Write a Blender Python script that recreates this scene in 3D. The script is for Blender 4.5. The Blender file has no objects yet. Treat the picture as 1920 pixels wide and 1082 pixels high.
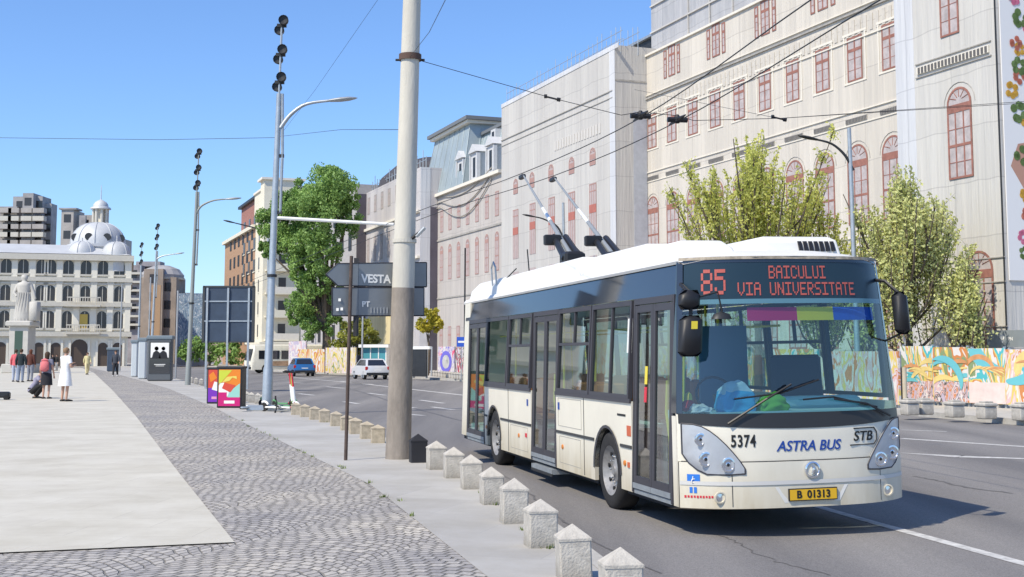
import bpy, bmesh, math, random
from math import sin, cos, pi, radians as R, sqrt, atan2
from mathutils import Vector, Matrix
random.seed(7)
C = bpy.context.scene.collection

# ------------------------------------------------------------ camera, sky, sun, exposure
F = 2350.0; HY = 664.0; PY = 442.0; H = 1.66; ROAD = -0.15
PITCH = math.atan((HY - PY) / F)
cd = bpy.data.cameras.new('camera'); cam = bpy.data.objects.new('camera', cd); C.objects.link(cam)
bpy.context.scene.camera = cam
cd.sensor_fit = 'HORIZONTAL'; cd.sensor_width = 36.0; cd.lens = 36.0 * F / 1920
cd.shift_y = -(541 - PY) / 1920.0
cd.clip_start = 0.1; cd.clip_end = 3000
cam.location = (0, 0, H); cam.rotation_euler = (pi / 2 + PITCH, 0, 0)
W = bpy.data.worlds.new('World'); bpy.context.scene.world = W; W.use_nodes = True
nt = W.node_tree; nt.nodes.clear()
sky = nt.nodes.new('ShaderNodeTexSky'); sky.sky_type = 'NISHITA'; sky.sun_disc = False
SUN_EL = R(49); SDX, SDY = -1.0, -0.95
sky.sun_elevation = SUN_EL; sky.sun_rotation = atan2(SDX, SDY)
sky.air_density = 1.0; sky.dust_density = 0.4; sky.ozone_density = 3.0; sky.altitude = 0
bg = nt.nodes.new('ShaderNodeBackground'); bg.inputs['Strength'].default_value = 0.15
wo = nt.nodes.new('ShaderNodeOutputWorld')
tn = nt.nodes.new('ShaderNodeMix'); tn.data_type = 'RGBA'; tn.blend_type = 'MULTIPLY'; tn.inputs[0].default_value = 1; tn.inputs[7].default_value = (0.69, 0.85, 1.08, 1)
nt.links.new(sky.outputs[0], tn.inputs[6]); nt.links.new(tn.outputs[2], bg.inputs[0]); nt.links.new(bg.outputs[0], wo.inputs[0])
sl = bpy.data.lights.new('sun', 'SUN'); sl.energy = 4.1; sl.angle = R(0.5); sl.color = (1.0, 0.91, 0.745)
so = bpy.data.objects.new('sun', sl); C.objects.link(so)
_h = sqrt(SDX**2 + SDY**2)
sdir = Vector((SDX / _h * cos(SUN_EL), SDY / _h * cos(SUN_EL), sin(SUN_EL)))
so.rotation_euler = sdir.to_track_quat('Z', 'Y').to_euler()
vs = bpy.context.scene.view_settings
vs.view_transform = 'Standard'; vs.look = 'None'; vs.exposure = 0.3; vs.gamma = 1.0

# ------------------------------------------------------------ pixel to world
def ray(u, v):
    a = (u - 960) / F; b = -(v - PY) / F; c, s = cos(PITCH), sin(PITCH)
    y = c - b * s; z = s + b * c
    return a / y, z / y
def P(u, v, Y):
    a, z = ray(u, v); return Vector((a * Y, Y, H + z * Y))
def G(u, v, z=0.0):
    a, s = ray(u, v); Y = (z - H) / s; return Vector((a * Y, Y, z))
def hz(v, Y): return H + ray(960, v)[1] * Y

# ------------------------------------------------------------ materials
MT = {}
def mat(name, col, rough=0.7, metal=0.0, var=0.0, vs=3.0, bump=0.0, bs=30.0, stretch=(1, 1, 1), col2=None, spec=0.4, emit=None, em=0.0, dirt=0.0):
    if name in MT: return MT[name]
    m = bpy.data.materials.new(name); m.use_nodes = True; MT[name] = m
    n = m.node_tree.nodes; l = m.node_tree.links
    p = n['Principled BSDF']; p.inputs['Base Color'].default_value = (*col, 1)
    p.inputs['Roughness'].default_value = rough; p.inputs['Metallic'].default_value = metal
    p.inputs['Specular IOR Level'].default_value = spec
    if emit: p.inputs['Emission Color'].default_value = (*emit, 1); p.inputs['Emission Strength'].default_value = em
    if var or col2 or bump:
        tc = n.new('ShaderNodeTexCoord'); mp = n.new('ShaderNodeMapping'); mp.inputs['Scale'].default_value = stretch
        l.new(tc.outputs['Object'], mp.inputs[0])
    if var or col2:
        t = n.new('ShaderNodeTexNoise'); t.inputs['Scale'].default_value = vs; t.inputs['Detail'].default_value = 8; t.inputs['Roughness'].default_value = 0.65
        l.new(mp.outputs[0], t.inputs[0])
        cr = n.new('ShaderNodeValToRGB'); l.new(t.outputs[0], cr.inputs[0])
        c2 = col2 or tuple(c * (1 - var) for c in col); c1 = col if col2 else tuple(min(1, c * (1 + var)) for c in col)
        cr.color_ramp.elements[0].position = 0.32; cr.color_ramp.elements[1].position = 0.68
        cr.color_ramp.elements[0].color = (*c2, 1); cr.color_ramp.elements[1].color = (*c1, 1)
        l.new(cr.outputs[0], p.inputs['Base Color'])
    if bump:
        t2 = n.new('ShaderNodeTexNoise'); t2.inputs['Scale'].default_value = bs; t2.inputs['Detail'].default_value = 6
        l.new(mp.outputs[0], t2.inputs[0])
        b = n.new('ShaderNodeBump'); b.inputs['Strength'].default_value = bump; b.inputs['Distance'].default_value = 0.02
        l.new(t2.outputs[0], b.inputs['Height']); l.new(b.outputs[0], p.inputs['Normal'])
    return m
def glass(name, tint, refl=0.12, rough=0.02, mx=.9):
    mxv = mx
    m = bpy.data.materials.new(name); m.use_nodes = True; MT[name] = m
    n = m.node_tree.nodes; l = m.node_tree.links; n.clear()
    o = n.new('ShaderNodeOutputMaterial'); mx = n.new('ShaderNodeMixShader'); t = n.new('ShaderNodeBsdfTransparent'); g = n.new('ShaderNodeBsdfGlossy')
    t.inputs[0].default_value = (*tint, 1); g.inputs['Roughness'].default_value = rough
    f = n.new('ShaderNodeLayerWeight'); f.inputs[0].default_value = 0.35
    mr = n.new('ShaderNodeMapRange'); mr.inputs['To Min'].default_value = refl; mr.inputs['To Max'].default_value = mxv
    l.new(f.outputs['Fresnel'], mr.inputs[0]); l.new(mr.outputs[0], mx.inputs[0]); l.new(t.outputs[0], mx.inputs[1]); l.new(g.outputs[0], mx.inputs[2]); l.new(mx.outputs[0], o.inputs[0])
    return m

# ------------------------------------------------------------ mesh collector
class MB:
    def __init__(s): s.v = []; s.f = []; s.m = []; s.mats = []
    def mi(s, m):
        if m not in s.mats: s.mats.append(m)
        return s.mats.index(m)
    def add(s, vs_, fs, m):
        o = len(s.v); k = s.mi(m); s.v += [tuple(v) for v in vs_]
        s.f += [tuple(i + o for i in f) for f in fs]; s.m += [k] * len(fs); return s
    def box(s, x0, x1, y0, y1, z0, z1, m, c=0.0):
        if c <= 0:
            v = [(x, y, z) for z in (z0, z1) for x, y in ((x0, y0), (x1, y0), (x1, y1), (x0, y1))]
            return s.add(v, [(3, 2, 1, 0), (4, 5, 6, 7), (0, 1, 5, 4), (1, 2, 6, 5), (2, 3, 7, 6), (3, 0, 4, 7)], m)
        pts = [(x0 + c, y0), (x1 - c, y0), (x1, y0 + c), (x1, y1 - c), (x1 - c, y1), (x0 + c, y1), (x0, y1 - c), (x0, y0 + c)]
        cx, cy = (x0 + x1) / 2, (y0 + y1) / 2
        def ins(p): return (p[0] + (c if p[0] < cx else -c) * (1 if abs(p[0] - cx) > abs(x1 - x0) / 2 - c * 1.01 else 0), p[1] + (c if p[1] < cy else -c) * (1 if abs(p[1] - cy) > abs(y1 - y0) / 2 - c * 1.01 else 0))
        rings = [([ins(p) for p in pts], z0), (pts, z0 + c), (pts, z1 - c), ([ins(p) for p in pts], z1)]
        v = [(p[0], p[1], z) for r, z in rings for p in r]
        f = [tuple(range(7, -1, -1)), tuple(range(24, 32))]
        for r in range(3):
            for i in range(8): f.append((r * 8 + i, r * 8 + (i + 1) % 8, r * 8 + 8 + (i + 1) % 8, r * 8 + 8 + i))
        return s.add(v, f, m)
    def tube(s, pts, rad, m, n=8, cap=True, flat=1.0):
        pts = [Vector(p) for p in pts]
        if not isinstance(rad, (list, tuple)): rad = [rad] * len(pts)
        v = []; fs = []; up = None
        for i, p in enumerate(pts):
            d = (pts[min(i + 1, len(pts) - 1)] - pts[max(i - 1, 0)]).normalized()
            if up is None: up = Vector((0, 0, 1)) if abs(d.z) < 0.9 else Vector((0, 1, 0))
            a = d.cross(up).normalized(); b = a.cross(d).normalized(); up = b
            for k in range(n):
                t = 2 * pi * k / n; v.append(p + a * cos(t) * rad[i] + b * sin(t) * rad[i] * flat)
        for i in range(len(pts) - 1):
            for k in range(n): fs.append((i * n + k, i * n + (k + 1) % n, (i + 1) * n + (k + 1) % n, (i + 1) * n + k))
        if cap: fs.append(tuple(range(n - 1, -1, -1))); fs.append(tuple((len(pts) - 1) * n + k for k in range(n)))
        return s.add(v, fs, m)
    def lathe(s, prof, m, n=16, c=(0, 0, 0), sx=1.0, sy=1.0, ax='z', cap=True):
        v = []; fs = []
        for r, z in prof:
            for k in range(n):
                t = 2 * pi * k / n; a, b = r * cos(t) * sx, r * sin(t) * sy
                p = (a, b, z) if ax == 'z' else ((z, a, b) if ax == 'x' else (b, z, a))
                v.append((p[0] + c[0], p[1] + c[1], p[2] + c[2]))
        for i in range(len(prof) - 1):
            for k in range(n): fs.append((i * n + k, i * n + (k + 1) % n, (i + 1) * n + (k + 1) % n, (i + 1) * n + k))
        if cap and prof[0][0] > 1e-4: fs.append(tuple(range(n - 1, -1, -1)))
        if cap and prof[-1][0] > 1e-4: fs.append(tuple((len(prof) - 1) * n + k for k in range(n)))
        return s.add(v, fs, m)
    def prism(s, poly, fn, a, b, m):
        n = len(poly); v = [fn(p, a) for p in poly] + [fn(p, b) for p in poly]
        fs = [tuple(range(n - 1, -1, -1)), tuple(range(n, 2 * n))] + [(i, (i + 1) % n, n + (i + 1) % n, n + i) for i in range(n)]
        return s.add(v, fs, m)
    def build(s, name, parent=None, loc=(0, 0, 0), rz=0.0, smooth=0, label=None, weld=False):
        me = bpy.data.meshes.new(name); me.from_pydata(s.v, [], s.f)
        for m in s.mats: me.materials.append(m)
        me.polygons.foreach_set('material_index', s.m)
        bm = bmesh.new(); bm.from_mesh(me)
        if weld: bmesh.ops.remove_doubles(bm, verts=bm.verts, dist=1e-4)
        bmesh.ops.recalc_face_normals(bm, faces=bm.faces) if len(s.f) < 6000 else None
        bm.to_mesh(me); bm.free()
        if smooth:
            me.polygons.foreach_set('use_smooth', [True] * len(me.polygons)); me.set_sharp_from_angle(angle=R(smooth))
        me.update()
        o = bpy.data.objects.new(name, me); C.objects.link(o); o.location = loc; o.rotation_euler = (0, 0, rz)
        if parent: o.parent = parent
        if label: o['label'] = label
        return o
def tag(o, label, cat, group=None, kind=None):
    o['label'] = label; o['category'] = cat
    if group: o['group'] = group
    if kind: o['kind'] = kind
    return o
def thing(name, label, cat, loc=(0, 0, 0), rz=0.0, group=None):
    o = bpy.data.objects.new(name, None); C.objects.link(o); o.location = loc; o.rotation_euler = (0, 0, rz); o.empty_display_size = 0.2
    return tag(o, label, cat, group)
def struct(o): o['kind'] = 'structure'; return o
def dup(root, loc, rz, label, scale=None):
    r = root.copy(); C.objects.link(r); r.location = loc; r.rotation_euler = (0, 0, rz); r['label'] = label
    if scale: r.scale = (scale,) * 3
    for ch in list(root.children):
        c = ch.copy(); C.objects.link(c); c.parent = r
        for g in ch.children:
            d = g.copy(); C.objects.link(d); d.parent = c
    return r
def text_obj(name, body, size, m, parent, loc, rot, bold=0.0, shear=0.0, ext=0.002, sx=1.0, align='CENTER', space=1.0):
    cu = bpy.data.curves.new('t', 'FONT'); cu.body = body; cu.size = size; cu.align_x = align; cu.align_y = 'CENTER'
    cu.offset = bold; cu.shear = shear; cu.extrude = ext; cu.space_character = space
    tmp = bpy.data.objects.new('t', cu); C.objects.link(tmp)
    dg = bpy.context.evaluated_depsgraph_get(); dg.update()
    me = bpy.data.meshes.new_from_object(tmp.evaluated_get(dg)); bpy.data.objects.remove(tmp)
    me.materials.clear(); me.materials.append(m)
    o = bpy.data.objects.new(name, me); C.objects.link(o); o.parent = parent; o.location = loc; o.rotation_euler = rot; o.scale = (sx, 1, 1)
    return o
ORD = ['first', 'second', 'third', 'fourth', 'fifth', 'sixth', 'seventh', 'eighth', 'ninth', 'tenth', 'eleventh', 'twelfth', 'thirteenth', 'fourteenth', 'fifteenth', 'sixteenth', 'seventeenth', 'eighteenth', 'nineteenth', 'twentieth', 'twenty-first', 'twenty-second', 'twenty-third', 'twenty-fourth', 'twenty-fifth', 'twenty-sixth', 'twenty-seventh', 'twenty-eighth', 'twenty-ninth', 'thirtieth']

def add_dirt(m, z0, z1, dc):
    n = m.node_tree.nodes; l = m.node_tree.links; p = n['Principled BSDF']; old = p.inputs['Base Color'].links[0].from_socket
    tc = n.new('ShaderNodeTexCoord'); sp = n.new('ShaderNodeSeparateXYZ'); l.new(tc.outputs['Object'], sp.inputs[0]); mp = n.new('ShaderNodeMapping'); mp.inputs['Scale'].default_value = (3, 3, .7); l.new(tc.outputs['Object'], mp.inputs[0])
    t = n.new('ShaderNodeTexNoise'); t.inputs['Scale'].default_value = 2.2; t.inputs['Detail'].default_value = 8; l.new(mp.outputs[0], t.inputs[0])
    mr = n.new('ShaderNodeMapRange'); mr.inputs['From Min'].default_value = z0; mr.inputs['From Max'].default_value = z1; mr.inputs['To Min'].default_value = 1; mr.inputs['To Max'].default_value = 0; l.new(sp.outputs[2], mr.inputs[0])
    mu = n.new('ShaderNodeMath'); mu.operation = 'MULTIPLY'; l.new(mr.outputs[0], mu.inputs[0]); l.new(t.outputs[0], mu.inputs[1])
    mx = n.new('ShaderNodeMix'); mx.data_type = 'RGBA'; l.new(mu.outputs[0], mx.inputs[0]); l.new(old, mx.inputs[6]); mx.inputs[7].default_value = (*dc, 1); l.new(mx.outputs[2], p.inputs['Base Color'])
# common materials
M_steel = mat('galvanised_steel', (0.42, 0.45, 0.47), 0.45, 0.6, var=0.12, vs=6)
M_dark = mat('dark_metal', (0.035, 0.037, 0.04), 0.5, 0.3, var=0.2)
M_black = mat('black_plastic', (0.018, 0.018, 0.02), 0.45)
M_rubber = mat('rubber', (0.022, 0.021, 0.021), 0.85, var=0.3, vs=10)
M_white = mat('white_paint', (0.8, 0.79, 0.75), 0.4, var=0.04)
M_stone = mat('bollard_stone', (0.46, 0.43, 0.38), 0.9, var=0.2, vs=9, bump=0.5, bs=60)
add_dirt(M_stone, -.02, .16, (.16, .14, .11))
M_conc = mat('kerb_concrete', (0.42, 0.40, 0.36), 0.9, var=0.15, vs=4, bump=0.3)
M_wire = mat('wire_black', (0.02, 0.022, 0.025), 0.6)
M_trunk = mat('bark', (0.12, 0.095, 0.07), 0.95, var=0.3, vs=8, bump=0.8, bs=20, stretch=(3, 3, 0.5))
# ------------------------------------------------------------ ground, pavements, road
def interp(tab, y):
    if y <= tab[0][1]: a, b = tab[0], tab[1]
    elif y >= tab[-1][1]: a, b = tab[-2], tab[-1]
    else:
        for i in range(len(tab) - 1):
            if tab[i][1] <= y <= tab[i + 1][1]: a, b = tab[i], tab[i + 1]; break
    t = (y - a[1]) / (b[1] - a[1]); return a[0] + (b[0] - a[0]) * t
BOL = [(1168, 1160), (1078, 1090), (1014, 1028), (963, 983), (922, 947), (884, 918), (850, 897), (817, 881), (783, 868)]
BOLF = [(707, 831), (686, 823), (665, 814), (648, 807), (628, 799), (607, 792), (588, 787), (570, 782), (553, 778)]
BOLG = [(492, 759), (482, 757), (470, 755), (460, 753)]
KT = [(1.55, 2.0)] + [(G(*p).x + 0.42, G(*p).y + 0.1) for p in BOL + BOLF + BOLG] + [(-17.0, 68.4), (-36, 125), (-90, 300)]
KT.sort(key=lambda p: p[1])
ST = [(0.9, 2.0), (-0.12, 9.33), (-1.79, 16.2), (-3.82, 22.4), (-5.86, 28.7), (-9.68, 40.6), (-16.6, 61), (-34, 108), (-92, 260)]
PT = [(-2.45, 11.27), (-4.76, 18.06), (-9.99, 33.63), (-18.74, 59.11), (-38.08, 114.7), (-92, 260)]
FT = [(19.5, 6.0), (13.06, 31.98), (11.69, 37.64), (5.2, 58), (-3.19, 83.4), (-11.48, 103.74), (-20.69, 121.5), (-33, 150), (-86, 300)]
def strip(name, fl, fr, y0, y1, z, m, n=90, kx=1, thick=0):
    b = MB(); vs_ = []; fs = []
    for i in range(n + 1):
        y = y0 + (y1 - y0) * (i / n) ** 1.6
        a, c = fl(y), fr(y)
        for k in range(kx + 1): vs_.append((a + (c - a) * k / kx, y, z))
    for i in range(n):
        for k in range(kx): q = i * (kx + 1) + k; fs.append((q, q + 1, q + kx + 2, q + kx + 1))
    b.add(vs_, fs, m); return b.build(name)
kx_ = lambda y: interp(KT, y)
sx_ = lambda y: interp(ST, y)
px_ = lambda y: interp(PT, y)
fx_ = lambda y: interp(FT, y)

def node_mat(name):
    m = bpy.data.materials.new(name); m.use_nodes = True; return m, m.node_tree.nodes, m.node_tree.links, m.node_tree.nodes['Principled BSDF']
# cobbles laid in fan arcs
def cobble_mat():
    m, n, l, p = node_mat('fan_cobbles')
    def mth(op, a, b=None, c=None):
        q = n.new('ShaderNodeMath'); q.operation = op
        for i, x in enumerate((a, b, c)):
            if x is None: continue
            if isinstance(x, (int, float)): q.inputs[i].default_value = x
            else: l.new(x, q.inputs[i])
        return q.outputs[0]
    tc = n.new('ShaderNodeTexCoord'); mp = n.new('ShaderNodeMapping'); mp.inputs['Rotation'].default_value = (0, 0, 0.35); l.new(tc.outputs['Object'], mp.inputs[0])
    nz = n.new('ShaderNodeTexNoise'); nz.inputs['Scale'].default_value = 1.3; l.new(mp.outputs[0], nz.inputs[0])
    sp = n.new('ShaderNodeSeparateXYZ'); l.new(mp.outputs[0], sp.inputs[0])
    nx = mth('MULTIPLY_ADD', nz.outputs[0], 0.20, sp.outputs[0]); ny = mth('MULTIPLY_ADD', nz.outputs[0], 0.26, sp.outputs[1])
    Wd = 1.5; Rr = 0.95
    u = mth('SUBTRACT', mth('PINGPONG', mth('ADD', nx, 100 * Wd), Wd / 2), 0.0)
    u2 = mth('SUBTRACT', mth('FLOORED_MODULO', nx, Wd), Wd / 2)
    yy = mth('SUBTRACT', ny, mth('SQRT', mth('SUBTRACT', Rr * Rr, mth('MULTIPLY', u2, u2))))
    ang = mth('MULTIPLY', mth('ARCSINE', mth('DIVIDE', u2, Rr)), Rr)
    cb = n.new('ShaderNodeCombineXYZ'); l.new(ang, cb.inputs[0]); l.new(yy, cb.inputs[1])
    br = n.new('ShaderNodeTexBrick'); br.offset = 0.5; l.new(cb.outputs[0], br.inputs[0])
    br.inputs['Scale'].default_value = 1.0; br.inputs['Brick Width'].default_value = 0.125; br.inputs['Row Height'].default_value = 0.13
    br.inputs['Mortar Size'].default_value = 0.014; br.inputs['Mortar Smooth'].default_value = 0.6; br.inputs['Bias'].default_value = 0.0
    br.inputs['Color1'].default_value = (0.50, 0.475, 0.435, 1); br.inputs['Color2'].default_value = (0.33, 0.315, 0.305, 1); br.inputs['Mortar'].default_value = (0.22, 0.205, 0.18, 1)
    n2 = n.new('ShaderNodeTexNoise'); n2.inputs['Scale'].default_value = 0.55; n2.inputs['Detail'].default_value = 7; l.new(tc.outputs['Object'], n2.inputs[0])
    cr = n.new('ShaderNodeValToRGB'); l.new(n2.outputs[0], cr.inputs[0]); cr.color_ramp.elements[0].position = 0.35; cr.color_ramp.elements[1].position = 0.7
    cr.color_ramp.elements[0].color = (0.84, 0.83, 0.84, 1); cr.color_ramp.elements[1].color = (1.14, 1.10, 1.02, 1)
    mx = n.new('ShaderNodeMix'); mx.data_type = 'RGBA'; mx.blend_type = 'MULTIPLY'; mx.inputs[0].default_value = 1
    l.new(br.outputs[0], mx.inputs[6]); l.new(cr.outputs[0], mx.inputs[7]); l.new(mx.outputs[2], p.inputs['Base Color'])
    n3 = n.new('ShaderNodeTexNoise'); n3.inputs['Scale'].default_value = 14; l.new(tc.outputs['Object'], n3.inputs[0])
    hh = mth('MULTIPLY_ADD', n3.outputs[0], 0.7, mth('SUBTRACT', 1.0, br.outputs['Fac']))
    b = n.new('ShaderNodeBump'); b.inputs['Strength'].default_value = 0.9; b.inputs['Distance'].default_value = 0.03; l.new(hh, b.inputs['Height']); l.new(b.outputs[0], p.inputs['Normal'])
    p.inputs['Roughness'].default_value = 0.8; return m
def slab_mat(name, c1, c2, w, h, mort, rot=0.0, vs=1.2, ms=0.006):
    m, n, l, p = node_mat(name)
    tc = n.new('ShaderNodeTexCoord'); mp = n.new('ShaderNodeMapping'); mp.inputs['Rotation'].default_value = (0, 0, rot); l.new(tc.outputs['Object'], mp.inputs[0])
    br = n.new('ShaderNodeTexBrick'); l.new(mp.outputs[0], br.inputs[0]); br.inputs['Scale'].default_value = 1
    br.inputs['Brick Width'].default_value = w; br.inputs['Row Height'].default_value = h; br.inputs['Mortar Size'].default_value = ms; br.inputs['Mortar Smooth'].default_value = 0.3
    br.inputs['Color1'].default_value = (*c1, 1); br.inputs['Color2'].default_value = (*c2, 1); br.inputs['Mortar'].default_value = (*mort, 1)
    t = n.new('ShaderNodeTexNoise'); t.inputs['Scale'].default_value = vs; t.inputs['Detail'].default_value = 9; t.inputs['Roughness'].default_value = 0.7
    l.new(mp.outputs[0], t.inputs[0])
    cr = n.new('ShaderNodeValToRGB'); l.new(t.outputs[0], cr.inputs[0]); cr.color_ramp.elements[0].position = 0.36; cr.color_ramp.elements[1].position = 0.62
    cr.color_ramp.elements[0].color = (0.88, 0.865, 0.83, 1); cr.color_ramp.elements[1].color = (1.05, 1.05, 1.05, 1)
    mx = n.new('ShaderNodeMix'); mx.data_type = 'RGBA'; mx.blend_type = 'MULTIPLY'; mx.inputs[0].default_value = 1
    l.new(br.outputs[0], mx.inputs[6]); l.new(cr.outputs[0], mx.inputs[7]); l.new(mx.outputs[2], p.inputs['Base Color']); p.inputs['Roughness'].default_value = 0.75
    b = n.new('ShaderNodeBump'); b.inputs['Strength'].default_value = 0.15; b.inputs['Distance'].default_value = 0.01; l.new(t.outputs[0], b.inputs['Height']); l.new(b.outputs[0], p.inputs['Normal'])
    return m
M_cob = cobble_mat()
M_slab = slab_mat('grey_slabs', (0.445, 0.43, 0.40), (0.40, 0.385, 0.36), 1.9, 1.25, (0.36, 0.35, 0.34), 0.3, 0.8)
M_plat = slab_mat('pale_stone_slabs', (0.57, 0.54, 0.46), (0.54, 0.51, 0.435), 1.2, 0.6, (0.46, 0.43, 0.37), 0.06, 0.9, 0.005)
def asphalt():
    m, n, l, p = node_mat('asphalt')
    tc = n.new('ShaderNodeTexCoord')
    def noise(sc, st, d=6):
        mp = n.new('ShaderNodeMapping'); mp.inputs['Scale'].default_value = st; mp.inputs['Rotation'].default_value = (0, 0, -0.28); l.new(tc.outputs['Object'], mp.inputs[0])
        t = n.new('ShaderNodeTexNoise'); t.inputs['Scale'].default_value = sc; t.inputs['Detail'].default_value = d; l.new(mp.outputs[0], t.inputs[0]); return t.outputs[0]
    a = noise(0.9, (1, 0.05, 1), 9); b_ = noise(90, (1, 1, 1), 3)
    r1 = n.new('ShaderNodeValToRGB'); l.new(a, r1.inputs[0]); r1.color_ramp.elements[0].position = 0.35; r1.color_ramp.elements[1].position = 0.7
    r1.color_ramp.elements[0].color = (0.14, 0.135, 0.135, 1); r1.color_ramp.elements[1].color = (0.23, 0.22, 0.212, 1)
    r2 = n.new('ShaderNodeValToRGB'); l.new(b_, r2.inputs[0]); r2.color_ramp.elements[0].position = 0.3; r2.color_ramp.elements[1].position = 0.75
    r2.color_ramp.elements[0].color = (0.7, 0.7, 0.7, 1); r2.color_ramp.elements[1].color = (1.45, 1.42, 1.4, 1)
    mx = n.new('ShaderNodeMix'); mx.data_type = 'RGBA'; mx.blend_type = 'MULTIPLY'; mx.inputs[0].default_value = 1
    l.new(r1.outputs[0], mx.inputs[6]); l.new(r2.outputs[0], mx.inputs[7]); l.new(mx.outputs[2], p.inputs['Base Color']); p.inputs['Roughness'].default_value = 0.85
    b = n.new('ShaderNodeBump'); b.inputs['Strength'].default_value = 0.4; b.inputs['Distance'].default_value = 0.01; l.new(b_, b.inputs['Height']); l.new(b.outputs[0], p.inputs['Normal'])
    return m
M_asph = asphalt()
g = MB(); g.add([(-900, -60, -0.2), (900, -60, -0.2), (900, 1800, -0.2), (-900, 1800, -0.2)], [(0, 1, 2, 3)], mat('earth', (0.16, 0.15, 0.14), 0.9, var=0.2, vs=0.1)); struct(g.build('ground'))
struct(strip('road', lambda y: kx_(y) - 0.05, lambda y: fx_(y) + 0.05, -8, 300, ROAD, M_asph, 120, 3))
struct(strip('pavement', lambda y: sx_(y), kx_, 2, 300, 0.0, M_slab, 120, 2))
struct(strip('cobbled_path', lambda y: -160, lambda y: sx_(y) + .5, 2, 260, -0.004, M_cob, 120, 1))
# pale stone platform of the square
b = MB(); vs_ = []; fs = []
ys = [11.27 + (150 - 11.27) * (i / 40) ** 1.5 for i in range(41)]
for i, y in enumerate(ys):
    for x in ([-60 - y, px_(y)]):
        yy = y - (0.61 / 1.9) * 0 
        if i == 0: yy = 11.27 - (-2.45 - x) * 0.32 if x > -8 else 11.27 - (-2.45 - x) * 0.32
        if i == 0 and x < -8: x = -14; yy = 11.27 - 0.32 * 11.55
        vs_.append((x, yy, 0.008))
for i in range(40): fs.append((2 * i, 2 * i + 1, 2 * i + 3, 2 * i + 2))
b.add(vs_, fs, M_plat); struct(b.build('square_paving'))
# kerbs
def kerb(name, fn, side, y0, y1, w=0.16, ztop=0.004):
    b = MB(); vs_ = []; fs = []; n = 100
    for i in range(n + 1):
        y = y0 + (y1 - y0) * (i / n) ** 1.6; x = fn(y)
        vs_ += [(x - side * w, y, ztop), (x, y, ztop), (x, y, ROAD - 0.02), (x - side * w, y, ROAD - 0.02)]
    for i in range(n):
        for k in range(3): fs.append((4 * i + k, 4 * i + k + 1, 4 * i + k + 5, 4 * i + k + 4))
    b.add(vs_, fs, M_conc); return struct(b.build(name))
kerb('kerb', kx_, 1, 1, 290)
kerb('kerb', fx_, -1, 4, 290)
M_fpav = mat('far_pavement', (0.46, 0.43, 0.38), 0.9, var=0.12, vs=1.0)
struct(strip('far_pavement', lambda y: fx_(y) + 0.1, lambda y: fx_(y) + 60, -4, 300, 0.0, M_fpav, 80, 1))
# road markings
M_mark = mat('road_paint', (0.68, 0.67, 0.64), 0.7, col2=(.36, .35, .34), vs=9)
def marking(p0, p1, w0, w1=None, n=1):
    w1 = w0 if w1 is None else w1
    a, c = G(*p0, ROAD + 0.004), G(*p1, ROAD + 0.004); d = (c - a).normalized(); q = Vector((-d.y, d.x, 0))
    b = MB(); b.add([a + q * w0 / 2, a - q * w0 / 2, c - q * w1 / 2, c + q * w1 / 2], [(0, 1, 2, 3)], M_mark); return struct(b.build('road_marking'))
for p0, p1, w in [((1420, 917), (1643, 981), .13), ((1643, 981), (1980, 1073), .14), ((1690, 822), (1990, 842), .22), ((1690, 806), (1775, 809), .12), ((640, 715), (869, 741), .25),
                  ((551, 708), (700, 721), .22), ((787, 750), (832, 756), .2), ((767, 777), (795, 779), .2), ((540, 717), (570, 718.5), .25),
                  ((612, 725), (645, 728), .25), ((645, 753), (672, 757), .2), ((560, 738), (588, 741), .25), ((748, 762), (778, 765), .2), ((690, 737), (722, 741), .22), ((870, 741), (1000, 757), .22), ((810, 763), (850, 768), .2)]:
    marking(p0, p1, w)
M_tar = mat('tar_seam', (.11, .105, .105), .6, var=.3, vs=8)
for p0, p1, w in (((1230, 1075), (930, 890), .03), ((1900, 925), (1700, 893), .06), ((1560, 1078), (1320, 1000), .02), ((870, 790), (650, 728), .08)):
    a, c = G(*p0, ROAD + 0.003), G(*p1, ROAD + 0.003); d = (c - a); rr_ = random.Random(int(p0[0])); q = Vector((-d.y, d.x, 0)).normalized(); b = MB(); vs_ = []
    for i in range(25):
        t = i / 24; m_ = a + d * t + q * (rr_.gauss(0, .02) + .1 * sin(t * 5)); ww = w * rr_.uniform(.5, 1.2); vs_ += [m_ + q * ww / 2, m_ - q * ww / 2]
    b.add(vs_, [(2 * i, 2 * i + 1, 2 * i + 3, 2 * i + 2) for i in range(24)], M_tar); struct(b.build('road_seam'))
marking((1690, 849), (1800, 856), .05, .38); marking((1800, 856), (1990, 862), .38, .1)
# manhole cover
# ------------------------------------------------------------ bollards
def bollard(w=0.25, h=0.42, cap=0.10):
    b = MB(); b.box(-w / 2, w / 2, -w / 2, w / 2, -0.02, h - cap, M_stone, 0.012)
    e = w / 2 + 0.004; b.add([(-e, -e, h - cap), (e, -e, h - cap), (e, e, h - cap), (-e, e, h - cap), (0, 0, h), (-e, -e, h - cap - .02), (e, -e, h - cap - .02), (e, e, h - cap - .02), (-e, e, h - cap - .02)],
        [(0, 1, 4), (1, 2, 4), (2, 3, 4), (3, 0, 4), (0, 5, 6, 1), (1, 6, 7, 2), (2, 7, 8, 3), (3, 8, 5, 0)], M_stone)
    return b
b0 = None; k = 0
near = [(u, v, 0.405) for u, v in BOL]; far = [(u, v, 0.34) for u, v in BOLF]; far2 = [(u, v, 0.36) for u, v in BOLG] + [(376, 722, .36), (366, 720, .36), (357, 718, .36)]
M_stone2 = mat('weathered_stone', (0.42, 0.36, 0.27), 0.95, var=0.25, vs=9, bump=0.5, bs=60)
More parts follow.
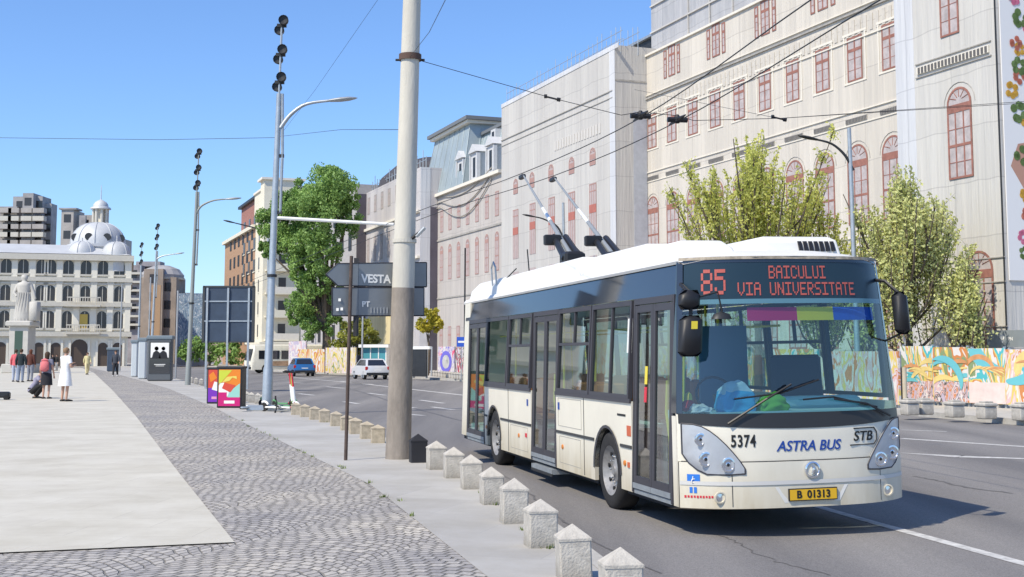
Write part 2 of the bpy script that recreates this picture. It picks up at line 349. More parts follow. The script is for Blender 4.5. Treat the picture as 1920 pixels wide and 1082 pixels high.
for (u, v, hh) in near + far + far2:
    if u in (376, 366, 357): lab = {376: 'small pale bollard just right of the second lamp column foot', 366: 'small pale bollard right next to the foot of far lamp column', 357: 'small pale bollard farthest along the left kerb'}[u]
    else: lab = ORD[k] + ' pointed stone bollard on the left kerb, counted from camera'
    gpos = G(u, v); gpos.y += 0.13
    if b0 is None: b0 = bollard().build('bollard'); o = b0
    else: o = b0.copy(); C.objects.link(o)
    if hh < 0.4:
        if hh == .34:
            if k == len(near): 
                bb = bollard(0.26, 0.42, 0.08); bb.mats = [M_stone2]; t_ = bb.build('bollard'); md = t_.data; bpy.data.objects.remove(t_)
            o.data = md
        o.scale = (0.85, 0.85, hh / 0.42)
        if hh == .34: o.scale = (0.98, 0.98, hh / 0.42)
    if hh > .4: o.scale = (random.uniform(.95, 1.06), random.uniform(.95, 1.06), random.uniform(.95, 1.04))
    o.location = gpos; o.rotation_euler = (random.uniform(-.035, .035), random.uniform(-.035, .035), 0.12 + 0.1 * min(1, gpos.y / 25) + random.uniform(-.05, .05))
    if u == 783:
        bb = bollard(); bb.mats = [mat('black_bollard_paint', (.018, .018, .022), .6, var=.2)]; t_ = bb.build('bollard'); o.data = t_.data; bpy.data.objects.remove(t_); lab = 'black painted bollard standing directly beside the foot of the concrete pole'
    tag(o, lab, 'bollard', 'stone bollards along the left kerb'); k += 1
# low wide blocks on the far pavement
blk = None
for i, (u, v) in enumerate([(1706, 777), (1733, 776), (1790, 781), (1850, 784), (1917, 787)]):
    p = G(u, v); 
    if blk is None:
        b = MB(); b.box(-.19, .19, -.19, .19, -.02, .3, M_stone, 0.02); b.box(-.22, .22, -.22, .22, .3, .4, M_stone, 0.03); b.box(-.13, .13, -.13, .13, .4, .44, M_stone, .01); blk = b.build('bollard'); o = blk
    else: o = blk.copy(); C.objects.link(o)
    o.location = p; o.rotation_euler = (0, 0, 0.25)
    tag(o, ORD[i] + ' squat capped bollard along the far kerb, counted from the bus to the right', 'bollard', 'squat bollards on the far kerb')
for i in range(12):
    u = 812 + i * 5; p = G(u, 712 - (870 - u) * .12)
    o = blk.copy(); C.objects.link(o); o.location = p; o.scale = (1, 1, 1)
    tag(o, 'tiny pale bollard under the purple mural by the bus rear', 'bollard', 'tiny bollards under the far mural')
# weeds along the paving joints and between the bollards
b = MB(); rr = random.Random(77); M_weed = mat('weed_green', (.14, .19, .04), .8, var=.3, vs=20)
for k in range(38):
    y = 4.5 + 30 * rr.random() ** 1.5; x = (sx_(y) if rr.random() < .6 else kx_(y) - .38) + rr.gauss(0, .05); n_ = rr.randint(4, 12)
    for j in range(n_):
        a = rr.random() * 6.28; r_ = rr.uniform(.01, .06); h_ = rr.uniform(.02, .055); c = Vector((x + r_ * cos(a), y + r_ * sin(a), 0.0)); d = Vector((-sin(a), cos(a), 0)) * .008
        b.add([c - d, c + d, c + Vector((cos(a) * .02, sin(a) * .02, h_))], [(0, 1, 2)], M_weed)
o = b.build('weeds'); tag(o, 'small green weeds growing in the paving joints along the cobbles and kerb', 'weeds', None, 'stuff')
# ------------------------------------------------------------ facade frames
FA, FB, FD = 35.1, 0.38, 1.07
def WZ(u, d=0): return (FA - FD * d) / ((u - 960) / F + FB)
FR = atan2(0.935, -0.355)
def wpt(u, d=0):
    Z = WZ(u, d); return Vector(((u - 960) / F * Z, Z, 0))
class Fac:
    def __init__(s, name, label, ul, ur, d, cat='building', group=None):
        s.d = d; s.o = wpt(ur, d); s.root = thing(name, label, cat, s.o, FR, group); s.L = (wpt(ul, d) - s.o).length
    def s_(s, u): return (wpt(u, s.d) - s.o).length * (1 if WZ(u, s.d) >= s.o.y else -1)
    def h_(s, u, v): return hz(v, WZ(u, s.d))
def win_rect(b, s, z0, w, h, mf, mp, y=0.03, cols=2, rows=4, transom=0.7):
    b.box(s - w / 2, s + w / 2, 0.004, y * .5, z0, z0 + h, mp)
    t = 0.07
    for x in (s - w / 2, s + w / 2 - t): b.box(x, x + t, 0.006, y, z0, z0 + h, mf)
    for z in (z0, z0 + h - t): b.box(s - w / 2 + t, s + w / 2 - t, 0.006, y - .002, z, z + t, mf)
    for c in range(1, cols): x = s - w / 2 + w * c / cols; b.box(x - .045, x + .045, 0.006, y - .004, z0 + t, z0 + h - t, mf)
    b.box(s - w / 2 + t, s + w / 2 - t, .006, y - .006, z0 + h * transom - .07, z0 + h * transom + .07, mf)
    for r in range(1, rows):
        z = z0 + h * r / rows
        if abs(z - z0 - h * transom) > .15: b.box(s - w / 2 + t, s + w / 2 - t, .006, y - .008, z - .012, z + .012, mf)
def win_arch(b, s, z0, w, h, mf, mp, y=0.03, cols=3):
    r = w / 2; zs = z0 + h - r; n = 12
    pts = [(s - r, z0), (s + r, z0)] + [(s + r * cos(pi * k / n), zs + r * sin(pi * k / n)) for k in range(n + 1)]
    b.prism(pts, lambda p, q: (p[0], q, p[1]), 0.004, y * .5, mp)
    t = 0.075
    for x in (s - r, s + r - t): b.box(x, x + t, .006, y, z0, zs, mf)
    b.box(s - r + t, s + r - t, .006, y - .002, z0, z0 + t, mf)
    for k in range(n):
        a0, a1 = pi * k / n, pi * (k + 1) / n
        b.prism([(s + r * cos(a0), zs + r * sin(a0)), (s + r * cos(a1), zs + r * sin(a1)), (s + (r - t) * cos(a1), zs + (r - t) * sin(a1)), (s + (r - t) * cos(a0), zs + (r - t) * sin(a0))], lambda p, q: (p[0], q, p[1]), .006, y, mf)
    for a in (30, 60, 90, 120, 150):
        a = R(a); c0 = .28 * r; b.tube([(s + c0 * cos(a), y * .6, zs + .1 + c0 * sin(a)), (s + (r - t) * cos(a), y * .6, zs + (r - t) * sin(a))], .018, mf, 4)
    b.box(s - r + t, s + r - t, .006, y - .003, zs - .28, zs + .02, mf)
    for c in range(1, cols): x = s - r + w * c / cols; b.box(x - .03, x + .03, .006, y - .005, z0 + t, zs - .28, mf)
    hh = zs - .28 - z0
    for q in (.25, .5, .75):
        tt = .05 if q == .5 else .014; b.box(s - r + t, s + r - t, .006, y - .007, z0 + hh * q - tt, z0 + hh * q + tt, mf)
def netting(name, c, c2, sc=0.5, st=(1, 1, 0.12)):
    # printed debris netting: hanging folds, shading painted in, faint scaffold lifts and panel seams
    m = mat(name, c, 0.9, var=0.08, vs=sc, bump=1.0, bs=1.6, stretch=st, col2=c2)
    n = m.node_tree.nodes; l = m.node_tree.links; p = n['Principled BSDF']
    old = p.inputs['Base Color'].links[0].from_socket
    tc = n.new('ShaderNodeTexCoord'); sp = n.new('ShaderNodeSeparateXYZ'); cb = n.new('ShaderNodeCombineXYZ'); l.new(tc.outputs['Object'], sp.inputs[0])
    wn = n.new('ShaderNodeTexNoise'); wn.inputs['Scale'].default_value = .5; l.new(tc.outputs['Object'], wn.inputs[0])
    ma = n.new('ShaderNodeMath'); ma.operation = 'MULTIPLY_ADD'; ma.inputs[1].default_value = .35; l.new(wn.outputs[0], ma.inputs[0]); l.new(sp.outputs[2], ma.inputs[2])
    mb = n.new('ShaderNodeMath'); mb.operation = 'MULTIPLY_ADD'; mb.inputs[1].default_value = .2; l.new(wn.outputs[0], mb.inputs[0]); l.new(sp.outputs[0], mb.inputs[2])
    l.new(mb.outputs[0], cb.inputs[0]); l.new(ma.outputs[0], cb.inputs[1])
    br = n.new('ShaderNodeTexBrick'); br.offset = 0; l.new(cb.outputs[0], br.inputs[0]); br.inputs['Scale'].default_value = 1; br.inputs['Brick Width'].default_value = 2.5; br.inputs['Row Height'].default_value = 2.0
    br.inputs['Mortar Size'].default_value = .035; br.inputs['Mortar Smooth'].default_value = 1.0; br.inputs['Color1'].default_value = (1, 1, 1, 1); br.inputs['Color2'].default_value = (.95, .95, .955, 1); br.inputs['Mortar'].default_value = (.74, .74, .75, 1)
    mq = n.new('ShaderNodeMapping'); mq.inputs['Scale'].default_value = (3.2, 3.2, .14); l.new(tc.outputs['Object'], mq.inputs[0])
    ns = n.new('ShaderNodeTexNoise'); ns.inputs['Scale'].default_value = 1.0; ns.inputs['Detail'].default_value = 8; ns.inputs['Roughness'].default_value = .6; l.new(mq.outputs[0], ns.inputs[0])
    bq = n.new('ShaderNodeBump'); bq.inputs['Strength'].default_value = .7; bq.inputs['Distance'].default_value = .12; l.new(ns.outputs[0], bq.inputs['Height']); l.new(p.inputs['Normal'].links[0].from_socket, bq.inputs['Normal']); l.new(bq.outputs[0], p.inputs['Normal'])
    cr = n.new('ShaderNodeValToRGB'); l.new(ns.outputs[0], cr.inputs[0]); cr.color_ramp.elements[0].position = .3; cr.color_ramp.elements[1].position = .7; cr.color_ramp.elements[0].color = (.89, .89, .90, 1); cr.color_ramp.elements[1].color = (1.04, 1.03, 1.02, 1)
    m1 = n.new('ShaderNodeMix'); m1.data_type = 'RGBA'; m1.blend_type = 'MULTIPLY'; m1.inputs[0].default_value = 1; l.new(old, m1.inputs[6]); l.new(br.outputs[0], m1.inputs[7])
    m2 = n.new('ShaderNodeMix'); m2.data_type = 'RGBA'; m2.blend_type = 'MULTIPLY'; m2.inputs[0].default_value = 1; l.new(m1.outputs[2], m2.inputs[6]); l.new(cr.outputs[0], m2.inputs[7])
    l.new(m2.outputs[2], p.inputs['Base Color']); return m
M_netC = netting('netting_cream', (0.68, 0.63, 0.55), (0.56, 0.52, 0.455))
M_netB = netting('netting_pale', (0.60, 0.58, 0.54), (0.50, 0.48, 0.45))
M_netW = netting('netting_white', (0.66, 0.67, 0.69), (0.57, 0.575, 0.59))
M_netA = netting('netting_rose', (0.56, 0.52, 0.475), (0.46, 0.425, 0.395))
M_netG = netting('netting_grey', (0.50, 0.50, 0.51), (0.36, 0.37, 0.39), 0.8, (1, 1, .3))
M_red = mat('window_red', (0.30, 0.135, 0.105), 0.8, var=0.25, vs=4)
M_redF = mat('window_red_faded', (0.40, 0.24, 0.21), 0.85, var=0.1)
M_pane = mat('printed_pane', (0.44, 0.39, 0.385), 0.8, var=0.25, vs=2.5)
M_paneF = mat('printed_pane_faded', (0.43, 0.36, 0.35), 0.85, var=0.1)
M_line = mat('printed_line', (0.36, 0.34, 0.31), 0.9, var=.2)
M_dent = mat('printed_dentils', (0.12, 0.115, 0.115), 0.9)
M_trim = mat('printed_trim', (0.72, 0.67, 0.58), 0.9, var=.05)
def printed(o_, root): pass
# ---- building C: long cream facade
FC = Fac('draped_building', 'long cream facade wrapped in printed netting with red windows, behind the budding trees', 1218, 1700, 0)
b = MB(); Ls = FC.L; hC = 19.0
b.box(-6, Ls + 1.5, -14, 0, 0, hC, M_netC); b.build('wall', FC.root)
s1226 = FC.s_(1226); s1682 = FC.s_(1682.5); stp = (s1226 - s1682) / 9
for i in range(-1, 10):
    s = s1682 + stp * i
    if i >= 0:
        b = MB(); win_rect(b, s, hz(283, 71.2) + .15, 1.04, 1.95, M_red, M_pane); b.build('window', FC.root)
        b = MB(); b.box(s - .78, s - .70, .003, .035, hz(283, 71.2) + .05, hz(283, 71.2) + 2.25, M_trim); b.box(s + .70, s + .78, .003, .035, hz(283, 71.2) + .05, hz(283, 71.2) + 2.25, M_trim); b.box(s - .84, s + .84, .003, .04, hz(283, 71.2) + 2.2, hz(283, 71.2) + 2.3, M_trim); b.box(s - .7, s + .7, .003, .03, hz(283, 71.2) + .05, hz(283, 71.2) + .13, M_trim); b.build('window_surround', FC.root)
    b = MB(); win_arch(b, s, 7.2, 1.42, 3.45, M_red, M_pane); b.build('window', FC.root)
    b = MB(); r_ = .86; zc = 7.2 + 3.45 - .71
    b.tube([(s + r_ * cos(pi * k / 10), .006, zc + r_ * sin(pi * k / 10)) for k in range(11)], .02, M_line, 4); b.build('arch_moulding', FC.root)
    b = MB(); win_arch(b, s, 1.9, 1.42, 3.2, M_red, M_pane); b.build('window', FC.root)
    b = MB(); b.box(s - .75, s + .75, .005, .04, 11.62, 11.82, M_line)
    for q in range(14): b.box(s - .72 + q * .105, s - .72 + q * .105 + .06, .04, .055, 11.64, 11.80, M_dent)
    b.build('dentil_strip', FC.root)
zc = 15.15
b = MB()
for z, t, y in [(12.05, .05, .06), (11.5, .04, .04), (16.35, .08, .1), (16.55, .04, .08), (15.2, .05, .06), (6.6, .06, .06), (hC - .12, .12, .12)]: b.box(-2, Ls + .4, .004, y, z, z + t, M_trim if z != 16.35 else M_line)
b.build('cornice', FC.root)
b = MB()
for q in range(int(Ls / .42)): b.box(q * .42, q * .42 + .2, .004, .03, 15.4, 16.1, mat('frieze_grey', (.55, .51, .45), .9, var=.1))
b.build('bracket_frieze', FC.root)
for u in (1265, 1350, 1445, 1556, 1672):
    s = FC.s_(u)
    for dx, w in ((-.78, .34), (0, .78), (.78, .34)):
        b = MB(); win_rect(b, s + dx, 17.15, w, 1.72 if w > .5 else 1.6, M_red, M_pane, cols=2 if w > .5 else 1); b.build('window', FC.root)
# grey set back scaffold storey above
b = MB(); b.box(-2, Ls + 1.2, -12, -.9, hC, 30, M_netG); b.build('scaffold_netting', FC.root)
b = MB()
for z in (20.6, 22.2, 23.8, 25.4): b.box(-2, Ls + 1.2, -.885, -.80, z, z + .08, M_netB)
for q in range(int(Ls / 2.4)): b.box(q * 2.4, q * 2.4 + .05, -.88, -.80, hC, 30, M_netB)
b.build('scaffold_frame', FC.root)
# ---- D right tower
FT_ = Fac('draped_tower_block', 'projecting bay under white netting with one tall red arched window, beside the flowered banner', 1692, 1887, 1.5)
LD = FT_.L
b = MB(); b.box(0, LD, -12, 0, 0, 22, netting('netting_bay', (0.63, 0.61, 0.57), (0.54, 0.52, 0.475))); b.build('wall', FT_.root)
b = MB(); b.box(LD - 1.1, LD + .002, -2, .012, 0, 22, M_netW); b.build('netting_edge', FT_.root)
sA = FT_.s_(1811); zt = FT_.h_(1811, 163); zb = FT_.h_(1811, 334); b = MB(); win_arch(b, sA, zb, 1.28, zt - zb, M_red, M_pane, y=.04); b.build('window', FT_.root)
b = MB(); b.tube([(sA + .82 * cos(pi * k / 10), .006, zt - .64 + .82 * sin(pi * k / 10)) for k in range(11)], .02, M_line, 4); b.build('arch_moulding', FT_.root)
s2 = FT_.s_(1798); b = MB(); win_rect(b, s2, FT_.h_(1798, 66), 1.0, 2.3, M_red, M_pane, y=.04); b.build('window', FT_.root)
b = MB(); win_arch(b, FT_.s_(1838), .9, 1.4, FT_.h_(1838, 470) - .9, M_red, M_pane, y=.04); b.build('window', FT_.root)
sd0, sd1 = FT_.s_(1872), FT_.s_(1734); zd = FT_.h_(1872, 92)
b = MB(); b.box(sd0, sd1, .004, .07, zd - .12, zd + .14, M_trim)
for z_ in (zd + .26, zd - .26): b.box(sd0 - .1, sd1 + .1, .004, .05, z_, z_ + .04, M_line)
q = sd0 + .05
while q < sd1 - .1: b.box(q, q + .11, .07, .09, zd - .1, zd + .12, M_dent); q += .19
b.build('dentil_strip', FT_.root)
b = MB()
for z_ in (2.6, 4.15, 5.0): b.box(-.02, LD - 1.15, .004, .05, z_, z_ + .035, M_line)
b.tube([(.02, .03, 0), (.02, .03, 22)], .03, M_dark, 6); b.build('netting_seam', FT_.root)
# flowered banner on the side face, towards the camera
b = MB(); b.box(-.06, -.012, -9, -.12, 4.2, 24, mat('banner_white', (0.72, 0.71, 0.70), 0.6)); bn = b.build('flower_banner', FT_.root, label='white banner with red and yellow flowers')
b = MB(); rr = random.Random(3)
fl = [mat('petal_red', (0.68, 0.24, 0.16), .6), mat('petal_pink', (0.8, 0.25, 0.4), .6), mat('petal_yellow', (0.8, 0.5, 0.08), .6), mat('leaf_print', (0.2, 0.3, 0.1), .6)]
for k in range(34):
    y_ = .02 - rr.random() * 1.3; z_ = 5 + k * .42 + rr.random() * .3; m_ = fl[k % 3] if k % 4 else fl[3]; R_ = rr.uniform(.15, .42); y_ -= .5
    for j in range(6): 
        a = j * pi / 3 + rr.random(); b.lathe([(0, -.066 - .002 * k / 3), (R_ * .38, -.066 - .002 * k / 3)], m_, 8, (0, y_ + R_ * .6 * cos(a), z_ + R_ * .6 * sin(a)), ax='x')
b.add([(-.062, -3.0, 7.2), (-.062, -.9, 7.4), (-.062, -.35, 8.2), (-.062, -.7, 9.0), (-.062, -3, 9.4)], [(0, 1, 2, 3, 4)], mat('banner_brown', (0.45, 0.25, 0.18), .6)); b.build('banner_print', bn)
# ---- B tarp block
FBk = Fac('draped_building', 'tall pale netting covered block with small arched windows and scaffold tubes on its roof', 940, 1156, 2.05)
LB = FBk.L; hB = FBk.h_(1156, 84)
b = MB(); b.box(0, LB, -14, 0, 0, hB, M_netB); b.build('wall', FBk.root)
b = MB(); b.box(-.02, .7, .004, .02, 0, hB, M_netW); b.box(-.5, LB, -.02, .035, hB - .25, hB + .03, M_netW); b.build('netting_edge', FBk.root)
b = MB(); b.box(-.03, -.005, -2.0, -1.15, 0, hB - 3.8, mat('side_shade_grey', (0.42, 0.43, 0.46), .9, var=.1)); b.box(-.03, -.005, -2.0, -.02, hB - 2.1, hB - 2.0, M_line); b.build('side_shade_strip', FBk.root)  # darker grey strip puts side face shade into colour; thin line above
b = MB()
for u, v in ((1113, 294), (1073, 311), (1034, 324), (998, 338), (967, 350)):
    s = FBk.s_(u); b = MB(); win_arch(b, s, FBk.h_(u, v) - .5, .82, 1.05, M_redF, M_paneF, cols=2); b.build('window', FBk.root)
for u, v in ((1113, 344), (1073, 360), (1035, 370), (999, 381), (967, 393)):
    s = FBk.s_(u); zt = FBk.h_(u, v)
    b = MB(); b.box(s - .5, s + .5, .004, .02, zt - 3.4, zt, M_paneF)
    for z_ in (0, -.42): b.box(s - .5, s + .5, .006, .03, zt + z_ - .07, zt + z_, M_redF)
    b.box(s - .5, s + .5, .006, .035, zt - 1.75, zt - 1.25, mat('red_valance', (.42, .15, .12), .85, var=.1))
    for x in (-.5, -.17, .15, .44): b.box(s + x, s + x + .05, .006, .028, zt - 3.4, zt, M_redF)
    b.build('window', FBk.root)
    b = MB(); b.box(s - .5, s + .5, .004, .025, zt - 6.6, zt - 4.3, M_paneF); b.build('window', FBk.root)
b = MB(); zL = FBk.h_(1150, 171)
b.box(0.3, LB, .004, .06, zL, zL + .05, M_line); b.box(0.3, LB, .004, .04, zL - .4, zL - .36, M_line)
n_ = 17
for k in range(n_): x_ = 2 + k * .42; b.box(x_, x_ + .25, .004, .03, zL - 2.2, zL - 1.6, mat('faint_letter', (.57, .54, .5), .9))
b.build('cornice', FBk.root)
sc = MB(); sd = MB(); rr = random.Random(5)
for k in range(30):
    x_ = k * LB / 29
    for y_ in (-.4, -1.5): sc.tube([(x_, y_, hB - .5), (x_, y_, hB + rr.uniform(.7, 1.35))], .022, M_steel, 5)
for z_ in (.35, .85):
    for y_ in (-.4, -1.5): sc.tube([(-.2, y_, hB + z_), (LB, y_, hB + z_)], .022, M_steel, 5)
sc.v_ = 0
sc.build('scaffolding', FBk.root)
# roof piece in front of the grey storey
b = MB(); b.box(-.3, 5, -7, -3.2, hB, hB + 1.1, M_dark); b.box(-.5, 5.4, -7.2, -3.0, hB + 1.1, hB + 1.25, M_steel); b.build('roof_hut', FBk.root)
# ---- A2 lower rose block + blue mansard
FA2 = Fac('mansard_building', 'rose netted block with a blue metal mansard roof and pedimented dormers', 811, 941, 0)
LA = FA2.L; hA = 15.4
b = MB(); b.box(0, LA, -12, 0, 0, hA, M_netA); b.build('wall', FA2.root)
b = MB()
for k in range(7):
    s = FA2.s_(932) + k * 2.33
    for z0, hh, kind in ((13.05 - 1.35 + .5, 1.9, 0), (8.0, 3.0, 1), (1.6, 2.4, 0)):
        b = MB()
        if kind: win_arch(b, s, z0, .85, hh, M_redF, M_paneF, cols=2)
        else: win_rect(b, s, z0, .8, hh, M_redF, M_paneF)
        b.build('window', FA2.root)
b = MB(); b.box(0, LA, .004, .08, 11.45, 11.6, M_line); b.box(0, LA, .004, .06, 6.4, 6.52, M_line); b.box(0, LA, .004, .3, hA, hA + .25, M_trim); b.build('cornice', FA2.root)
b = MB(); rr = random.Random(2)
for j in range(3):
    b.tube([(LA * .12 + LA * .8 * t, .06 + .02 * j, hA - .1 - j * .45 - sin(pi * min(1, t * 1.1)) * (.6 + .5 * j) + .8 * (1 - t) ** 2) for t in [i / 14 for i in range(15)]], .05, M_line, 5)
b.build('sagging_cable', FA2.root)
M_blue = mat('blue_sheet_metal', (0.33, 0.385, 0.405), 0.55, 0.2, var=0.12, vs=.6)
M_dorm = mat('dormer_white', (0.54, 0.545, 0.555), .8, var=.06)
b = MB(); b.add([(0, -.6, hA), (LA, -.6, hA), (LA, -12, hA), (0, -12, hA), (0, -2.0, hA + 4.6), (LA, -2.0, hA + 4.6), (LA, -12, hA + 4.6), (0, -12, hA + 4.6)],
    [(0, 1, 5, 4), (1, 2, 6, 5), (3, 0, 4, 7), (4, 5, 6, 7), (2, 3, 7, 6)], M_blue); b.box(-.2, LA + .2, -12, -1.75, hA + 4.6, hA + 4.85, mat('gutter_dark', (.16, .17, .18), .6)); 
for k in range(26): b.tube([(k * LA / 25, -.6, hA), (k * LA / 25, -1.98, hA + 4.55)], .03, M_blue, 4)
b.build('mansard_roof', FA2.root)
# taller pavilion at the far end
b = MB(); p0, p1 = FA2.s_(868), LA + 3.2
b.add([(p0, .1, hA), (p1, .1, hA), (p1, -8, hA), (p0, -8, hA), (p0 + .9, -.9, hA + 5.6), (p1 - .9, -.9, hA + 5.6), (p1 - .9, -8, hA + 5.6), (p0 + .9, -8, hA + 5.6)], [(0, 1, 5, 4), (1, 2, 6, 5), (3, 0, 4, 7), (4, 5, 6, 7)], M_blue)
for t in [i / 7 for i in range(8)]:
    b.tube([(p0, .08 - 8 * t, hA), (p0 + .9, -.9 - 7 * t, hA + 5.6)], .03, M_blue, 4)
    b.tube([(p0 + (p1 - p0) * t, .12, hA), (p0 + .9 + (p1 - p0 - 1.8) * t, -.88, hA + 5.6)], .03, M_blue, 4)
b.box(p0 + .5, p1 - .5, -8.2, -.5, hA + 5.6, hA + 5.85, M_trim); b.box(p0 + .2, p1 - .2, -8.4, -.3, hA + 5.85, hA + 6.15, MT['gutter_dark']); b.build('pavilion_roof', FA2.root)
for u in (858, 884, 915):
    s = FA2.s_(u); b = MB(); b.box(s - .75, s + .75, -2.2, -.2, hA + .3, hA + 2.6, M_dorm)
    b.prism([(s - 1.0, hA + 2.6), (s + 1.0, hA + 2.6), (s, hA + 3.3)], lambda p, q: (p[0], q, p[1]), -2.2, 0, M_dorm)
    b.box(s - .28, s + .28, -.21, -.18, hA + .6, hA + 2.2, M_black); b.box(s - .95, s - .78, -.4, -.1, hA + .3, hA + 2.5, M_dorm); b.box(s + .78, s + .95, -.4, -.1, hA + .3, hA + 2.5, M_dorm); b.build('dormer', FA2.root)
for u in (893, 927):
    s = FA2.s_(u); b = MB(); b.box(s - .55, s + .55, -2.4, -1.4, hA + 3.3, hA + 4.4, M_dorm); b.box(s - .25, s + .25, -1.41, -1.38, hA + 3.5, hA + 4.2, M_black); b.build('dormer', FA2.root)
# ---- A1 white-grey netted block
M_shade = mat('side_wall_shaded', (0.10, 0.09, 0.11), .9, var=.2, vs=.4)  # dark netting tone with the shade of the side walls painted in
FA1 = Fac('draped_building', 'grey white netted block partly hidden by the concrete pole, with a dark side wall', 683, 787, 1.6)
L1 = FA1.L; h1 = FA1.h_(787, 292)
M_net1 = netting('netting_ash', (0.60, 0.57, 0.55), (0.46, 0.44, 0.45))
b = MB(); b.box(0, L1, -14, 0, 0, h1 - 1.0, M_net1); b.build('wall', FA1.root)
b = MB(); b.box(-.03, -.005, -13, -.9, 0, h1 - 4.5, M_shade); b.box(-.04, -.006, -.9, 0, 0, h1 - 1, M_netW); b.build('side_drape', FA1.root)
for z0, hh in ((h1 - 3.3, 1.7), (h1 - 8.2, 2.5), (h1 - 12.6, 2.2), (h1 - 16, 2.0)):
    for k in range(9):
        s = 2.6 + k * 2.6
        if s < L1 - 1: b = MB(); win_rect(b, s, z0, .85, hh, M_line, M_paneF); b.build('window', FA1.root)
b = MB(); b.box(0, L1, .004, .25, h1 - 5.0, h1 - 4.75, M_trim); b.box(0, L1, .004, .25, h1 - 9, h1 - 8.8, M_trim); b.build('cornice', FA1.root)
b = MB(); rr = random.Random(8)
for k in range(22):
    x_ = k * L1 / 21; b.tube([(x_, -.5, h1 - 1.0), (x_, -.5, h1 + rr.uniform(-.2, .7))], .04, M_steel, 5); 
b.tube([(0, -.5, h1 - .3), (L1, -.5, h1 - .3)], .04, M_steel, 5); b.build('scaffolding', FA1.root)
b = MB(); b.lathe([(5.5, 0), (5.2, 1.0), (3.6, 2.4), (1.2, 3.2), (0, 3.3)], mat('dark_roof_metal', (.07, .065, .07), .7, var=.2), 20, (L1 - 5, -5.6, h1 - 1.0)); b.build('roof_dome', FA1.root)
# yellow printed lower storey
b = MB(); b.box(2, L1 - 2, .01, .1, 2.6, 7.2, mat('yellow_drape', (.62, .52, .30), .9, var=.15, vs=.6, stretch=(2, 1, .1))); b.build('printed_drape', FA1.root)
# ---- E behind tree end wall painted dark for its shade
FE = Fac('apartment_building', 'grey block with a dark side wall mostly hidden behind the big green tree', 565, 667, 2.6)
hE = FE.h_(667, 345)
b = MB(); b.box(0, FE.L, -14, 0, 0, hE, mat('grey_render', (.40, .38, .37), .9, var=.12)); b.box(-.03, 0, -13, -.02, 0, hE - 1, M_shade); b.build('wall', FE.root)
for r_ in range(5):
    for k in range(int((FE.L - 3) / 3.6)): b = MB(); b.box(2 + k * 3.6, 3.3 + k * 3.6, 0.003, .05, 3 + r_ * 3.1, 4.8 + r_ * 3.1, M_dark); b.build('window', FE.root)
# ---- cream interwar tower block
M_win0 = mat('far_window', (.09, .085, .08), .3)
M_cream = mat('cream_render', (.72, .67, .54), .85, var=.07, vs=.5)
FF = Fac('apartment_building', 'tall cream interwar block with stacked balconies, left of the big tree', 474, 498, 4)
hF = FF.h_(498, 350)
b = MB(); b.box(0, FF.L, -9, 0, 0, hF, M_cream); b.box(-.5, 2.5, -4.5, .5, 0, hF + .9, M_cream); b.build('wall', FF.root)
b = MB(); b.box(-.8, 3, -5, .9, hF + .9, hF + 1.2, M_trim); b.box(-.3, FF.L, -9.2, .2, hF, hF + .3, M_trim); b.build('roof_edge', FF.root)
for r_ in range(int((hF - 5) / 3.1)):
    z_ = 4 + r_ * 3.1
    for k in range(4): b = MB(); b.box(4.5 + k * 4.6, 6.0 + k * 4.6, .004, .08, z_, z_ + 1.7, M_win0); b.box(4.3 + k * 4.6, 6.2 + k * 4.6, .08, .12, z_ - .15, z_, M_cream); b.build('window', FF.root)
    for k in range(2): b = MB(); b.box(-.03, .02, -6.0 - k * 1.9, -5.1 - k * 1.9, z_, z_ + 1.6, M_win0); b.build('window', FF.root)
    b = MB(); b.box(-.53, -.49, -2.6, -1.6, z_, z_ + 1.7, M_win0); b.build('window', FF.root)
    b = MB(); b.box(-1.5, -.51, -4.3, .2, z_ - .6, z_ - .4, M_cream); b.box(-1.5, -1.42, -4.3, .2, z_ - .4, z_ + .4, M_cream if r_ % 2 else M_trim); b.build('balcony', FF.root)
b = MB(); b.box(-1.8, FF.L, -9, 1.0, 3.0, 3.3, M_cream); b.box(-.54, -.5, -4.2, .4, 0.1, 2.8, M_win0); b.build('shop_front', FF.root)
# ---- orange-brown building
M_or = mat('ochre_brick', (.42, .26, .16), .9, var=.12)
FG = Fac('apartment_building', 'ochre brown block with a slanting parapet at the far end of the street', 420, 477, 4)
hG = FG.h_(450, 443)
b = MB(); b.box(0, FG.L, -16, 0, 0, hG, M_or); b.build('wall', FG.root)
b = MB(); b.box(-.1, FG.L + .2, -15, .5, hG, hG + .5, M_cream); b.build('cornice', FG.root)
b = MB(); b.box(0, FG.L - 9, -15, -1.2, hG + .5, hG + 5, mat('attic_red', (.33, .16, .13), .9, var=.1)); b.box(-.5, FG.L - 8.5, -15.5, -.7, hG + 5, hG + 5.4, M_dark); b.build('attic', FG.root)
for r_ in range(6):
    for k in range(int((FG.L - 3) / 4.2)): b = MB(); b.box(2 + k * 4.2, 3.6 + k * 4.2, .004, .06, 3 + r_ * 3.0, 4.7 + r_ * 3.0, M_dark); b.build('window', FG.root)
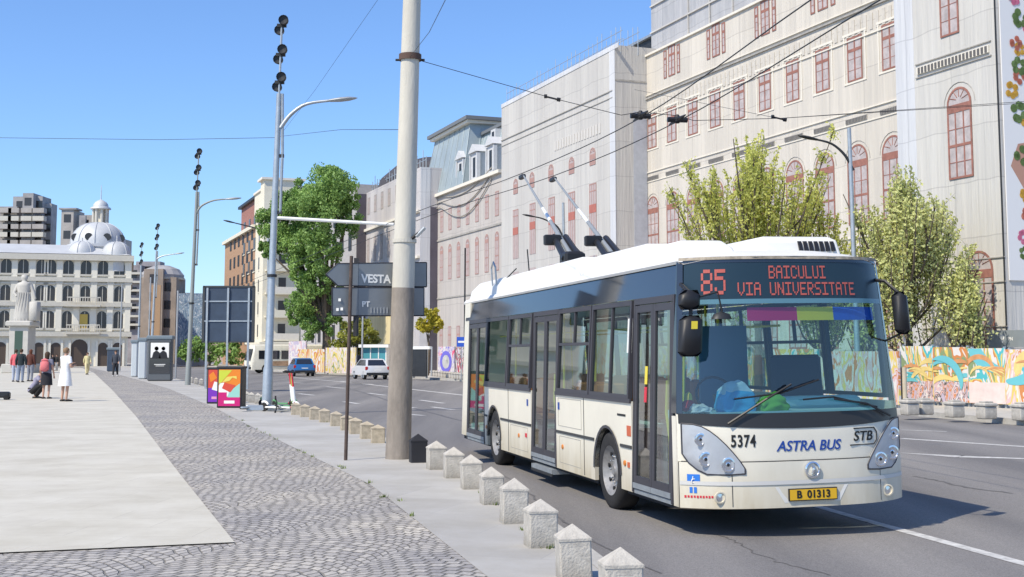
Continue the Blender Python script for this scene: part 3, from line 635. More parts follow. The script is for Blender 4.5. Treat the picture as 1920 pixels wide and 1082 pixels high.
# ------------------------------------------------------------ trolleybus
M_bus = mat('bus_cream_paint', (0.76, 0.715, 0.60), 0.28, var=0.05, vs=1.5, spec=.5)
M_busd = mat('bus_seam', (0.05, 0.05, 0.05), 0.6)
M_roof = mat('bus_roof_white', (0.70, 0.69, 0.655), 0.5, var=0.04)
M_frame = mat('door_frame_grey', (0.05, 0.047, 0.055), 0.5)
M_band = mat('dark_band', (0.02, 0.024, 0.034), 0.06, spec=.9)
M_gl = glass('side_glass', (0.50, 0.70, 0.67), 0.05, mx=.42)
M_ws = glass('windscreen_glass', (0.72, 0.90, 0.90), 0.07, mx=.6)
M_int = mat('interior_grey', (0.60, 0.64, 0.64), .7)
M_yel = mat('grab_yellow', (0.75, 0.6, 0.05), .4)
M_seat = mat('seat_orange', (0.5, 0.16, 0.05), .8)
M_silver = mat('lamp_silver', (0.50, 0.52, 0.55), .30, .35, var=.12, vs=3)
M_chrome = mat('lamp_chrome', (0.75, 0.78, 0.82), .12, .9)
BA = math.asin(0.235)
bus = thing('trolleybus', 'white and cream trolleybus with raised trolley poles and a lettered display, facing the camera', 'trolleybus',
            (1.69 + 0.97 * 1.275 * cos(BA), 12.73 + 0.97 * 1.275 * sin(BA), ROAD), BA)
bus.scale = (.97, .97, .97); bus.rotation_euler = (0, R(-0.9), BA)
add_dirt(M_bus, .3, .85, (.42, .34, .20))
HW = 1.275; LEN = 11.7
def bow(x):
    t = min(1.0, abs(x) / HW); return 0.12 * t * t + 0.28 * t ** 4
def rake(z): return 0 if z < 1.1 else 0.085 * (z - 1.1)
def FS(x, z, e=0.0): return (x, bow(x) + rake(z) - e - .36, z)
SY = 0.06     # where the sides start
def fgrid(b, x0, x1, zf0, zf1, e, m, nx=24, nz=6):
    v = []; 
    for i in range(nx + 1):
        x = x0 + (x1 - x0) * i / nx; a = zf0(x) if callable(zf0) else zf0; c = zf1(x) if callable(zf1) else zf1
        for k in range(nz + 1): v.append(FS(x, a + (c - a) * k / nz, e))
    b.add(v, [(i * (nz + 1) + k, (i + 1) * (nz + 1) + k, (i + 1) * (nz + 1) + k + 1, i * (nz + 1) + k + 1) for i in range(nx) for k in range(nz)], m)
def fpoly(b, pts, e, m, th=0.02):
    n = len(pts); cx = sum(p[0] for p in pts) / n; cz = sum(p[1] for p in pts) / n
    v = []; rings = [1.0, .96, .66, .33]; es = [e - th, e, e, e]
    for q, ee in zip(rings, es):
        for p in pts: v.append(FS(cx + (p[0] - cx) * q, cz + (p[1] - cz) * q, ee))
    v.append(FS(cx, cz, e)); fs = []
    for r in range(3):
        for i in range(n): fs.append((r * n + i, r * n + (i + 1) % n, (r + 1) * n + (i + 1) % n, (r + 1) * n + i))
    for i in range(n): fs.append((3 * n + i, 3 * n + (i + 1) % n, 4 * n))
    b.add(v, fs, m)
# side panels with wheel arches
def side_panel(b, side, y0, y1, z0, z1, arch=None, m=M_bus):
    pts = [(y0, z0)]
    if arch:
        c, r = arch; pts += [(c - r, z0)] + [(c - r * cos(pi * k / 14), .47 + (r) * sin(pi * k / 14)) for k in range(15)] + [(c + r, z0)]
    pts += [(y1, z0), (y1, z1), (y0, z1)]
    xo = side * HW; b.prism(pts, lambda p, q: (q, p[0], p[1]), xo - side * .05, xo, m)
ZW = 1.34
b = MB(); A1_, A2_ = (2.42, .52), (8.68, .52)
side_panel(b, -1, 1.50, 4.73, .31, ZW, A1_); side_panel(b, -1, 6.14, 9.41, .31, ZW, A2_); side_panel(b, -1, 11.0, LEN - .2, .36, 2.85)
side_panel(b, -1, SY, .19, .31, 1.24)
side_panel(b, 1, SY, LEN - .2, .31, ZW, None) if 0 else None
side_panel(b, 1, SY, 5.5, .31, ZW, A1_); side_panel(b, 1, 5.5, LEN - .2, .31, ZW, A2_)
b.box(-HW + .05, HW - .05, LEN - .12, LEN - .02, .36, 2.85, M_bus, .04)
for s_ in (-1, 1):
    b.lathe([(.2, .36), (.2, 2.85)], M_bus, 16, (s_ * (HW - .2), LEN - .2, 0))
b.build('body_shell', bus, smooth=35)
b = MB()
for y0, y1 in ((1.5, A1_[0] - .52), (A1_[0] + .52, 4.73), (6.14, A2_[0] - .52), (A2_[0] + .52, 9.41)): b.box(-HW - .012, -HW + .002, y0, y1, .80, .835, M_busd)
b.box(-HW - .02, -HW + .005, 1.5, 4.73, ZW - .02, ZW + .03, M_frame); b.box(-HW - .02, -HW + .005, 6.14, 9.41, ZW - .02, ZW + .03, M_frame)
b.box(-HW - .006, -HW + .002, 3.38, 3.39, .33, ZW, M_busd); b.box(-HW - .006, -HW + .002, 7.6, 7.61, .33, ZW, M_busd)
b.build('side_moulding', bus)
b = MB()
for y0_, y1_, z0_, z1_ in ((3.55, 4.55, .40, .76), (6.35, 7.45, .40, .76), (3.5, 4.6, .9, 1.28)):
    for a_, c_, e_, f_ in ((y0_, y1_, z0_, z0_ + .006), (y0_, y1_, z1_, z1_ + .006), (y0_, y0_ + .006, z0_, z1_), (y1_, y1_ + .006, z0_, z1_)): b.box(-HW - .003, -HW + .002, a_, c_ + .001, e_, f_, mat('seam_grey', (.38, .36, .31), .6))
for y_ in (1.75, 4.4, 6.9, 9.25): b.lathe([(.03, -HW - .015), (.035, -HW)], mat('side_reflector', (.6, .2, .03), .3), 10, (0, y_, .62), ax='x')
b.build('side_hatch', bus)
# arches + wheels
M_arch = mat('arch_liner', (0.03, 0.03, 0.032), .9)
for s_ in (-1, 1):
    for c, r in (A1_, A2_):
        b = MB(); pr = [(c - r * cos(pi * k / 14), .47 + r * sin(pi * k / 14)) for k in range(15)]
        v = [(s_ * (HW + .004), y, z) for y, z in pr] + [(s_ * (HW - .5), y, z) for y, z in pr]; b.add(v, [(i, i + 1, 16 + i, 15 + i) for i in range(14)], M_arch)
        pr2 = [(c - (r + .035) * cos(pi * k / 14), .47 + (r + .035) * sin(pi * k / 14)) for k in range(15)]
        v = [(s_ * (HW + .012), y, z) for y, z in pr] + [(s_ * (HW + .012), y, z) for y, z in pr2]; b.add(v, [(i, i + 1, 16 + i, 15 + i) for i in range(14)], M_frame)
        b.box(s_ * (HW - .5) - .005, s_ * (HW - .5) + .005, c - r, c + r, .3, 1.0, M_arch); b.build('wheel_arch', bus, smooth=40)
        w = thing('wheel', 'x', 'x'); del w['label']; del w['category']; w.parent = bus; w.empty_display_size = .1; w.location = (s_ * (HW - .16), c, .475)
        t = MB(); o_ = s_
        t.lathe([(.30, -.13), (.40, -.14), (.455, -.12), (.475, -.08), (.475, .08), (.455, .12), (.40, .14), (.30, .13)], M_rubber, 36, ax='x', cap=False); t.build('tyre', w, smooth=50)
        t = MB(); e = .10 * s_; q = .02 if c < 5 else -.05
        t.lathe([(.0, s_ * .09), (.06, s_ * .09), (.075, s_ * .07), (.13, s_ * .055), (.145, s_ * .03), (.20, s_ * .03), (.235, s_ * .07), (.275, s_ * .10), (.302, s_ * .13), (.304, -s_ * .1)], mat('rim_grey', (.30, .29, .28), .5, .4, var=.25, vs=14), 32, ax='x')
        for k in range(10): a = k * pi / 5; t.lathe([(.012, s_ * .03), (.012, s_ * .075), (0, s_ * .08)], M_chrome, 8, (0, .175 * cos(a), .175 * sin(a)), ax='x')
        for k in range(8): a = k * pi / 4 + .2; t.lathe([(.026, s_ * .06), (.026, s_ * .078)], M_black, 8, (0, .225 * cos(a), .225 * sin(a)), ax='x')
        t.build('rim', w, smooth=40)
# underbody and floor
b = MB(); b.box(-HW + .5, HW - .5, .5, LEN - .4, .24, .34, M_arch); b.box(-HW + .06, HW - .06, 3.0, 8.1, .26, .36, M_arch); b.box(-HW + .06, HW - .06, 9.3, LEN - .15, .28, .36, M_arch); b.box(-HW + .06, HW - .06, .22, 1.85, .26, .36, M_arch)
b.tube([(-HW + .2, 2.42, .475), (HW - .2, 2.42, .475)], .09, M_arch); b.tube([(-HW + .2, 8.68, .475), (HW - .2, 8.68, .475)], .12, M_arch); b.build('chassis', bus)
b = MB(); b.box(-HW + .06, HW - .06, .3, 1.85, .362, .38, M_int); b.box(-HW + .51, HW - .51, 1.85, 9.3, .362, .38, M_int); b.box(-HW + .06, HW - .06, 3.0, 8.1, .364, .382, M_int); b.box(-HW + .06, HW - .06, 9.3, LEN - .3, .365, .60, M_int)
for s_ in (-1, 1):
    for c in (2.42, 8.68): b.box(min(s_ * (HW - .06), s_ * (HW - .56)), max(s_ * (HW - .06), s_ * (HW - .56)), c - .57, c + .57, 1.01, 1.05, M_int); b.box(min(s_ * (HW - .51), s_ * (HW - .56)), max(s_ * (HW - .51), s_ * (HW - .56)), c - .57, c + .57, .38, 1.01, M_int)
b.box(-HW + .08, HW - .08, .4, LEN - .2, 2.56, 2.62, mat('ceiling_panel', (.7, .72, .72), .7)); b.build('interior_floor', bus)
# dark glazed band above the windows
def yband(side, y0, y1, z0, z1, m, nm, t=.03, proud=0.0, zx=0):
    b = MB(); b.box(side * (HW + proud) - (t if side > 0 else 0), side * (HW + proud) + (t if side < 0 else 0), y0, y1, z0, z1, m); return b
for s_ in (-1, 1):
    b = MB(); xo = s_ * HW
    b.add([(xo, .21, 2.52), (xo, LEN - .3, 2.52), (xo - s_ * .04, LEN - .3, 2.84), (xo - s_ * .04, .21, 2.84), (xo - s_ * .04, .21, 2.52), (xo - s_ * .04, LEN - .3, 2.52)],
          [(0, 1, 2, 3), (0, 4, 5, 1)], M_band); b.build('cantrail_glass', bus)
# side windows: (y0,y1) each pane a window with frame
def window(side, y0, y1, z0=ZW + .03, z1=2.51, slider=None, mullion=None):
    w = MB(); x = side * (HW - .005); t = .028
    for (a, c_) in ((y0, y0 + .05), (y1 - .05, y1)): w.box(x - t, x + t, a, c_, z0, z1, M_frame)
    w.box(x - t, x + t * .95, y0 + .05, y1 - .05, z0, z0 + .045, M_frame); w.box(x - t, x + t * .95, y0 + .05, y1 - .05, z1 - .06, z1, M_frame)
    if slider: w.box(x - t * .8, x + t * .8, y0 + .05, y1 - .05, slider - .02, slider + .02, M_frame); m_ = (y0 + y1) / 2; w.box(x - t * .7, x + t * .7, m_ - .018, m_ + .018, slider + .02, z1 - .06, M_frame)
    if mullion: w.box(x - t * .7, x + t * .7, mullion - .02, mullion + .02, z0 + .045, z1 - .06, M_frame)
    fo = w.build('window', bus)
    p = MB(); p.add([(x, y0 + .05, z0 + .045), (x, y1 - .05, z0 + .045), (x, y1 - .05, z1 - .06), (x, y0 + .05, z1 - .06)], [(0, 1, 2, 3)], M_gl); p.build('pane', fo)
window(-1, 1.55, 3.10, mullion=2.3); window(-1, 3.14, 4.68, slider=2.02)
window(-1, 6.19, 7.7, slider=2.02); window(-1, 7.74, 9.36)
for y0, y1, sl_ in ((.22, 1.5, 0), (1.54, 3.1, 2.0), (3.14, 4.7, 2.0), (4.74, 6.3, 0), (6.34, 7.9, 2.0), (7.94, 9.5, 0), (9.54, 11.35, 0)): window(1, y0, y1, slider=sl_ or None)
# doors
def door(y0, y1, nm, hinge=True):
    d = MB(); x = -HW; ym = (y0 + y1) / 2; z0, z1 = .34, 2.52
    d.box(x - .012, x + .05, y0, y0 + .045, z0 - .02, z1, M_frame); d.box(x - .012, x + .05, y1 - .045, y1, z0 - .02, z1, M_frame); d.box(x - .012, x + .05, y0 + .045, y1 - .045, z1 - .07, z1, M_frame)
    do = d.build('door', bus)
    for a, c_ in ((y0 + .05, ym - .004), (ym + .004, y1 - .05)):
        l_ = MB(); xx = x + .012
        for p, q in ((a, a + .07), (c_ - .07, c_)): l_.box(xx - .02, xx + .02, p, q, z0 + .02, z1 - .08, M_frame)
        l_.box(xx - .018, xx + .018, a + .07, c_ - .07, z0 + .02, z0 + .17, M_frame); l_.box(xx - .018, xx + .018, a + .07, c_ - .07, z1 - .16, z1 - .08, M_frame)
        l_.box(xx - .03, xx - .022, a, c_, z0 + .03, z0 + .09, M_steel)
        l_.add([(xx, a + .07, z0 + .17), (xx, c_ - .07, z0 + .17), (xx, c_ - .07, z1 - .16), (xx, a + .07, z1 - .16)], [(0, 1, 2, 3)], M_gl)
        l_.build('door_leaf', do)
    s = MB(); s.box(x + .0, x + .3, y0 + .05, y1 - .05, z0 - .03, z0 + .015, M_steel); s.tube([(x + .08, y0 + .12, .5), (x + .08, y0 + .35, 1.25), (x + .08, y0 + .35, 1.6)], .016, M_yel, 6); s.build('step', do)
    return do
d1 = door(.205, 1.5, 'front'); d2 = door(4.73, 6.14, 'mid'); door(9.41, 11.0, 'rear')
b = MB(); b.box(-HW - .04, -HW + .3, 4.85, 6.0, .2, .27, M_steel); b.box(-HW - .045, -HW - .03, 4.85, 6.0, .17, .21, M_dark); b.build('wheelchair_ramp', d2)
# front
b = MB(); fgrid(b, -HW, HW, .78, 1.262, 0, M_bus); b.build('front_panel', bus, smooth=60)
b = MB(); fgrid(b, -HW, HW, .31, .775, .025, M_bus, nz=8)
fgrid(b, -HW, HW, .545, .585, .034, mat('bumper_crease', (.60, .585, .55), .35), nz=1)
v = [FS(-HW + 2 * HW * i / 24, .775, .025) for i in range(25)] + [FS(-HW + 2 * HW * i / 24, .775, -.1) for i in range(25)]; b.add(v, [(i, i + 1, 26 + i, 25 + i) for i in range(24)], M_bus)
v = [FS(-HW + 2 * HW * i / 24, .31, .025) for i in range(25)] + [FS(-HW + 2 * HW * i / 24, .26, -.35) for i in range(25)]; b.add(v, [(i, i + 1, 26 + i, 25 + i) for i in range(24)], M_bus)

b.build('bumper', bus, smooth=60)
b = MB()
for x_ in (-.82, .86): fgrid(b, x_ - .004, x_ + .004, .33, .67, .027, M_busd, 1, 1)
fgrid(b, -HW + .02, HW - .02, .772, .786, .012, M_busd, nz=1); b.build('panel_seam', bus)
for s_ in (-1, 1):      # headlights
    out = [(-1.25, 1.17), (-1.16, 1.165), (-1.09, 1.145), (-1.02, 1.10), (-.95, 1.04), (-.87, .955), (-.80, .87), (-.74, .79), (-.69, .71), (-.69, .66), (-.85, .65), (-1.05, .655), (-1.13, .70), (-1.2, .77), (-1.25, .86)]
    b = MB(); fpoly(b, [(-s_ * -x if s_ < 0 else -x, z) for x, z in out] if s_ > 0 else out, .034, M_silver, .03)
    ho = b.build('headlight', bus, smooth=50)
    b = MB(); pts = [(x * (-s_), z) for x, z in out]; n_ = len(pts)
    for i in range(n_): b.tube([FS(*pts[i], .03), FS(*pts[(i + 1) % n_], .03)], .007, M_frame, 5)
    b.build('headlight_frame', ho)
    for x_, z_, r_ in ((-1.10, 1.01, .05), (-1.06, .81, .06), (-.86, .755, .06)):
        x_ *= -s_; p = FS(x_, z_, .045); b = MB()
        b.lathe([(r_ + .018, 0), (r_ + .016, -.012), (r_, -.014), (r_ * .9, .006), (r_ * .55, .02), (r_ * .45, 0), (0, -.006)], M_chrome, 20, (p[0], p[1], p[2]), ax='y')
        b.lathe([(r_ * .5, .01), (0, .0)], M_dark, 16, (p[0], p[1] - .008, p[2]), ax='y'); b.build('lamp', ho, smooth=40)
for x_ in (-.94, .96):
    p = FS(x_, .425, .03); b = MB(); b.lathe([(.062, 0), (.062, -.018), (.048, -.02), (.04, .012), (0, .02)], M_bus, 20, p, ax='y'); b.lathe([(.04, 0), (0, -.004)], M_chrome, 16, (p[0], p[1] - .004, p[2]), ax='y'); b.build('fog_lamp', bus, smooth=40)
b = MB(); fgrid(b, -HW + .01, HW - .01, lambda x: 1.11 + .06 * (x / HW) ** 2, lambda x: 1.27, .008, mat('cowl_black', (.03, .03, .032), .35), nz=3); b.build('windscreen_cowl', bus, smooth=60)
b = MB(); fgrid(b, -HW + .05, HW - .05, 1.27, 2.40, .0, M_ws, nz=8); b.build('windscreen', bus, smooth=60)
b = MB()
for s_ in (-1, 1):
    fgrid(b, s_ * (HW - .05), s_ * HW, 1.27, 2.86, .004, M_band, 3, 6)
    fgrid(b, s_ * HW - .0001, s_ * HW, 1.2, 2.86, .012, M_band, 1, 6)
    v = [FS(s_ * HW, 1.27 + i * .265) for i in range(7)] + [(s_ * HW, .205, 1.27 + i * .265) for i in range(7)]; b.add(v, [(i, i + 1, 8 + i, 7 + i) for i in range(6)], M_band)
fgrid(b, -HW + .05, HW - .05, 2.835, 2.875, .004, M_band, nz=1)
b.build('front_pillar', bus, smooth=50)
for s_ in (-1, 1):
    b = MB(); v = [FS(s_ * HW, .31 + i * .24) for i in range(5)] + [(s_ * HW, .07, .31 + i * .24) for i in range(5)]; b.add(v, [(i, i + 1, 6 + i, 5 + i) for i in range(4)], M_bus); b.build('corner_panel', bus)
M_disp = mat('display_glass', (0.02, 0.042, 0.062), .3, spec=.3)
b = MB(); fgrid(b, -HW + .06, HW - .06, 2.45, 2.835, .0, M_disp, nz=3); fgrid(b, -HW + .06, HW - .06, 2.40, 2.45, .003, mat('display_sill', (.10, .22, .28), .3), nz=1); dp = b.build('destination_display', bus, smooth=60)
FN = {'8': '01110 10001 10001 01110 10001 10001 01110', '5': '11111 10000 11110 00001 00001 10001 01110', 'B': '11110 10001 10001 11110 10001 10001 11110', 'A': '01110 10001 10001 11111 10001 10001 10001',
      'I': '11111 00100 00100 00100 00100 00100 11111', 'C': '01110 10001 10000 10000 10000 10001 01110', 'U': '10001 10001 10001 10001 10001 10001 01110', 'L': '10000 10000 10000 10000 10000 10000 11111',
      'V': '10001 10001 10001 10001 10001 01010 00100', 'N': '10001 11001 11001 10101 10011 10011 10001', 'E': '11111 10000 10000 11110 10000 10000 11111', 'R': '11110 10001 10001 11110 10100 10010 10001',
      'S': '01111 10000 10000 01110 00001 00001 11110', 'T': '11111 00100 00100 00100 00100 00100 00100', ' ': '00000 ' * 7}
M_led = mat('led_red', (0.42, 0.10, 0.08), .5, emit=(1.0, .16, .12), em=0.05)
def led(b, txt, xc, z0, cw, ch, dot=.98):
    n = len(txt); tot = n * 6 * cw - cw; x0 = xc - tot / 2
    for i, ch_ in enumerate(txt):
        rows = FN[ch_].split()
        for r, row in enumerate(rows):
            for c, bit in enumerate(row):
                if bit == '1':
                    x = x0 + (i * 6 + c) * cw; z = z0 + (6 - r) * ch
                    b.add([FS(x, z, .006), FS(x + cw * dot, z, .006), FS(x + cw * dot, z + ch * dot, .006), FS(x, z + ch * dot, .006)], [(0, 1, 2, 3)], M_led)
b = MB(); led(b, '85', -.94, 2.50, .022, .038); b.build('route_number', dp)
b = MB(); led(b, 'BAICULUI', .02, 2.66, .0150, .0195); led(b, 'VIA UNIVERSITATE', .03, 2.485, .0152, .0195); b.build('destination_text', dp)
# flag band, dash, wheel, seat seen through the windscreen
b = MB()
for x0, x1, c in ((-.58, .0, (.65, .02, .16)), (.0, .45, (.8, .65, .05)), (.45, 1.05, (.02, .12, .6))): fgrid(b, x0, x1, 2.22, 2.36, -.04, mat('flag_%d' % int(c[0] * 100), c, .8), 6, 1)
b.build('flag_pennant', bus)
b = MB(); b.box(-1.12, 1.12, .22, .75, 1.05, 1.275, mat('dashboard_teal', (.42, .66, .66), .5)); b.box(-.9, .9, -.1, .22, 1.05, 1.275, MT['dashboard_teal']); b.box(-1.15, 1.15, .1, .4, .4, 1.05, M_black); b.box(-.2, 1.0, .3, .6, 1.275, 1.40, MT['dashboard_teal'], .03); b.build('dashboard', bus)
b = MB(); b.tube([(-.55 + .22 * cos(t), .75 + .08 * sin(t), 1.42 + .2 * sin(t)) for t in [i * pi / 10 for i in range(21)]], .016, M_black, 6); b.tube([(-.55, .75, 1.42), (-.55, .6, 1.2)], .03, M_black, 6); b.build('steering_wheel', bus)
b = MB(); b.box(.3, .95, 1.05, 1.15, 1.2, 1.85, mat('seat_dark', (.03, .035, .06), .8), .04); b.box(.3, .95, 1.0, 1.6, .9, 1.05, MT['seat_dark'], .03); b.box(-.42, .2, 1.5, 1.54, .9, 2.2, mat('partition_blue', (.04, .12, .22), .4)); b.build('driver_cab', bus)
def crumpled(nm, x0, x1, y0, y1, z0, z1, m, seed, amp=.025, m2=None):
    rr = random.Random(seed); q = bmesh.new(); bmesh.ops.create_cube(q, size=1.0); bmesh.ops.subdivide_edges(q, edges=q.edges[:], cuts=5, use_grid_fill=True)
    for v in q.verts:
        t = v.co.z + .5; k = 1 - .30 * t * t; n_ = Vector((rr.gauss(0, 1), rr.gauss(0, 1), rr.gauss(0, .8))) * amp
        v.co = Vector(((x0 + x1) / 2 + v.co.x * (x1 - x0) * k, (y0 + y1) / 2 + v.co.y * (y1 - y0) * k, z0 + t * (z1 - z0) * (1 - .5 * (v.co.x ** 2 + v.co.y ** 2)))) + (n_ if t > .02 else Vector((n_.x, n_.y, 0)))
    me = bpy.data.meshes.new(nm); q.to_mesh(me); q.free(); me.materials.append(m); me.polygons.foreach_set('use_smooth', [True] * len(me.polygons))
    if m2:
        me.materials.append(m2)
        for p in me.polygons: p.material_index = 1 if p.center.z > z0 + (z1 - z0) * .62 else 0
    o = bpy.data.objects.new(nm, me); C.objects.link(o); o.parent = bus; o.modifiers.new('s', 'SUBSURF').render_levels = 1; return o
crumpled('blue_bag', -.80, -.42, -.06, .2, 1.27, 1.60, mat('cloth_blue', (.04, .36, .66), .8), 4, .022, mat('cloth_pale', (.40, .58, .68), .8))
crumpled('green_bag', -.36, -.04, -.08, .14, 1.27, 1.46, mat('cloth_green', (.13, .42, .05), .8), 9, .022)
crumpled('dash_cloth', -1.1, -.86, .05, .2, 1.27, 1.36, M_int, 5, .02)
b = MB(); b.lathe([(.05, 0), (.09, .04), (.06, .1), (0, .14)], mat('toy_red', (.6, .03, .03), .7), 10, (-1.08, .22, 1.28)); b.lathe([(.05, 0), (.04, .06), (0, .09)], M_yel, 8, (-1.08, .22, 1.40)); b.build('dash_ornament', bus, smooth=60)
b = MB()
for x_, y_ in ((-.75, 1.7), (.0, 1.9), (-.75, 4.6), (-.75, 6.2), (.75, 4.0), (.75, 7.0), (-.75, 9.3), (0, 9.0), (.6, 10.2)): b.tube([(x_, y_, .38), (x_, y_, 2.52)], .018, M_yel, 6)
for x_ in (-.75, .75): b.tube([(x_, 1.7, 2.2), (x_, 10.5, 2.2)], .016, M_yel, 6)
b.box(-1.08, -.96, .6, .72, 1.25, 1.95, M_yel, .02)
b.build('grab_rail', bus)
for i, (x_, y_) in enumerate(((-.85, 3.4), (-.85, 4.2), (.8, 3.2), (.8, 4.1), (.8, 5.2), (.8, 6.3), (-.85, 7.2), (-.85, 8.2), (.8, 7.6), (.8, 9.4), (-.3, 10.6), (.4, 10.6))):
    b = MB(); b.box(x_ - .22, x_ + .22, y_ - .2, y_ + .2, .85, .93, M_seat, .02); b.box(x_ - .22, x_ + .22, y_ + .16, y_ + .24, .93, 1.5, M_seat, .03); b.box(x_ - .04, x_ + .04, y_ - .04, y_ + .04, .38, .85, M_dark); b.build('passenger_seat', bus)
# wipers
b = MB(); b.tube([FS(-.85, 1.17, .05), FS(-.45, 1.42, .07), FS(-.18, 1.56, .07)], .012, M_black, 5); b.tube([FS(-.78, 1.42, .05), FS(-.3, 1.47, .06), FS(.15, 1.60, .05)], .009, M_black, 4); b.build('wiper', bus)
b = MB(); b.tube([FS(1.05, 1.2, .05), FS(.7, 1.34, .07), FS(.3, 1.40, .07)], .012, M_black, 5); b.tube([FS(.85, 1.30, .05), FS(.3, 1.42, .05), FS(-.05, 1.40, .05)], .009, M_black, 4); b.build('wiper', bus)
# lettering on the front
M_tblk = mat('letter_black', (.015, .015, .015), .5); M_tblu = mat('letter_blue', (.015, .06, .30), .5)
def ftext(nm, t, x, z, size, m, e=.004, **k):
    sx_t = k.pop('sx', 1.0); o = text_obj(nm, t, size, m, bus, (0, 0, 0), (0, 0, 0), **k)
    for v in o.data.vertices: v.co = FS(x + v.co.x * sx_t, z + v.co.y, e + v.co.z)
    return o
ftext('fleet_number', '5374', -.69, .985, .17, M_tblk, bold=.004, sx=.66, space=1.15)
ftext('lettering', 'ASTRA BUS', .01, .925, .145, M_tblu, bold=.002, shear=.25, sx=.98)
ftext('lettering', 'STB', .655, 1.0, .14, M_tblk, bold=.002, shear=.2, sx=1.1)
b = MB(); o_ = [(.49, .915), (.80, .915), (.845, .96), (.845, 1.04), (.81, 1.085), (.54, 1.085)]
for i in range(5): b.tube([FS(*o_[i], .006), FS(*o_[i + 1], .006)], .006, M_tblk, 4)
b.build('operator_logo', bus)
p = FS(.02, .685, .04); b = MB(); b.lathe([(.085, 0.01), (.085, -.01), (.07, -.015), (.062, -.005), (.07, .01)], M_chrome, 28, p, ax='y', cap=False); b.lathe([(.065, 0), (0, -.004)], M_bus, 20, p, ax='y')
b.tube([(p[0] - .03 + .035 * cos(t), p[1] - .012, p[2] + .045 * sin(t)) for t in [(-1.2 + i * .3) for i in range(9)]], [.004, .01, .014, .017, .018, .016, .013, .009, .003], M_chrome, 6); b.tube([(p[0] + .02, p[1] - .012, p[2] - .04), (p[0] + .035, p[1] - .012, p[2] + .0), (p[0] + .015, p[1] - .012, p[2] + .04)], .008, M_steel, 5); b.build('front_emblem', bus, smooth=40)
b = MB(); y_ = FS(.02, .45, .03)[1]; b.box(-.25, .29, y_ - .012, y_ + .02, .375, .50, M_black); b.box(-.24, .28, y_ - .018, y_ - .012, .385, .49, mat('plate_yellow', (.72, .42, .02), .5)); pl = b.build('number_plate', bus)
text_obj('plate_text', 'B  01313', .105, M_tblk, bus, (0, 0, 0), (0, 0, 0), bold=.003)
for v in bpy.data.objects['plate_text'].data.vertices: v.co = (.02 + v.co.x, y_ - .02 - v.co.z, .4375 + v.co.y)
b = MB(); b.add([FS(-.39, .52, .028), FS(.43, .52, .028), FS(.33, .36, .028), (.31, y_ + .0, .36), FS(-.29, .36, .028)], [(0, 1, 2, 4)], mat('plate_recess', (.7, .68, .63), .35)); b.build('plate_recess', bus)
M_stick = mat('sticker_blue', (.03, .18, .6), .5)
b = MB(); fgrid(b, -1.215, -1.11, .545, .655, .029, M_stick, 1, 1); st = b.build('access_sticker', bus)
b = MB(); p = FS(-1.165, .6, .034); b.tube([(p[0] + .02 * cos(t), p[1], p[2] - .012 + .022 * sin(t)) for t in [i * .5 for i in range(11)]], .005, M_white, 4); b.tube([(p[0] - .005, p[1], p[2] + .035), (p[0] - .005, p[1], p[2] + .005), (p[0] + .018, p[1], p[2] + .005)], .006, M_white, 4)
for x_ in (-1.185, -1.15): fgrid(b, x_ - .012, x_ + .012, .465, .525, .029, M_stick, 1, 1)
b.build('access_symbol', st)
b = MB()
for k in range(11): x_ = -1.24 + k * .025; fgrid(b, x_, x_ + .016, .415 + .003 * (k % 2), .44, .029, mat('sticker_red', (.6, .03, .05), .5), 1, 1)
b.build('red_lettering', bus)
b = MB(); b.box(-HW - .004, -HW, 1.52, 1.66, .94, 1.06, mat('sticker_orange', (.55, .12, .05), .5)); b.box(-HW - .004, -HW, 1.7, 2.0, 1.16, 1.185, M_tblk); b.box(-HW - .004, -HW, 4.54, 4.62, 1.12, 1.22, M_tblu); b.box(-HW - .012, -HW, 1.58, 1.64, .58, .64, MT['sticker_orange']); b.box(-HW - .012, -HW, 6.4, 6.48, .62, .68, MT['sticker_red']); b.box(-HW - .004, -HW, 6.3, 6.38, 1.1, 1.2, M_tblu)
b.box(-HW - .0, -HW + .004, .98, 1.06, 1.35, 1.52, MT['sticker_red']); b.box(-HW - .0, -HW + .004, .98, 1.06, 1.55, 1.75, M_yel); b.box(-HW + .0, -HW + .004, 1.55, 1.72, 1.9, 2.3, M_white) ; b.build('side_sticker', bus)
# mirrors
b = MB(); cx, cy = -HW + .0, -.26
b.box(cx - .13, cx + .13, cy - .08, cy + .06, 1.86, 2.28, M_black, .05); b.box(cx - .02, cx + .05, cy - .083, cy - .078, 2.14, 2.22, M_yel)
b.tube([(cx, cy, 2.26), (cx, cy, 2.5), (-HW + .02, .1, 2.62)], .022, M_black, 6); b.box(cx - .15, cx + .1, cy - .06, cy + .05, 2.34, 2.54, M_black, .05)
b.tube([(cx, cy, 2.45), (cx + .3, cy - .02, 2.52), (cx + .36, cy - .02, 2.30)], .012, M_dark, 5); b.lathe([(.10, -.02), (.08, .03), (0, .06)], M_dark, 12, (cx + .36, cy, 2.26), 1.2, .7); b.build('mirror', bus, smooth=50)
b = MB(); cx = HW + .05; b.box(cx - .09, cx + .09, -.22, -.08, 2.06, 2.52, M_black, .05); b.tube([(cx, -.15, 2.5), (cx - .1, -.05, 2.64), (HW - .1, .1, 2.66)], .02, M_black, 6); b.tube([(cx, -.15, 2.08), (HW - .06, .1, 1.98)], .012, M_black, 6); b.build('mirror', bus, smooth=50)
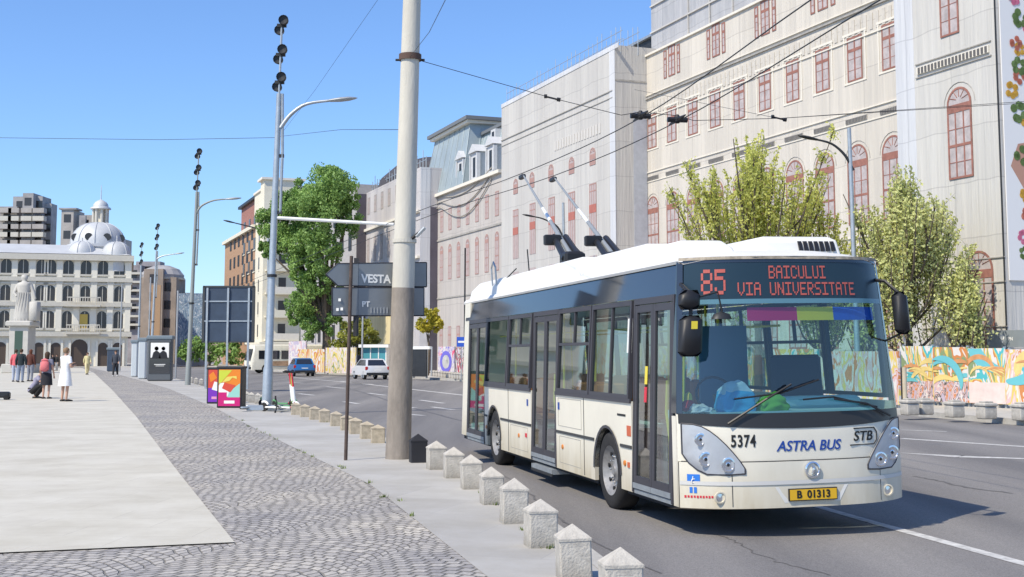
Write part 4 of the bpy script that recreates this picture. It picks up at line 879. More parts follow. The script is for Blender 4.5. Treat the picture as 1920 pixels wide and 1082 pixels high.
# roof
b = MB(); prof = [(-HW + .02, 2.84), (-HW + .0, 2.87), (-HW + .05, 2.93), (-1.05, 2.965), (-.5, 2.99), (0, 3.0), (.5, 2.99), (1.05, 2.965), (HW - .05, 2.93), (HW, 2.87), (HW - .02, 2.84)]
vs_ = []; ny = 26; np_ = len(prof)
for j in range(ny + 1):
    y = .1 + (LEN - .1) * (j / ny)
    for (x, z) in prof:
        f0 = FS(x, 2.86)[1] - .02; yy = max(0, 0)
        t = j / ny; y_ = f0 + (LEN - .02 - f0) * t
        zz = z - (.10 * max(0, 1 - t * 30)) * (1 if z > 2.9 else 0); vs_.append((x, y_, zz))
b.add(vs_, [(j * np_ + i, j * np_ + i + 1, (j + 1) * np_ + i + 1, (j + 1) * np_ + i) for j in range(ny) for i in range(np_ - 1)], M_roof)
b.add([vs_[i] for i in range(np_)], [tuple(range(np_))], M_roof); b.add([vs_[ny * np_ + i] for i in range(np_)], [tuple(range(np_))], M_roof); b.build('roof', bus, smooth=45)
b = MB(); fgrid(b, -HW + .01, HW - .01, 2.868, 2.90, .015, mat('roof_grime', (.36, .31, .24), .9, var=.4, vs=12), nz=1); b.build('roof_edge', bus)
def fairing(y0, y1, x0, x1, z0, z1, ch=.16, m=M_roof, nm='roof_cover', ex=0.3):
    q = MB(); v = [(x0, y0, z0), (x1, y0, z0), (x1, y1, z0), (x0, y1, z0), (x0 + .03, y0 + ex * .35, z1 - ch), (x1 - .03, y0 + ex * .35, z1 - ch), (x1 - .03, y1 - ex * .3, z1 - ch), (x0 + .03, y1 - ex * .3, z1 - ch), (x0 + ch * 1.1, y0 + ex, z1), (x1 - ch * 1.1, y0 + ex, z1), (x1 - ch * 1.1, y1 - ex, z1), (x0 + ch * 1.1, y1 - ex, z1)]
    q.add(v, [(0, 1, 5, 4), (1, 2, 6, 5), (2, 3, 7, 6), (3, 0, 4, 7), (4, 5, 9, 8), (5, 6, 10, 9), (6, 7, 11, 10), (7, 4, 8, 11), (8, 9, 10, 11)], m)
    o = q.build(nm, bus, smooth=45, weld=False); md = o.modifiers.new('b', 'BEVEL'); md.width = .035; md.segments = 3; return o
fairing(4.15, 11.5, -1.2, -.45, 2.92, 3.24); fairing(1.5, 4.0, -1.2, -.35, 2.92, 3.20); fairing(4.15, 11.5, .45, 1.2, 2.92, 3.22)
fairing(.75, 2.5, -1.0, -.22, 2.93, 3.17, .1, nm='roof_pod', ex=.25)
pod = fairing(.6, 2.4, .05, 1.1, 2.93, 3.2, .05, nm='roof_pod', ex=.22)
b = MB()
for k in range(7): x_ = .52 + k * .073; b.add([(x_, .60, 3.02), (x_ + .045, .60, 3.02), (x_ + .045, .652, 3.135), (x_, .652, 3.135), (x_, .69, 3.02), (x_ + .045, .69, 3.02), (x_ + .045, .74, 3.135), (x_, .74, 3.135)], [(0, 1, 2, 3), (4, 5, 6, 7), (0, 1, 5, 4), (3, 2, 6, 7), (0, 3, 7, 4), (1, 2, 6, 5)], M_black)
for v_ in (0,): b.build('vent_slot', pod)
# trolley gear
base = MB(); base.box(-.75, .75, 5.9, 7.6, 3.02, 3.24, M_dark, .04); base.box(-.5, .5, 4.9, 5.9, 3.0, 3.12, M_dark, .03); base.tube([(-.95, 7.6, 2.95), (-1.0, 7.6, 3.6)], .012, M_dark, 5)
for x_ in (-.62, -.1, .1, .62): base.tube([(x_, 6.4, 3.1), (x_, 6.4, 3.28)], .05, M_black, 8)
base.build('trolley_base', bus)
busM = Matrix.Translation(bus.location) @ bus.rotation_euler.to_matrix().to_4x4() @ Matrix.Scale(.97, 4)
inv = busM.inverted()
WIRE = 5.55; WA = [(3.9, 8), (3.24, 13.0), (2.03, 20.0), (.21, 26.0), (-3.0, 36), (-13, 66), (-26, 105)]
def wz(u, v): return None
def PW(u, v): 
    a, s = ray(u, v); Y = (WIRE - H) / s; return Vector((a * Y, Y, WIRE))
tipA, tipB = PW(979, 325), PW(1037, 330)
for sx_b, tip, hd in ((-.36, tipA, 1), (.36, tipB, 1)):
    t_ = inv @ tip; pv = Vector((sx_b, 6.9, 3.42))
    b = MB(); dv = (t_ - pv); b.tube([pv, pv + dv * .35, pv + dv * .5, pv + dv * .97], [.045, .036, .028, .018], mat('pole_grey', (.30, .32, .33), .5, .2), 8)
    b.tube([pv + dv * .35, pv + dv * .5], [.038, .032], M_white, 8); po = b.build('trolley_pole', bus, smooth=50)
    b = MB(); b.box(t_.x - .05, t_.x + .05, t_.y - .16, t_.y + .16, t_.z - .13, t_.z - .03, M_black, .02); b.tube([t_ - Vector((0, 0, .1)), pv + dv * .955], .035, M_black, 6); b.build('contact_shoe', po)
    b = MB(); side = Vector((.13, 0, 0)); d = dv.normalized()
    for s_ in (-1, 1):
        b.tube([pv + side * s_ - d * .1, pv + side * s_ * .8 + d * 1.5], .055, M_black, 8)
        b.tube([pv + side * s_ * 1.2 + Vector((0, -.6, -.2)), pv + side * s_ + d * 1.2 + Vector((0, 0, -.02))], .03, M_dark, 6)
    b.box(pv.x - .17, pv.x + .17, pv.y - .22, pv.y + .15, 3.2, 3.50, M_black, .04); b.box(*[pv.x - .15, pv.x + .15], (pv + d * 1.2).y - .06, (pv + d * 1.2).y + .06, (pv + d * 1.2).z - .08, (pv + d * 1.2).z + .1, M_black, .02)
    b.build('spring_frame', bus)
b = MB(); b.tube([(-1.15, 9.3, 3.1), (-1.17, 9.3, 3.42), (-1.17, 9.45, 3.52), (-1.17, 9.62, 3.42), (-1.15, 9.62, 3.1)], .018, M_steel, 6); b.tube([(-1.05, 8.9, 3.2), (-1.05, 8.2, 3.32)], .012, M_dark, 5); b.build('roof_hook', bus)

for o in list(bus.children_recursive):      # the body sides lean inwards above the waist
    if o.type == 'MESH' and o.matrix_basis.translation.length < 1e-6 and o.parent and not (o.name.split('.')[0] in ('trolley_pole', 'contact_shoe', 'spring_frame', 'tyre', 'rim')):
        if o.data.get('leaned'): continue
        for v in o.data.vertices:
            if v.co.z > 1.3: v.co.x *= 1 - .052 * (min(v.co.z, 2.95) - 1.3)
        o.data['leaned'] = 1
# ------------------------------------------------------------ overhead wires
def wire(name, pts, rad, label, cat='wire', group=None):
    b = MB(); b.tube(pts, rad, M_wire, 5); o = b.build(name); tag(o, label, cat, group); return o
def wpts(uvs): return [PW(u, v) for u, v in uvs]
wa = wpts([(1900, -250), (1520, 0), (1201, 221), (979, 325)]); wb = wpts([(2050, -230), (1650, 0), (1270, 228), (1037, 330)])
ext = [(-2.6, 34), (-6.8, 46), (-14.5, 68), (-26.5, 100)]
wa += [Vector((x, y, WIRE - .02)) for x, y in ext]; wb += [Vector((x + .62, y + .1, WIRE - .02)) for x, y in ext]
def smooth_pts(p, n=6):
    out = []
    for i in range(len(p) - 1):
        p0 = p[max(i - 1, 0)]; p1 = p[i]; p2 = p[i + 1]; p3 = p[min(i + 2, len(p) - 1)]
        for k in range(n):
            t = k / n; out.append(0.5 * ((2 * p1) + (p2 - p0) * t + (2 * p0 - 5 * p1 + 4 * p2 - p3) * t * t + (3 * p1 - p0 - 3 * p2 + p3) * t ** 3))
    return out + [p[-1]]
wire('overhead_wire', smooth_pts(wa), .009, 'left one of the pair of trolley contact wires above the bus', group='trolley contact wires')
wire('overhead_wire', smooth_pts(wb), .009, 'right one of the pair of trolley contact wires above the bus', group='trolley contact wires')
pA, pB = PW(1201, 221), PW(1270, 228)
poleG = G(744, 862); poleG.y += .2
ptop = P(768, 108, poleG.y)
def fitting(name, label, c, dirv, L=.34):
    d = Vector(dirv).normalized(); r = thing(name, label, 'wire fitting', c, 0, 'wire hangers and insulators')
    b = MB(); b.tube([d * -L * 1.3, d * -L * .4, d * L * .4, d * L * 1.3], [.012, .034, .034, .012], M_black, 6); b.build('clamp_bar', r)
    x = Vector((1, .15, .0)).normalized(); b = MB(); b.tube([x * -.17, x * .17], [.045, .045], M_black, 8); b.lathe([(.03, -.06), (.06, -.03), (.06, .04), (.025, .09)], M_black, 8); b.build('insulator', r); return r
fitting('wire_hanger', 'black hanger clamp on the left contact wire above the bus', pA + Vector((0, 0, .03)), wa[2] - wa[1])
fitting('wire_hanger', 'black hanger clamp on the right contact wire above the bus', pB + Vector((0, 0, .03)), wb[2] - wb[1])
rbase = P(1925, 193, 27.0)
sp = [ptop, P(1035, 184, 20.3), P(1165, 216, 20.2), pA + Vector((0, 0, .1)), pB + Vector((0, 0, .1)), P(1300, 226, 20.9), P(1460, 222, 22), rbase]
wire('span_wire', sp, .006, 'thin span wire from the concrete pole across both contact wires to the right', group='span wires')
for i, (u, v, Y) in enumerate(((1035, 184, 20.3), (1460, 222, 22.0))):
    b = MB(); c = P(u, v, Y); b.tube([c - Vector((.13, 0, -.03)), c - Vector((.08, 0, -.03))], .035, M_black, 6); b.tube([c - Vector((.08, 0, -.02)), c + Vector((.08, 0, -.02))], .016, M_black, 6); b.tube([c + Vector((.08, 0, -.02)), c + Vector((.14, 0, -.03))], .035, M_black, 6)
    tag(b.build('insulator'), ['small black insulator on the span wire in front of the pale netting block', 'small black insulator on the span wire in front of the red windows'][i], 'insulator', 'span wire insulators')
wire('span_wire', [P(-30, 258, 44), P(300, 262, 41), P(522, 258, 38.6)], .008, 'thin wire across the sky from the left edge to the nearest lamp column', group='span wires')
wire('span_wire', [P(524, 256, 38.6), P(640, 243, 32), ptop + Vector((0, 0, -1.2))], .006, 'thin wire from the nearest lamp column to the concrete pole', group='span wires')
wire('span_wire', [P(715, -10, 27), P(590, 170, 34), P(528, 250, 38.6)], .004, 'very thin slanting wire in the sky left of the concrete pole', group='span wires')
wire('span_wire', [ptop, P(805, 60, 16), P(845, -20, 12)], .004, 'very thin slanting wire rising right of the concrete pole', group='span wires')
b = MB(); c = P(1745, 300, 30)
wire('span_wire', [P(1190, 168, 60), P(1460, 222, 40), P(1925, 190, 34)], .008, 'faint wire running in front of the red windowed facade', group='span wires')
# ------------------------------------------------------------ concrete pole
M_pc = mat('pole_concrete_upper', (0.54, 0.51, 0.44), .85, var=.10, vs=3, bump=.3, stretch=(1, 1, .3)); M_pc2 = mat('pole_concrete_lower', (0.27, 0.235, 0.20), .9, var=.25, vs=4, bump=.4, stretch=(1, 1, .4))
cp = thing('utility_pole', 'tall round concrete pole, cream above and dirty grey below, standing among the bollards', 'pole', poleG)
top = P(776, -120, poleG.y) - poleG; top.y = 0; jn = P(757, 540, poleG.y) - poleG
def lp(t): return top * t
b = MB(); tj = jn.z / top.z
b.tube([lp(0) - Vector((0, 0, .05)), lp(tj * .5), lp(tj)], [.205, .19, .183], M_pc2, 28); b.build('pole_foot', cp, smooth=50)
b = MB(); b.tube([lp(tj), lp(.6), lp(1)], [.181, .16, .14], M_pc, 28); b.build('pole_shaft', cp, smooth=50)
tb = (hz(108, poleG.y)) / top.z; q = lp(tb)
b = MB(); b.lathe([(.165, -.05), (.185, -.05), (.185, .05), (.165, .05)], mat('clamp_rust', (.10, .06, .045), .8), 24, q, cap=False); b.tube([q + Vector((-.24, 0, -.04)), q + Vector((.24, 0, -.04))], .02, M_black, 6); b.build('pole_band', cp, smooth=50)
q = lp(hz(452, poleG.y) / top.z); b = MB(); b.lathe([(.185, -.03), (.195, -.03), (.195, .03), (.185, .03)], M_pc, 24, q); b.tube([q + Vector((.12, -.12, .02)), q + Vector((.33, -.16, .19))], .028, M_black, 6); b.tube([q + Vector((.2, -.14, .06)), q + Vector((.34, -.17, .2))], .03, M_steel, 6); b.build('pole_bracket', cp)
# ------------------------------------------------------------ direction sign
sg = G(648, 863); sign = thing('direction_sign', 'grey arrow shaped direction sign on a thin rusty post, left of the concrete pole', 'sign', sg)
M_post = mat('rust_post', (.085, .06, .05), .8, var=.3, vs=10); tp = P(659, 480, sg.y) - sg; tp.y = 0
b = MB(); b.tube([(0, 0, -.05), tp], .028, M_post, 10); b.build('post', sign, smooth=50)
b = MB(); Yb = .12
KS = .5
def sp_(u, v):
    a, s = ray(u, v); Y = (sg.y + Yb - KS * sg.x) / (1 - KS * a); return (a * Y - sg.x, H + s * Y)
M_sign = mat('sign_grey', (.23, .245, .255), .4, .2, var=.08); M_edge = mat('sign_edge', (.03, .03, .035), .6)
c1 = sp_(664, 490); c2 = sp_(672, 625); b.box(c1[0], c2[0], Yb + .01, Yb + .09, sp_(668, 630)[1], sp_(668, 484)[1], M_edge); b.build('mount', sign)
def board(uv, nm):
    b = MB(); pts = [sp_(*p) for p in uv]; b.prism(pts, lambda p, q: (p[0], q + KS * p[0], p[1]), Yb - .065, Yb - .045, M_sign)
    n_ = len(pts)
    for i in range(n_): a, c = pts[i], pts[(i + 1) % n_]; b.tube([(a[0], Yb - .055 + KS * a[0], a[1]), (c[0], Yb - .055 + KS * c[0], c[1])], .013, M_edge, 5)
    return b.build(nm, sign)
bd1 = board([(612, 515), (634, 495), (800, 493), (800, 538), (634, 536)], 'arrow_board'); bd2 = board([(624, 540), (795, 540), (795, 592), (624, 592)], 'text_board')
def stx(nm, t, u, v, h, parent, **k):
    p = sp_(u, v); return text_obj(nm, t, h, M_white, parent, (p[0], Yb - .07 + KS * p[0], p[1]), (pi / 2, 0, math.atan(KS)), **k)
stx('lettering', 'VESTA', 706, 524, .185, bd1, bold=.006, sx=.95)
stx('lettering', 'PT', 687, 571, .12, bd2, bold=.004); 
b = MB()
for u, v in ((638, 563), (634, 581), (642, 580)): p = sp_(u, v); b.box(p[0] - .02, p[0] + .02, Yb - .078 + KS * p[0], Yb - .05 + KS * p[0], p[1] - .02, p[1] + .025, M_white)
for k in range(6): p = sp_(697 + k * 6, 582); b.box(p[0] - .012, p[0] + .008, Yb - .072 + KS * p[0], Yb - .05 + KS * p[0], p[1] - .05, p[1] + .045, mat('faded_letter', (.22, .24, .26), .6))
b.build('faded_lettering', bd2)
# ------------------------------------------------------------ lamp columns
def lamp_column(u0, v0, vtop, utop, arm, label, spots=(0, .9, 1.75), head=None, steel=M_steel, twin=True, sc=1.0, Y=None, name='street_lamp', group='lamp columns on the left of the road', cant=None):
    g0 = G(u0, v0) if Y is None else Vector(((u0 - 960) / F * Y, Y, 0)); r = thing(name, label, 'street lamp', g0, 0, group)
    T = P(utop, vtop, g0.y) - g0; T.y = 0; L = T.length; ln = lambda z: Vector((T.x * z / T.z, 0, z))
    b = MB(); zt = T.z - (spots[-1] + .6 if spots else 0)
    b.tube([ln(-.05) if 0 else Vector((0, 0, -.05)), ln(1.2), ln(1.3), ln(zt * .6), ln(zt)], [.16 * sc, .15 * sc, .125 * sc, .10 * sc, .08 * sc], steel, 12)
    if twin: b.tube([ln(zt * .62) + Vector((.17 * sc, 0, 0)), ln(zt * .8) + Vector((.17 * sc, 0, 0)), ln(zt) + Vector((.1, 0, 0))], .045 * sc, steel, 8); b.box(ln(zt * .62).x - .02, ln(zt * .62).x + .22 * sc, -.04, .04, zt * .62 - .05, zt * .62 + .05, M_dark); b.box(ln(zt * .8).x - .02, ln(zt * .8).x + .22 * sc, -.04, .04, zt * .8 - .05, zt * .8 + .05, M_dark)
    b.lathe([(.13 * sc, -.04), (.15 * sc, -.04), (.15 * sc, .04), (.12 * sc, .04)], M_dark, 12, ln(zt * .42)); b.build('column', r, smooth=50)
    if spots:
        b = MB(); b.tube([ln(zt), ln(T.z - .15)], .035, steel, 8)
        b.build('mast', r)
        for k, s in enumerate(spots):
            b = MB(); c = ln(T.z - .25 - s)
            for dx in (-.1, .1):
                b.lathe([(.06, .12), (.13, .08), (.155, -.1), (.14, -.13), (.13, -.08), (0, -.06)], M_dark, 12, (c.x + dx * .8, -.1 * (1 if dx > 0 else -1), c.z + dx * 1.3), ax='y')
            b.box(c.x - .14, c.x + .14, -.05, .05, c.z - .05, c.z + .05, M_dark); b.build('floodlight', r, smooth=40)
    # arm: list of pixel points, last is head centre
    if arm:
        pts = [P(u, v, g0.y) - g0 for u, v in arm]; pts = smooth_pts(pts, 4)
        b = MB(); n_ = len(pts); b.tube(pts, [.07 * sc - .035 * sc * i / n_ for i in range(n_)], steel if head != 'dark' else M_dark, 8); b.build('arm', r, smooth=50)
        e = pts[-1]; d = (pts[-1] - pts[-3]).normalized(); L2 = .42 * sc
        hb = MB(); pf = [(-L2 * .55, .03), (-L2 * .2, .1), (L2 * .5, .15), (L2 * 1.1, .14), (L2 * 1.6, .07), (L2 * 1.75, .01)]
        hb.tube([e + d * p for p, _ in pf], [q * sc for _, q in pf], M_steel if head != 'dark' else M_dark, 12, flat=.45); hb.build('lamp_head', r, smooth=50)
    if cant:
        b = MB(); b.tube([P(u, v, g0.y) - g0 for u, v in cant], .05, M_white, 8); b.build('bracket_arm', r)
    return r
lamp_column(500, 770, 33, 529, [(526, 240), (545, 215), (575, 195), (625, 188)], 'nearest tall steel lamp column with three floodlight pairs and a curved arm to the right', cant=[(512, 408), (600, 413), (738, 421)])
lamp_column(352, 722, 280, 373, [(368, 400), (378, 386), (400, 376), (428, 373)], 'second tall lamp column, slender with dark floodlights, above the billboard back', steel=mat('weathered_column', (.28, .30, .29), .6, .3))
lamp_column(286, 0, 420, 296, [(292, 487), (305, 480), (330, 476)], 'third lamp column, far behind the advertising kiosk', Y=108, sc=1.0)
lamp_column(262, 0, 455, 266, None, 'farthest and shortest looking floodlight column beside the domed palace', Y=128, twin=False)
lamp_column(507, 0, 420, 503, [(500, 436), (480, 428), (436, 417)], 'dark street lamp with its arm to the left, hidden behind the nearest lamp column', Y=140, spots=None, twin=False, head='dark', sc=1.5, group='lamps across the road')
lamp_column(1606, 0, 240, 1592, [(1600, 320), (1585, 292), (1560, 270), (1528, 261)], 'steel street lamp in front of the long red windowed facade, arm to the left', Y=43, spots=None, twin=False, head='dark', sc=.85, group='lamps across the road')
lamp_column(1062, 0, 380, 1056, [(1057, 450), (1045, 425), (1020, 411), (1000, 406)], 'street lamp beyond the bus roof, its dark head left of the trolley springs', Y=72, spots=None, twin=False, head='dark', sc=.9, group='lamps across the road')
# plain thin far poles
M_fp = mat('far_pole_grey', (.38, .40, .42), .6, .3)
for i, (u, vt, Y, r_, lb) in enumerate(((871, 465, 78, .05, 'dark thin pole beside the bus rear'), (228, 535, 120, .07, 'thin grey pole right of the domed palace corner'), (281, 520, 100, .06, 'thin grey pole above the pale kiosk'), (333, 545, 95, .07, 'grey pole left of the brown lamp foot'), (810, 650, 95, .06, 'short white post right of the concrete pole'), (680, 580, 100, .07, 'pale post behind the grey direction sign'))):
    b = MB(); z_ = hz(vt, Y); x_ = (u - 960) / F * Y; b.tube([(x_, Y, -.15), (x_ + .03, Y, z_)], r_, M_dark if i == 0 else M_fp, 8); tag(b.build('pole'), lb, 'pole', 'thin distant poles')
b = MB(); c = P(865, 641, 77.5); b.box(c.x - .28, c.x + .28, c.y - .02, c.y + .02, c.z - .3, c.z + .3, mat('sign_blue', (.03, .10, .5), .5)); b.box(c.x - .2, c.x + .2, c.y - .026, c.y - .021, c.z - .06, c.z + .06, M_white); b.tube([(c.x, c.y + .04, 0), (c.x, c.y + .04, c.z + .3)], .03, M_steel, 8)
tag(b.build('traffic_sign'), 'small blue square sign beside the rear of the bus', 'sign')
# ------------------------------------------------------------ billboard back
g0 = G(427, 729); bb = thing('billboard', 'back of a dark framed billboard on three posts behind the advertising boxes', 'billboard', g0)
def q_(u, v): p = P(u, v, g0.y) - g0; return p.x, p.z
M_bbd = mat('billboard_dark', (.045, .065, .10), .45, var=.15, vs=2); M_bbf = mat('billboard_frame', (.05, .055, .06), .6)
x0, z0 = q_(378, 640); x1, z1 = q_(477, 538)
b = MB(); b.box(x0, x1, .06, .2, z0, z1, M_bbd); 
for xa, xb in ((x0, x0 + .09), (x1 - .09, x1)): b.box(xa - .01, xb + .01, .02, .24, z0 - .02, z1 + .02, M_bbf)
b.box(x0, x1, .02, .24, z1 - .02, z1 + .06, M_bbf); b.box(x0, x1, .02, .24, z0 - .06, z0 + .0, M_bbf); b.build('panel', bb)
for u in (388, 427, 466):
    x_, _ = q_(u, 600); b = MB(); b.box(x_ - .045, x_ + .045, -.04, .06, -.02, z1 - .05, M_steel); b.build('post', bb)
b = MB()
for v in (565, 602): _, z_ = q_(400, v); b.box(x0 + .1, x1 - .1, .02, .058, z_ - .03, z_ + .03, M_steel)
b.build('crossbar', bb)
# ------------------------------------------------------------ advertising boxes
def adbox(u0, u1, vb, vt, label, cols, side=.5):
    g0 = G(u0, vb); w = (u1 - u0) / F * g0.y; h = hz(vt, g0.y); r = thing('advertising_box', label, 'advertising box', g0, -.06, 'advertising boxes on the pavement')
    b = MB(); b.box(0, w, 0, side, .0, h, M_dark, .02); b.box(-.02, w + .02, -.02, side + .02, h - .05, h + .02, M_edge, .01); b.build('cabinet', r)
    pb = MB(); n_ = 12
    cols['p'](pb, w, h); pb.build('poster', r); return r
mOr = mat('print_orange', (.75, .22, .02), .6); mLi = mat('print_lime', (.55, .60, .05), .6); mMg = mat('print_magenta', (.55, .01, .16), .6); mTe = mat('print_teal', (.30, .58, .50), .6); mRd = mat('print_red', (.62, .07, .04), .6); mPu = mat('print_purple', (.18, .03, .42), .6); mPk = mat('print_pink', (.70, .30, .45), .6); mYe = mat('print_yellow', (.75, .60, .12), .6)
def fr(pb, x0, x1, z0, z1, m, k=1): pb.box(x0, x1, -.004 - .003 * k, 0, z0, z1, m)
def poster1(pb, w, h):
    fr(pb, .05, w - .05, .06, h - .08, mOr)
    pb.add([(.06, -.011, h - .1), (.06, -.011, h * .55), (w * .6, -.011, h - .1)], [(0, 1, 2)], mLi)
    pb.add([(.06, -.011, h * .28), (w * .55, -.011, h * .28), (w * .32, -.011, h * .62), (.06, -.011, h * .6)], [(0, 1, 2, 3)], M_white)
    pb.add([(w - .06, -.012, h * .25), (w * .42, -.012, h * .25), (w * .5, -.012, h * .4), (w - .06, -.012, h * .6)], [(0, 1, 2, 3)], mTe)
    pb.add([(w * .3, -.013, h * .62), (w * .75, -.013, h * .55), (w * .55, -.013, h * .38), (w * .2, -.013, h * .48)], [(0, 1, 2, 3)], mRd)
    pb.add([(w * .2, -.0135, h * .62), (w * .5, -.0135, h * .66), (w * .62, -.0135, h * .74), (w * .8, -.0135, h * .7), (w * .78, -.0135, h * .78), (w * .4, -.0135, h * .76)], [(0, 1, 2, 3, 4, 5)], mYe)
    fr(pb, .05, w - .05, .06, h * .26, mMg, 4); fr(pb, w * .3, w * .72, h * .11, h * .18, M_white, 5); fr(pb, .05, w * .4, h * .26, h * .38, mMg, 4)
def poster2(pb, w, h):
    fr(pb, .05, w - .05, .06, h - .06, mRd); pb.add([(.07, -.01, h * .8), (w * .5, -.01, h * .9), (w * .8, -.01, h * .72), (w * .3, -.01, h * .6)], [(0, 1, 2, 3)], mOr)
    fr(pb, .05, w - .05, .06, h * .44, mPu, 2); pb.add([(w * .4, -.014, h * .4), (w - .06, -.014, h * .35), (w - .06, -.014, h * .6), (w * .6, -.014, h * .62)], [(0, 1, 2, 3)], M_white); fr(pb, w * .4, w * .8, h * .13, h * .2, mPk, 4)
adbox(387, 411, 757, 690, 'red and purple advertising box half hidden behind the brighter one', {'p': poster2})
adbox(406, 453, 765, 688, 'bright lime, orange and magenta advertising box on the left pavement', {'p': poster1})
# ------------------------------------------------------------ scooters
def scooter(label, g0, rz, cstem, cdeck, lying=False, group='rental scooters by the lamp column'):
    r = thing('electric_scooter', label, 'scooter', g0, rz, group)
    if lying: r.rotation_euler = (R(84), 0, rz); r.location.z = .09
    b = MB(); b.box(-.45, .42, -.08, .08, .1, .15, cdeck, .015); b.build('deck', r)
    b = MB(); b.tube([(.42, 0, .13), (.56, 0, .22), (.42, 0, 1.12)], [.03, .035, .025], cstem, 8); b.tube([(.54, 0, .28), (.48, 0, .72)], .045, M_white, 8); b.build('stem', r, smooth=50)
    b = MB(); b.tube([(.42, -.26, 1.14), (.46, 0, 1.13), (.42, .26, 1.14)], .018, M_dark, 6); b.tube([(.42, -.27, 1.14), (.42, -.15, 1.14)], .024, M_rubber, 6); b.tube([(.42, .27, 1.14), (.42, .15, 1.14)], .024, M_rubber, 6); b.build('handlebar', r)
    for x_ in (-.52, .56):
        b = MB(); b.lathe([(.07, -.03), (.12, -.035), (.13, 0), (.12, .035), (.07, .03)], M_rubber, 20, ax='y'); b.lathe([(.0, -.02), (.07, -.025), (.07, .025), (0, .02)], M_steel, 12, ax='y'); b.build('wheel', r, (x_, 0, .13), smooth=50)
        b = MB(); b.tube([(x_ + .15 * cos(t), 0, .13 + .15 * sin(t)) for t in (.5, .9, 1.3, 1.7, 2.1)], .03, cdeck, 6, flat=1.3); b.build('mudguard', r)
    return r
mSr = mat('scooter_red', (.62, .04, .06), .35); mSg = mat('scooter_green', (.12, .32, .14), .4)
scooter('red and white rental scooter standing upright by the nearest lamp column', G(523, 772), R(-25), mSr, M_white)
scooter('second red scooter parked close behind the red and white one', G(519, 764), R(-20), mSr, mSg)
scooter('green scooter with a yellowish stem standing last by the bollards', G(531, 769), R(-50), mat('scooter_lime', (.35, .42, .08), .4), mSg)
scooter('black and grey scooter lying on its side on the pavement', G(492, 771), R(8), M_dark, M_steel, True)
# ------------------------------------------------------------ ad kiosk and grey kiosks
def kiosk(u0, u1, vb, vt, Y, label, face=True, m=None, name='advertising_kiosk', cat='kiosk', dep=1.0):
    x0 = (u0 - 960) / F * Y; w = (u1 - u0) / F * Y; h = hz(vt, Y); r = thing(name, label, cat, (x0, Y, 0), 0)
    b = MB(); b.box(0, w, 0, dep, 0, h, m or mat('kiosk_grey', (.11, .12, .13), .5, .2), .08); b.box(-.06, w + .06, -.06, dep + .06, h - .22, h + .03, mat('kiosk_cap', (.16, .20, .23), .5), .05); b.build('cabinet', r)
    if face:
        b = MB(); b.box(.14, w - .1, -.02, .01, .45, h - .35, M_band); b.box(.22, w - .18, -.03, -.02, h * .52, h - .42, M_white)
        for cx, s in ((w * .38, 1.0), (w * .66, .92)):
            b.lathe([(0, -.036), (.13 * s, -.036)], M_black, 12, (cx, 0, h * .70 * 1.03), ax='y'); b.add([(cx - .28, -.038, h * .5), (cx + .28, -.038, h * .5), (cx + .2, -.038, h * .63), (cx + .05, -.038, h * .67), (cx - .05, -.038, h * .67), (cx - .2, -.038, h * .63)], [(0, 1, 2, 3, 4, 5)], M_black)
        b.box(w * .3, w * .75, -.03, -.02, h * .36, h * .375, M_white); b.box(w * .36, w * .7, -.03, -.02, h * .33, h * .34, M_white); b.build('poster', r)
    return r
kiosk(279, 325, 717, 630, 78, 'dark advertising kiosk showing a black and white poster, on the far pavement', dep=.45)
kiosk(262, 277, 712, 634, 84, 'narrow pale grey cabinet immediately left of the dark poster kiosk', False, mat('kiosk_pale', (.50, .54, .56), .5, .1), 'street_cabinet', 'cabinet', 2.0)
kiosk(249, 261, 708, 638, 92, 'pale grey cabinet second left of the dark poster kiosk', False, MT['kiosk_pale'], 'street_cabinet', 'cabinet', 2.0)
kiosk(204, 228, 695, 652, 120, 'distant dark advertising kiosk behind the walking person', False, M_bbd, 'advertising_kiosk', 'kiosk', .4)
# ------------------------------------------------------------ mural fence on the right
def mural_panel(name, label, p0, p1, h, m, z0=.12):
    d = (p1 - p0); L = d.length; r = thing(name, label, 'fence panel', p0, atan2(d.y, d.x), 'painted hoarding panels'); b = MB(); b.box(0, L - .005, 0, .06, z0, h, m); b.build('board', r); b = MB()
    for x_ in (.05, L - .12): b.box(x_, x_ + .07, .07, .14, 0, h + .05, M_steel)
    b.box(.3, .9, .0, .4, 0, .11, M_conc); b.box(L - .9, L - .3, 0, .4, 0, .11, M_conc); b.build('support', r); return r, L
def mural_mat(name, cols, sc, seed):
    m, n, l, p = node_mat(name); tc = n.new('ShaderNodeTexCoord'); mp = n.new('ShaderNodeMapping'); mp.inputs['Location'].default_value = (seed, seed, seed); mp.inputs['Rotation'].default_value = (0, .7, 0); mp.inputs['Scale'].default_value = (1.6, 1, .7); l.new(tc.outputs['Object'], mp.inputs[0])
    t = n.new('ShaderNodeTexNoise'); t.inputs['Scale'].default_value = sc; t.inputs['Detail'].default_value = 3; t.inputs['Distortion'].default_value = 2.2; l.new(mp.outputs[0], t.inputs[0])
    cr = n.new('ShaderNodeValToRGB'); cr.color_ramp.interpolation = 'CONSTANT'; l.new(t.outputs[0], cr.inputs[0]); e = cr.color_ramp.elements
    ps = [.0, .36, .42, .47, .51, .55, .60, .66]
    e[0].color = (*cols[0], 1); e[0].position = 0; e[1].color = (*cols[1], 1); e[1].position = ps[1]
    for i in range(2, len(cols)): q = e.new(ps[i]); q.color = (*cols[i], 1)
    l.new(cr.outputs[0], p.inputs['Base Color']); p.inputs['Roughness'].default_value = .6; return m
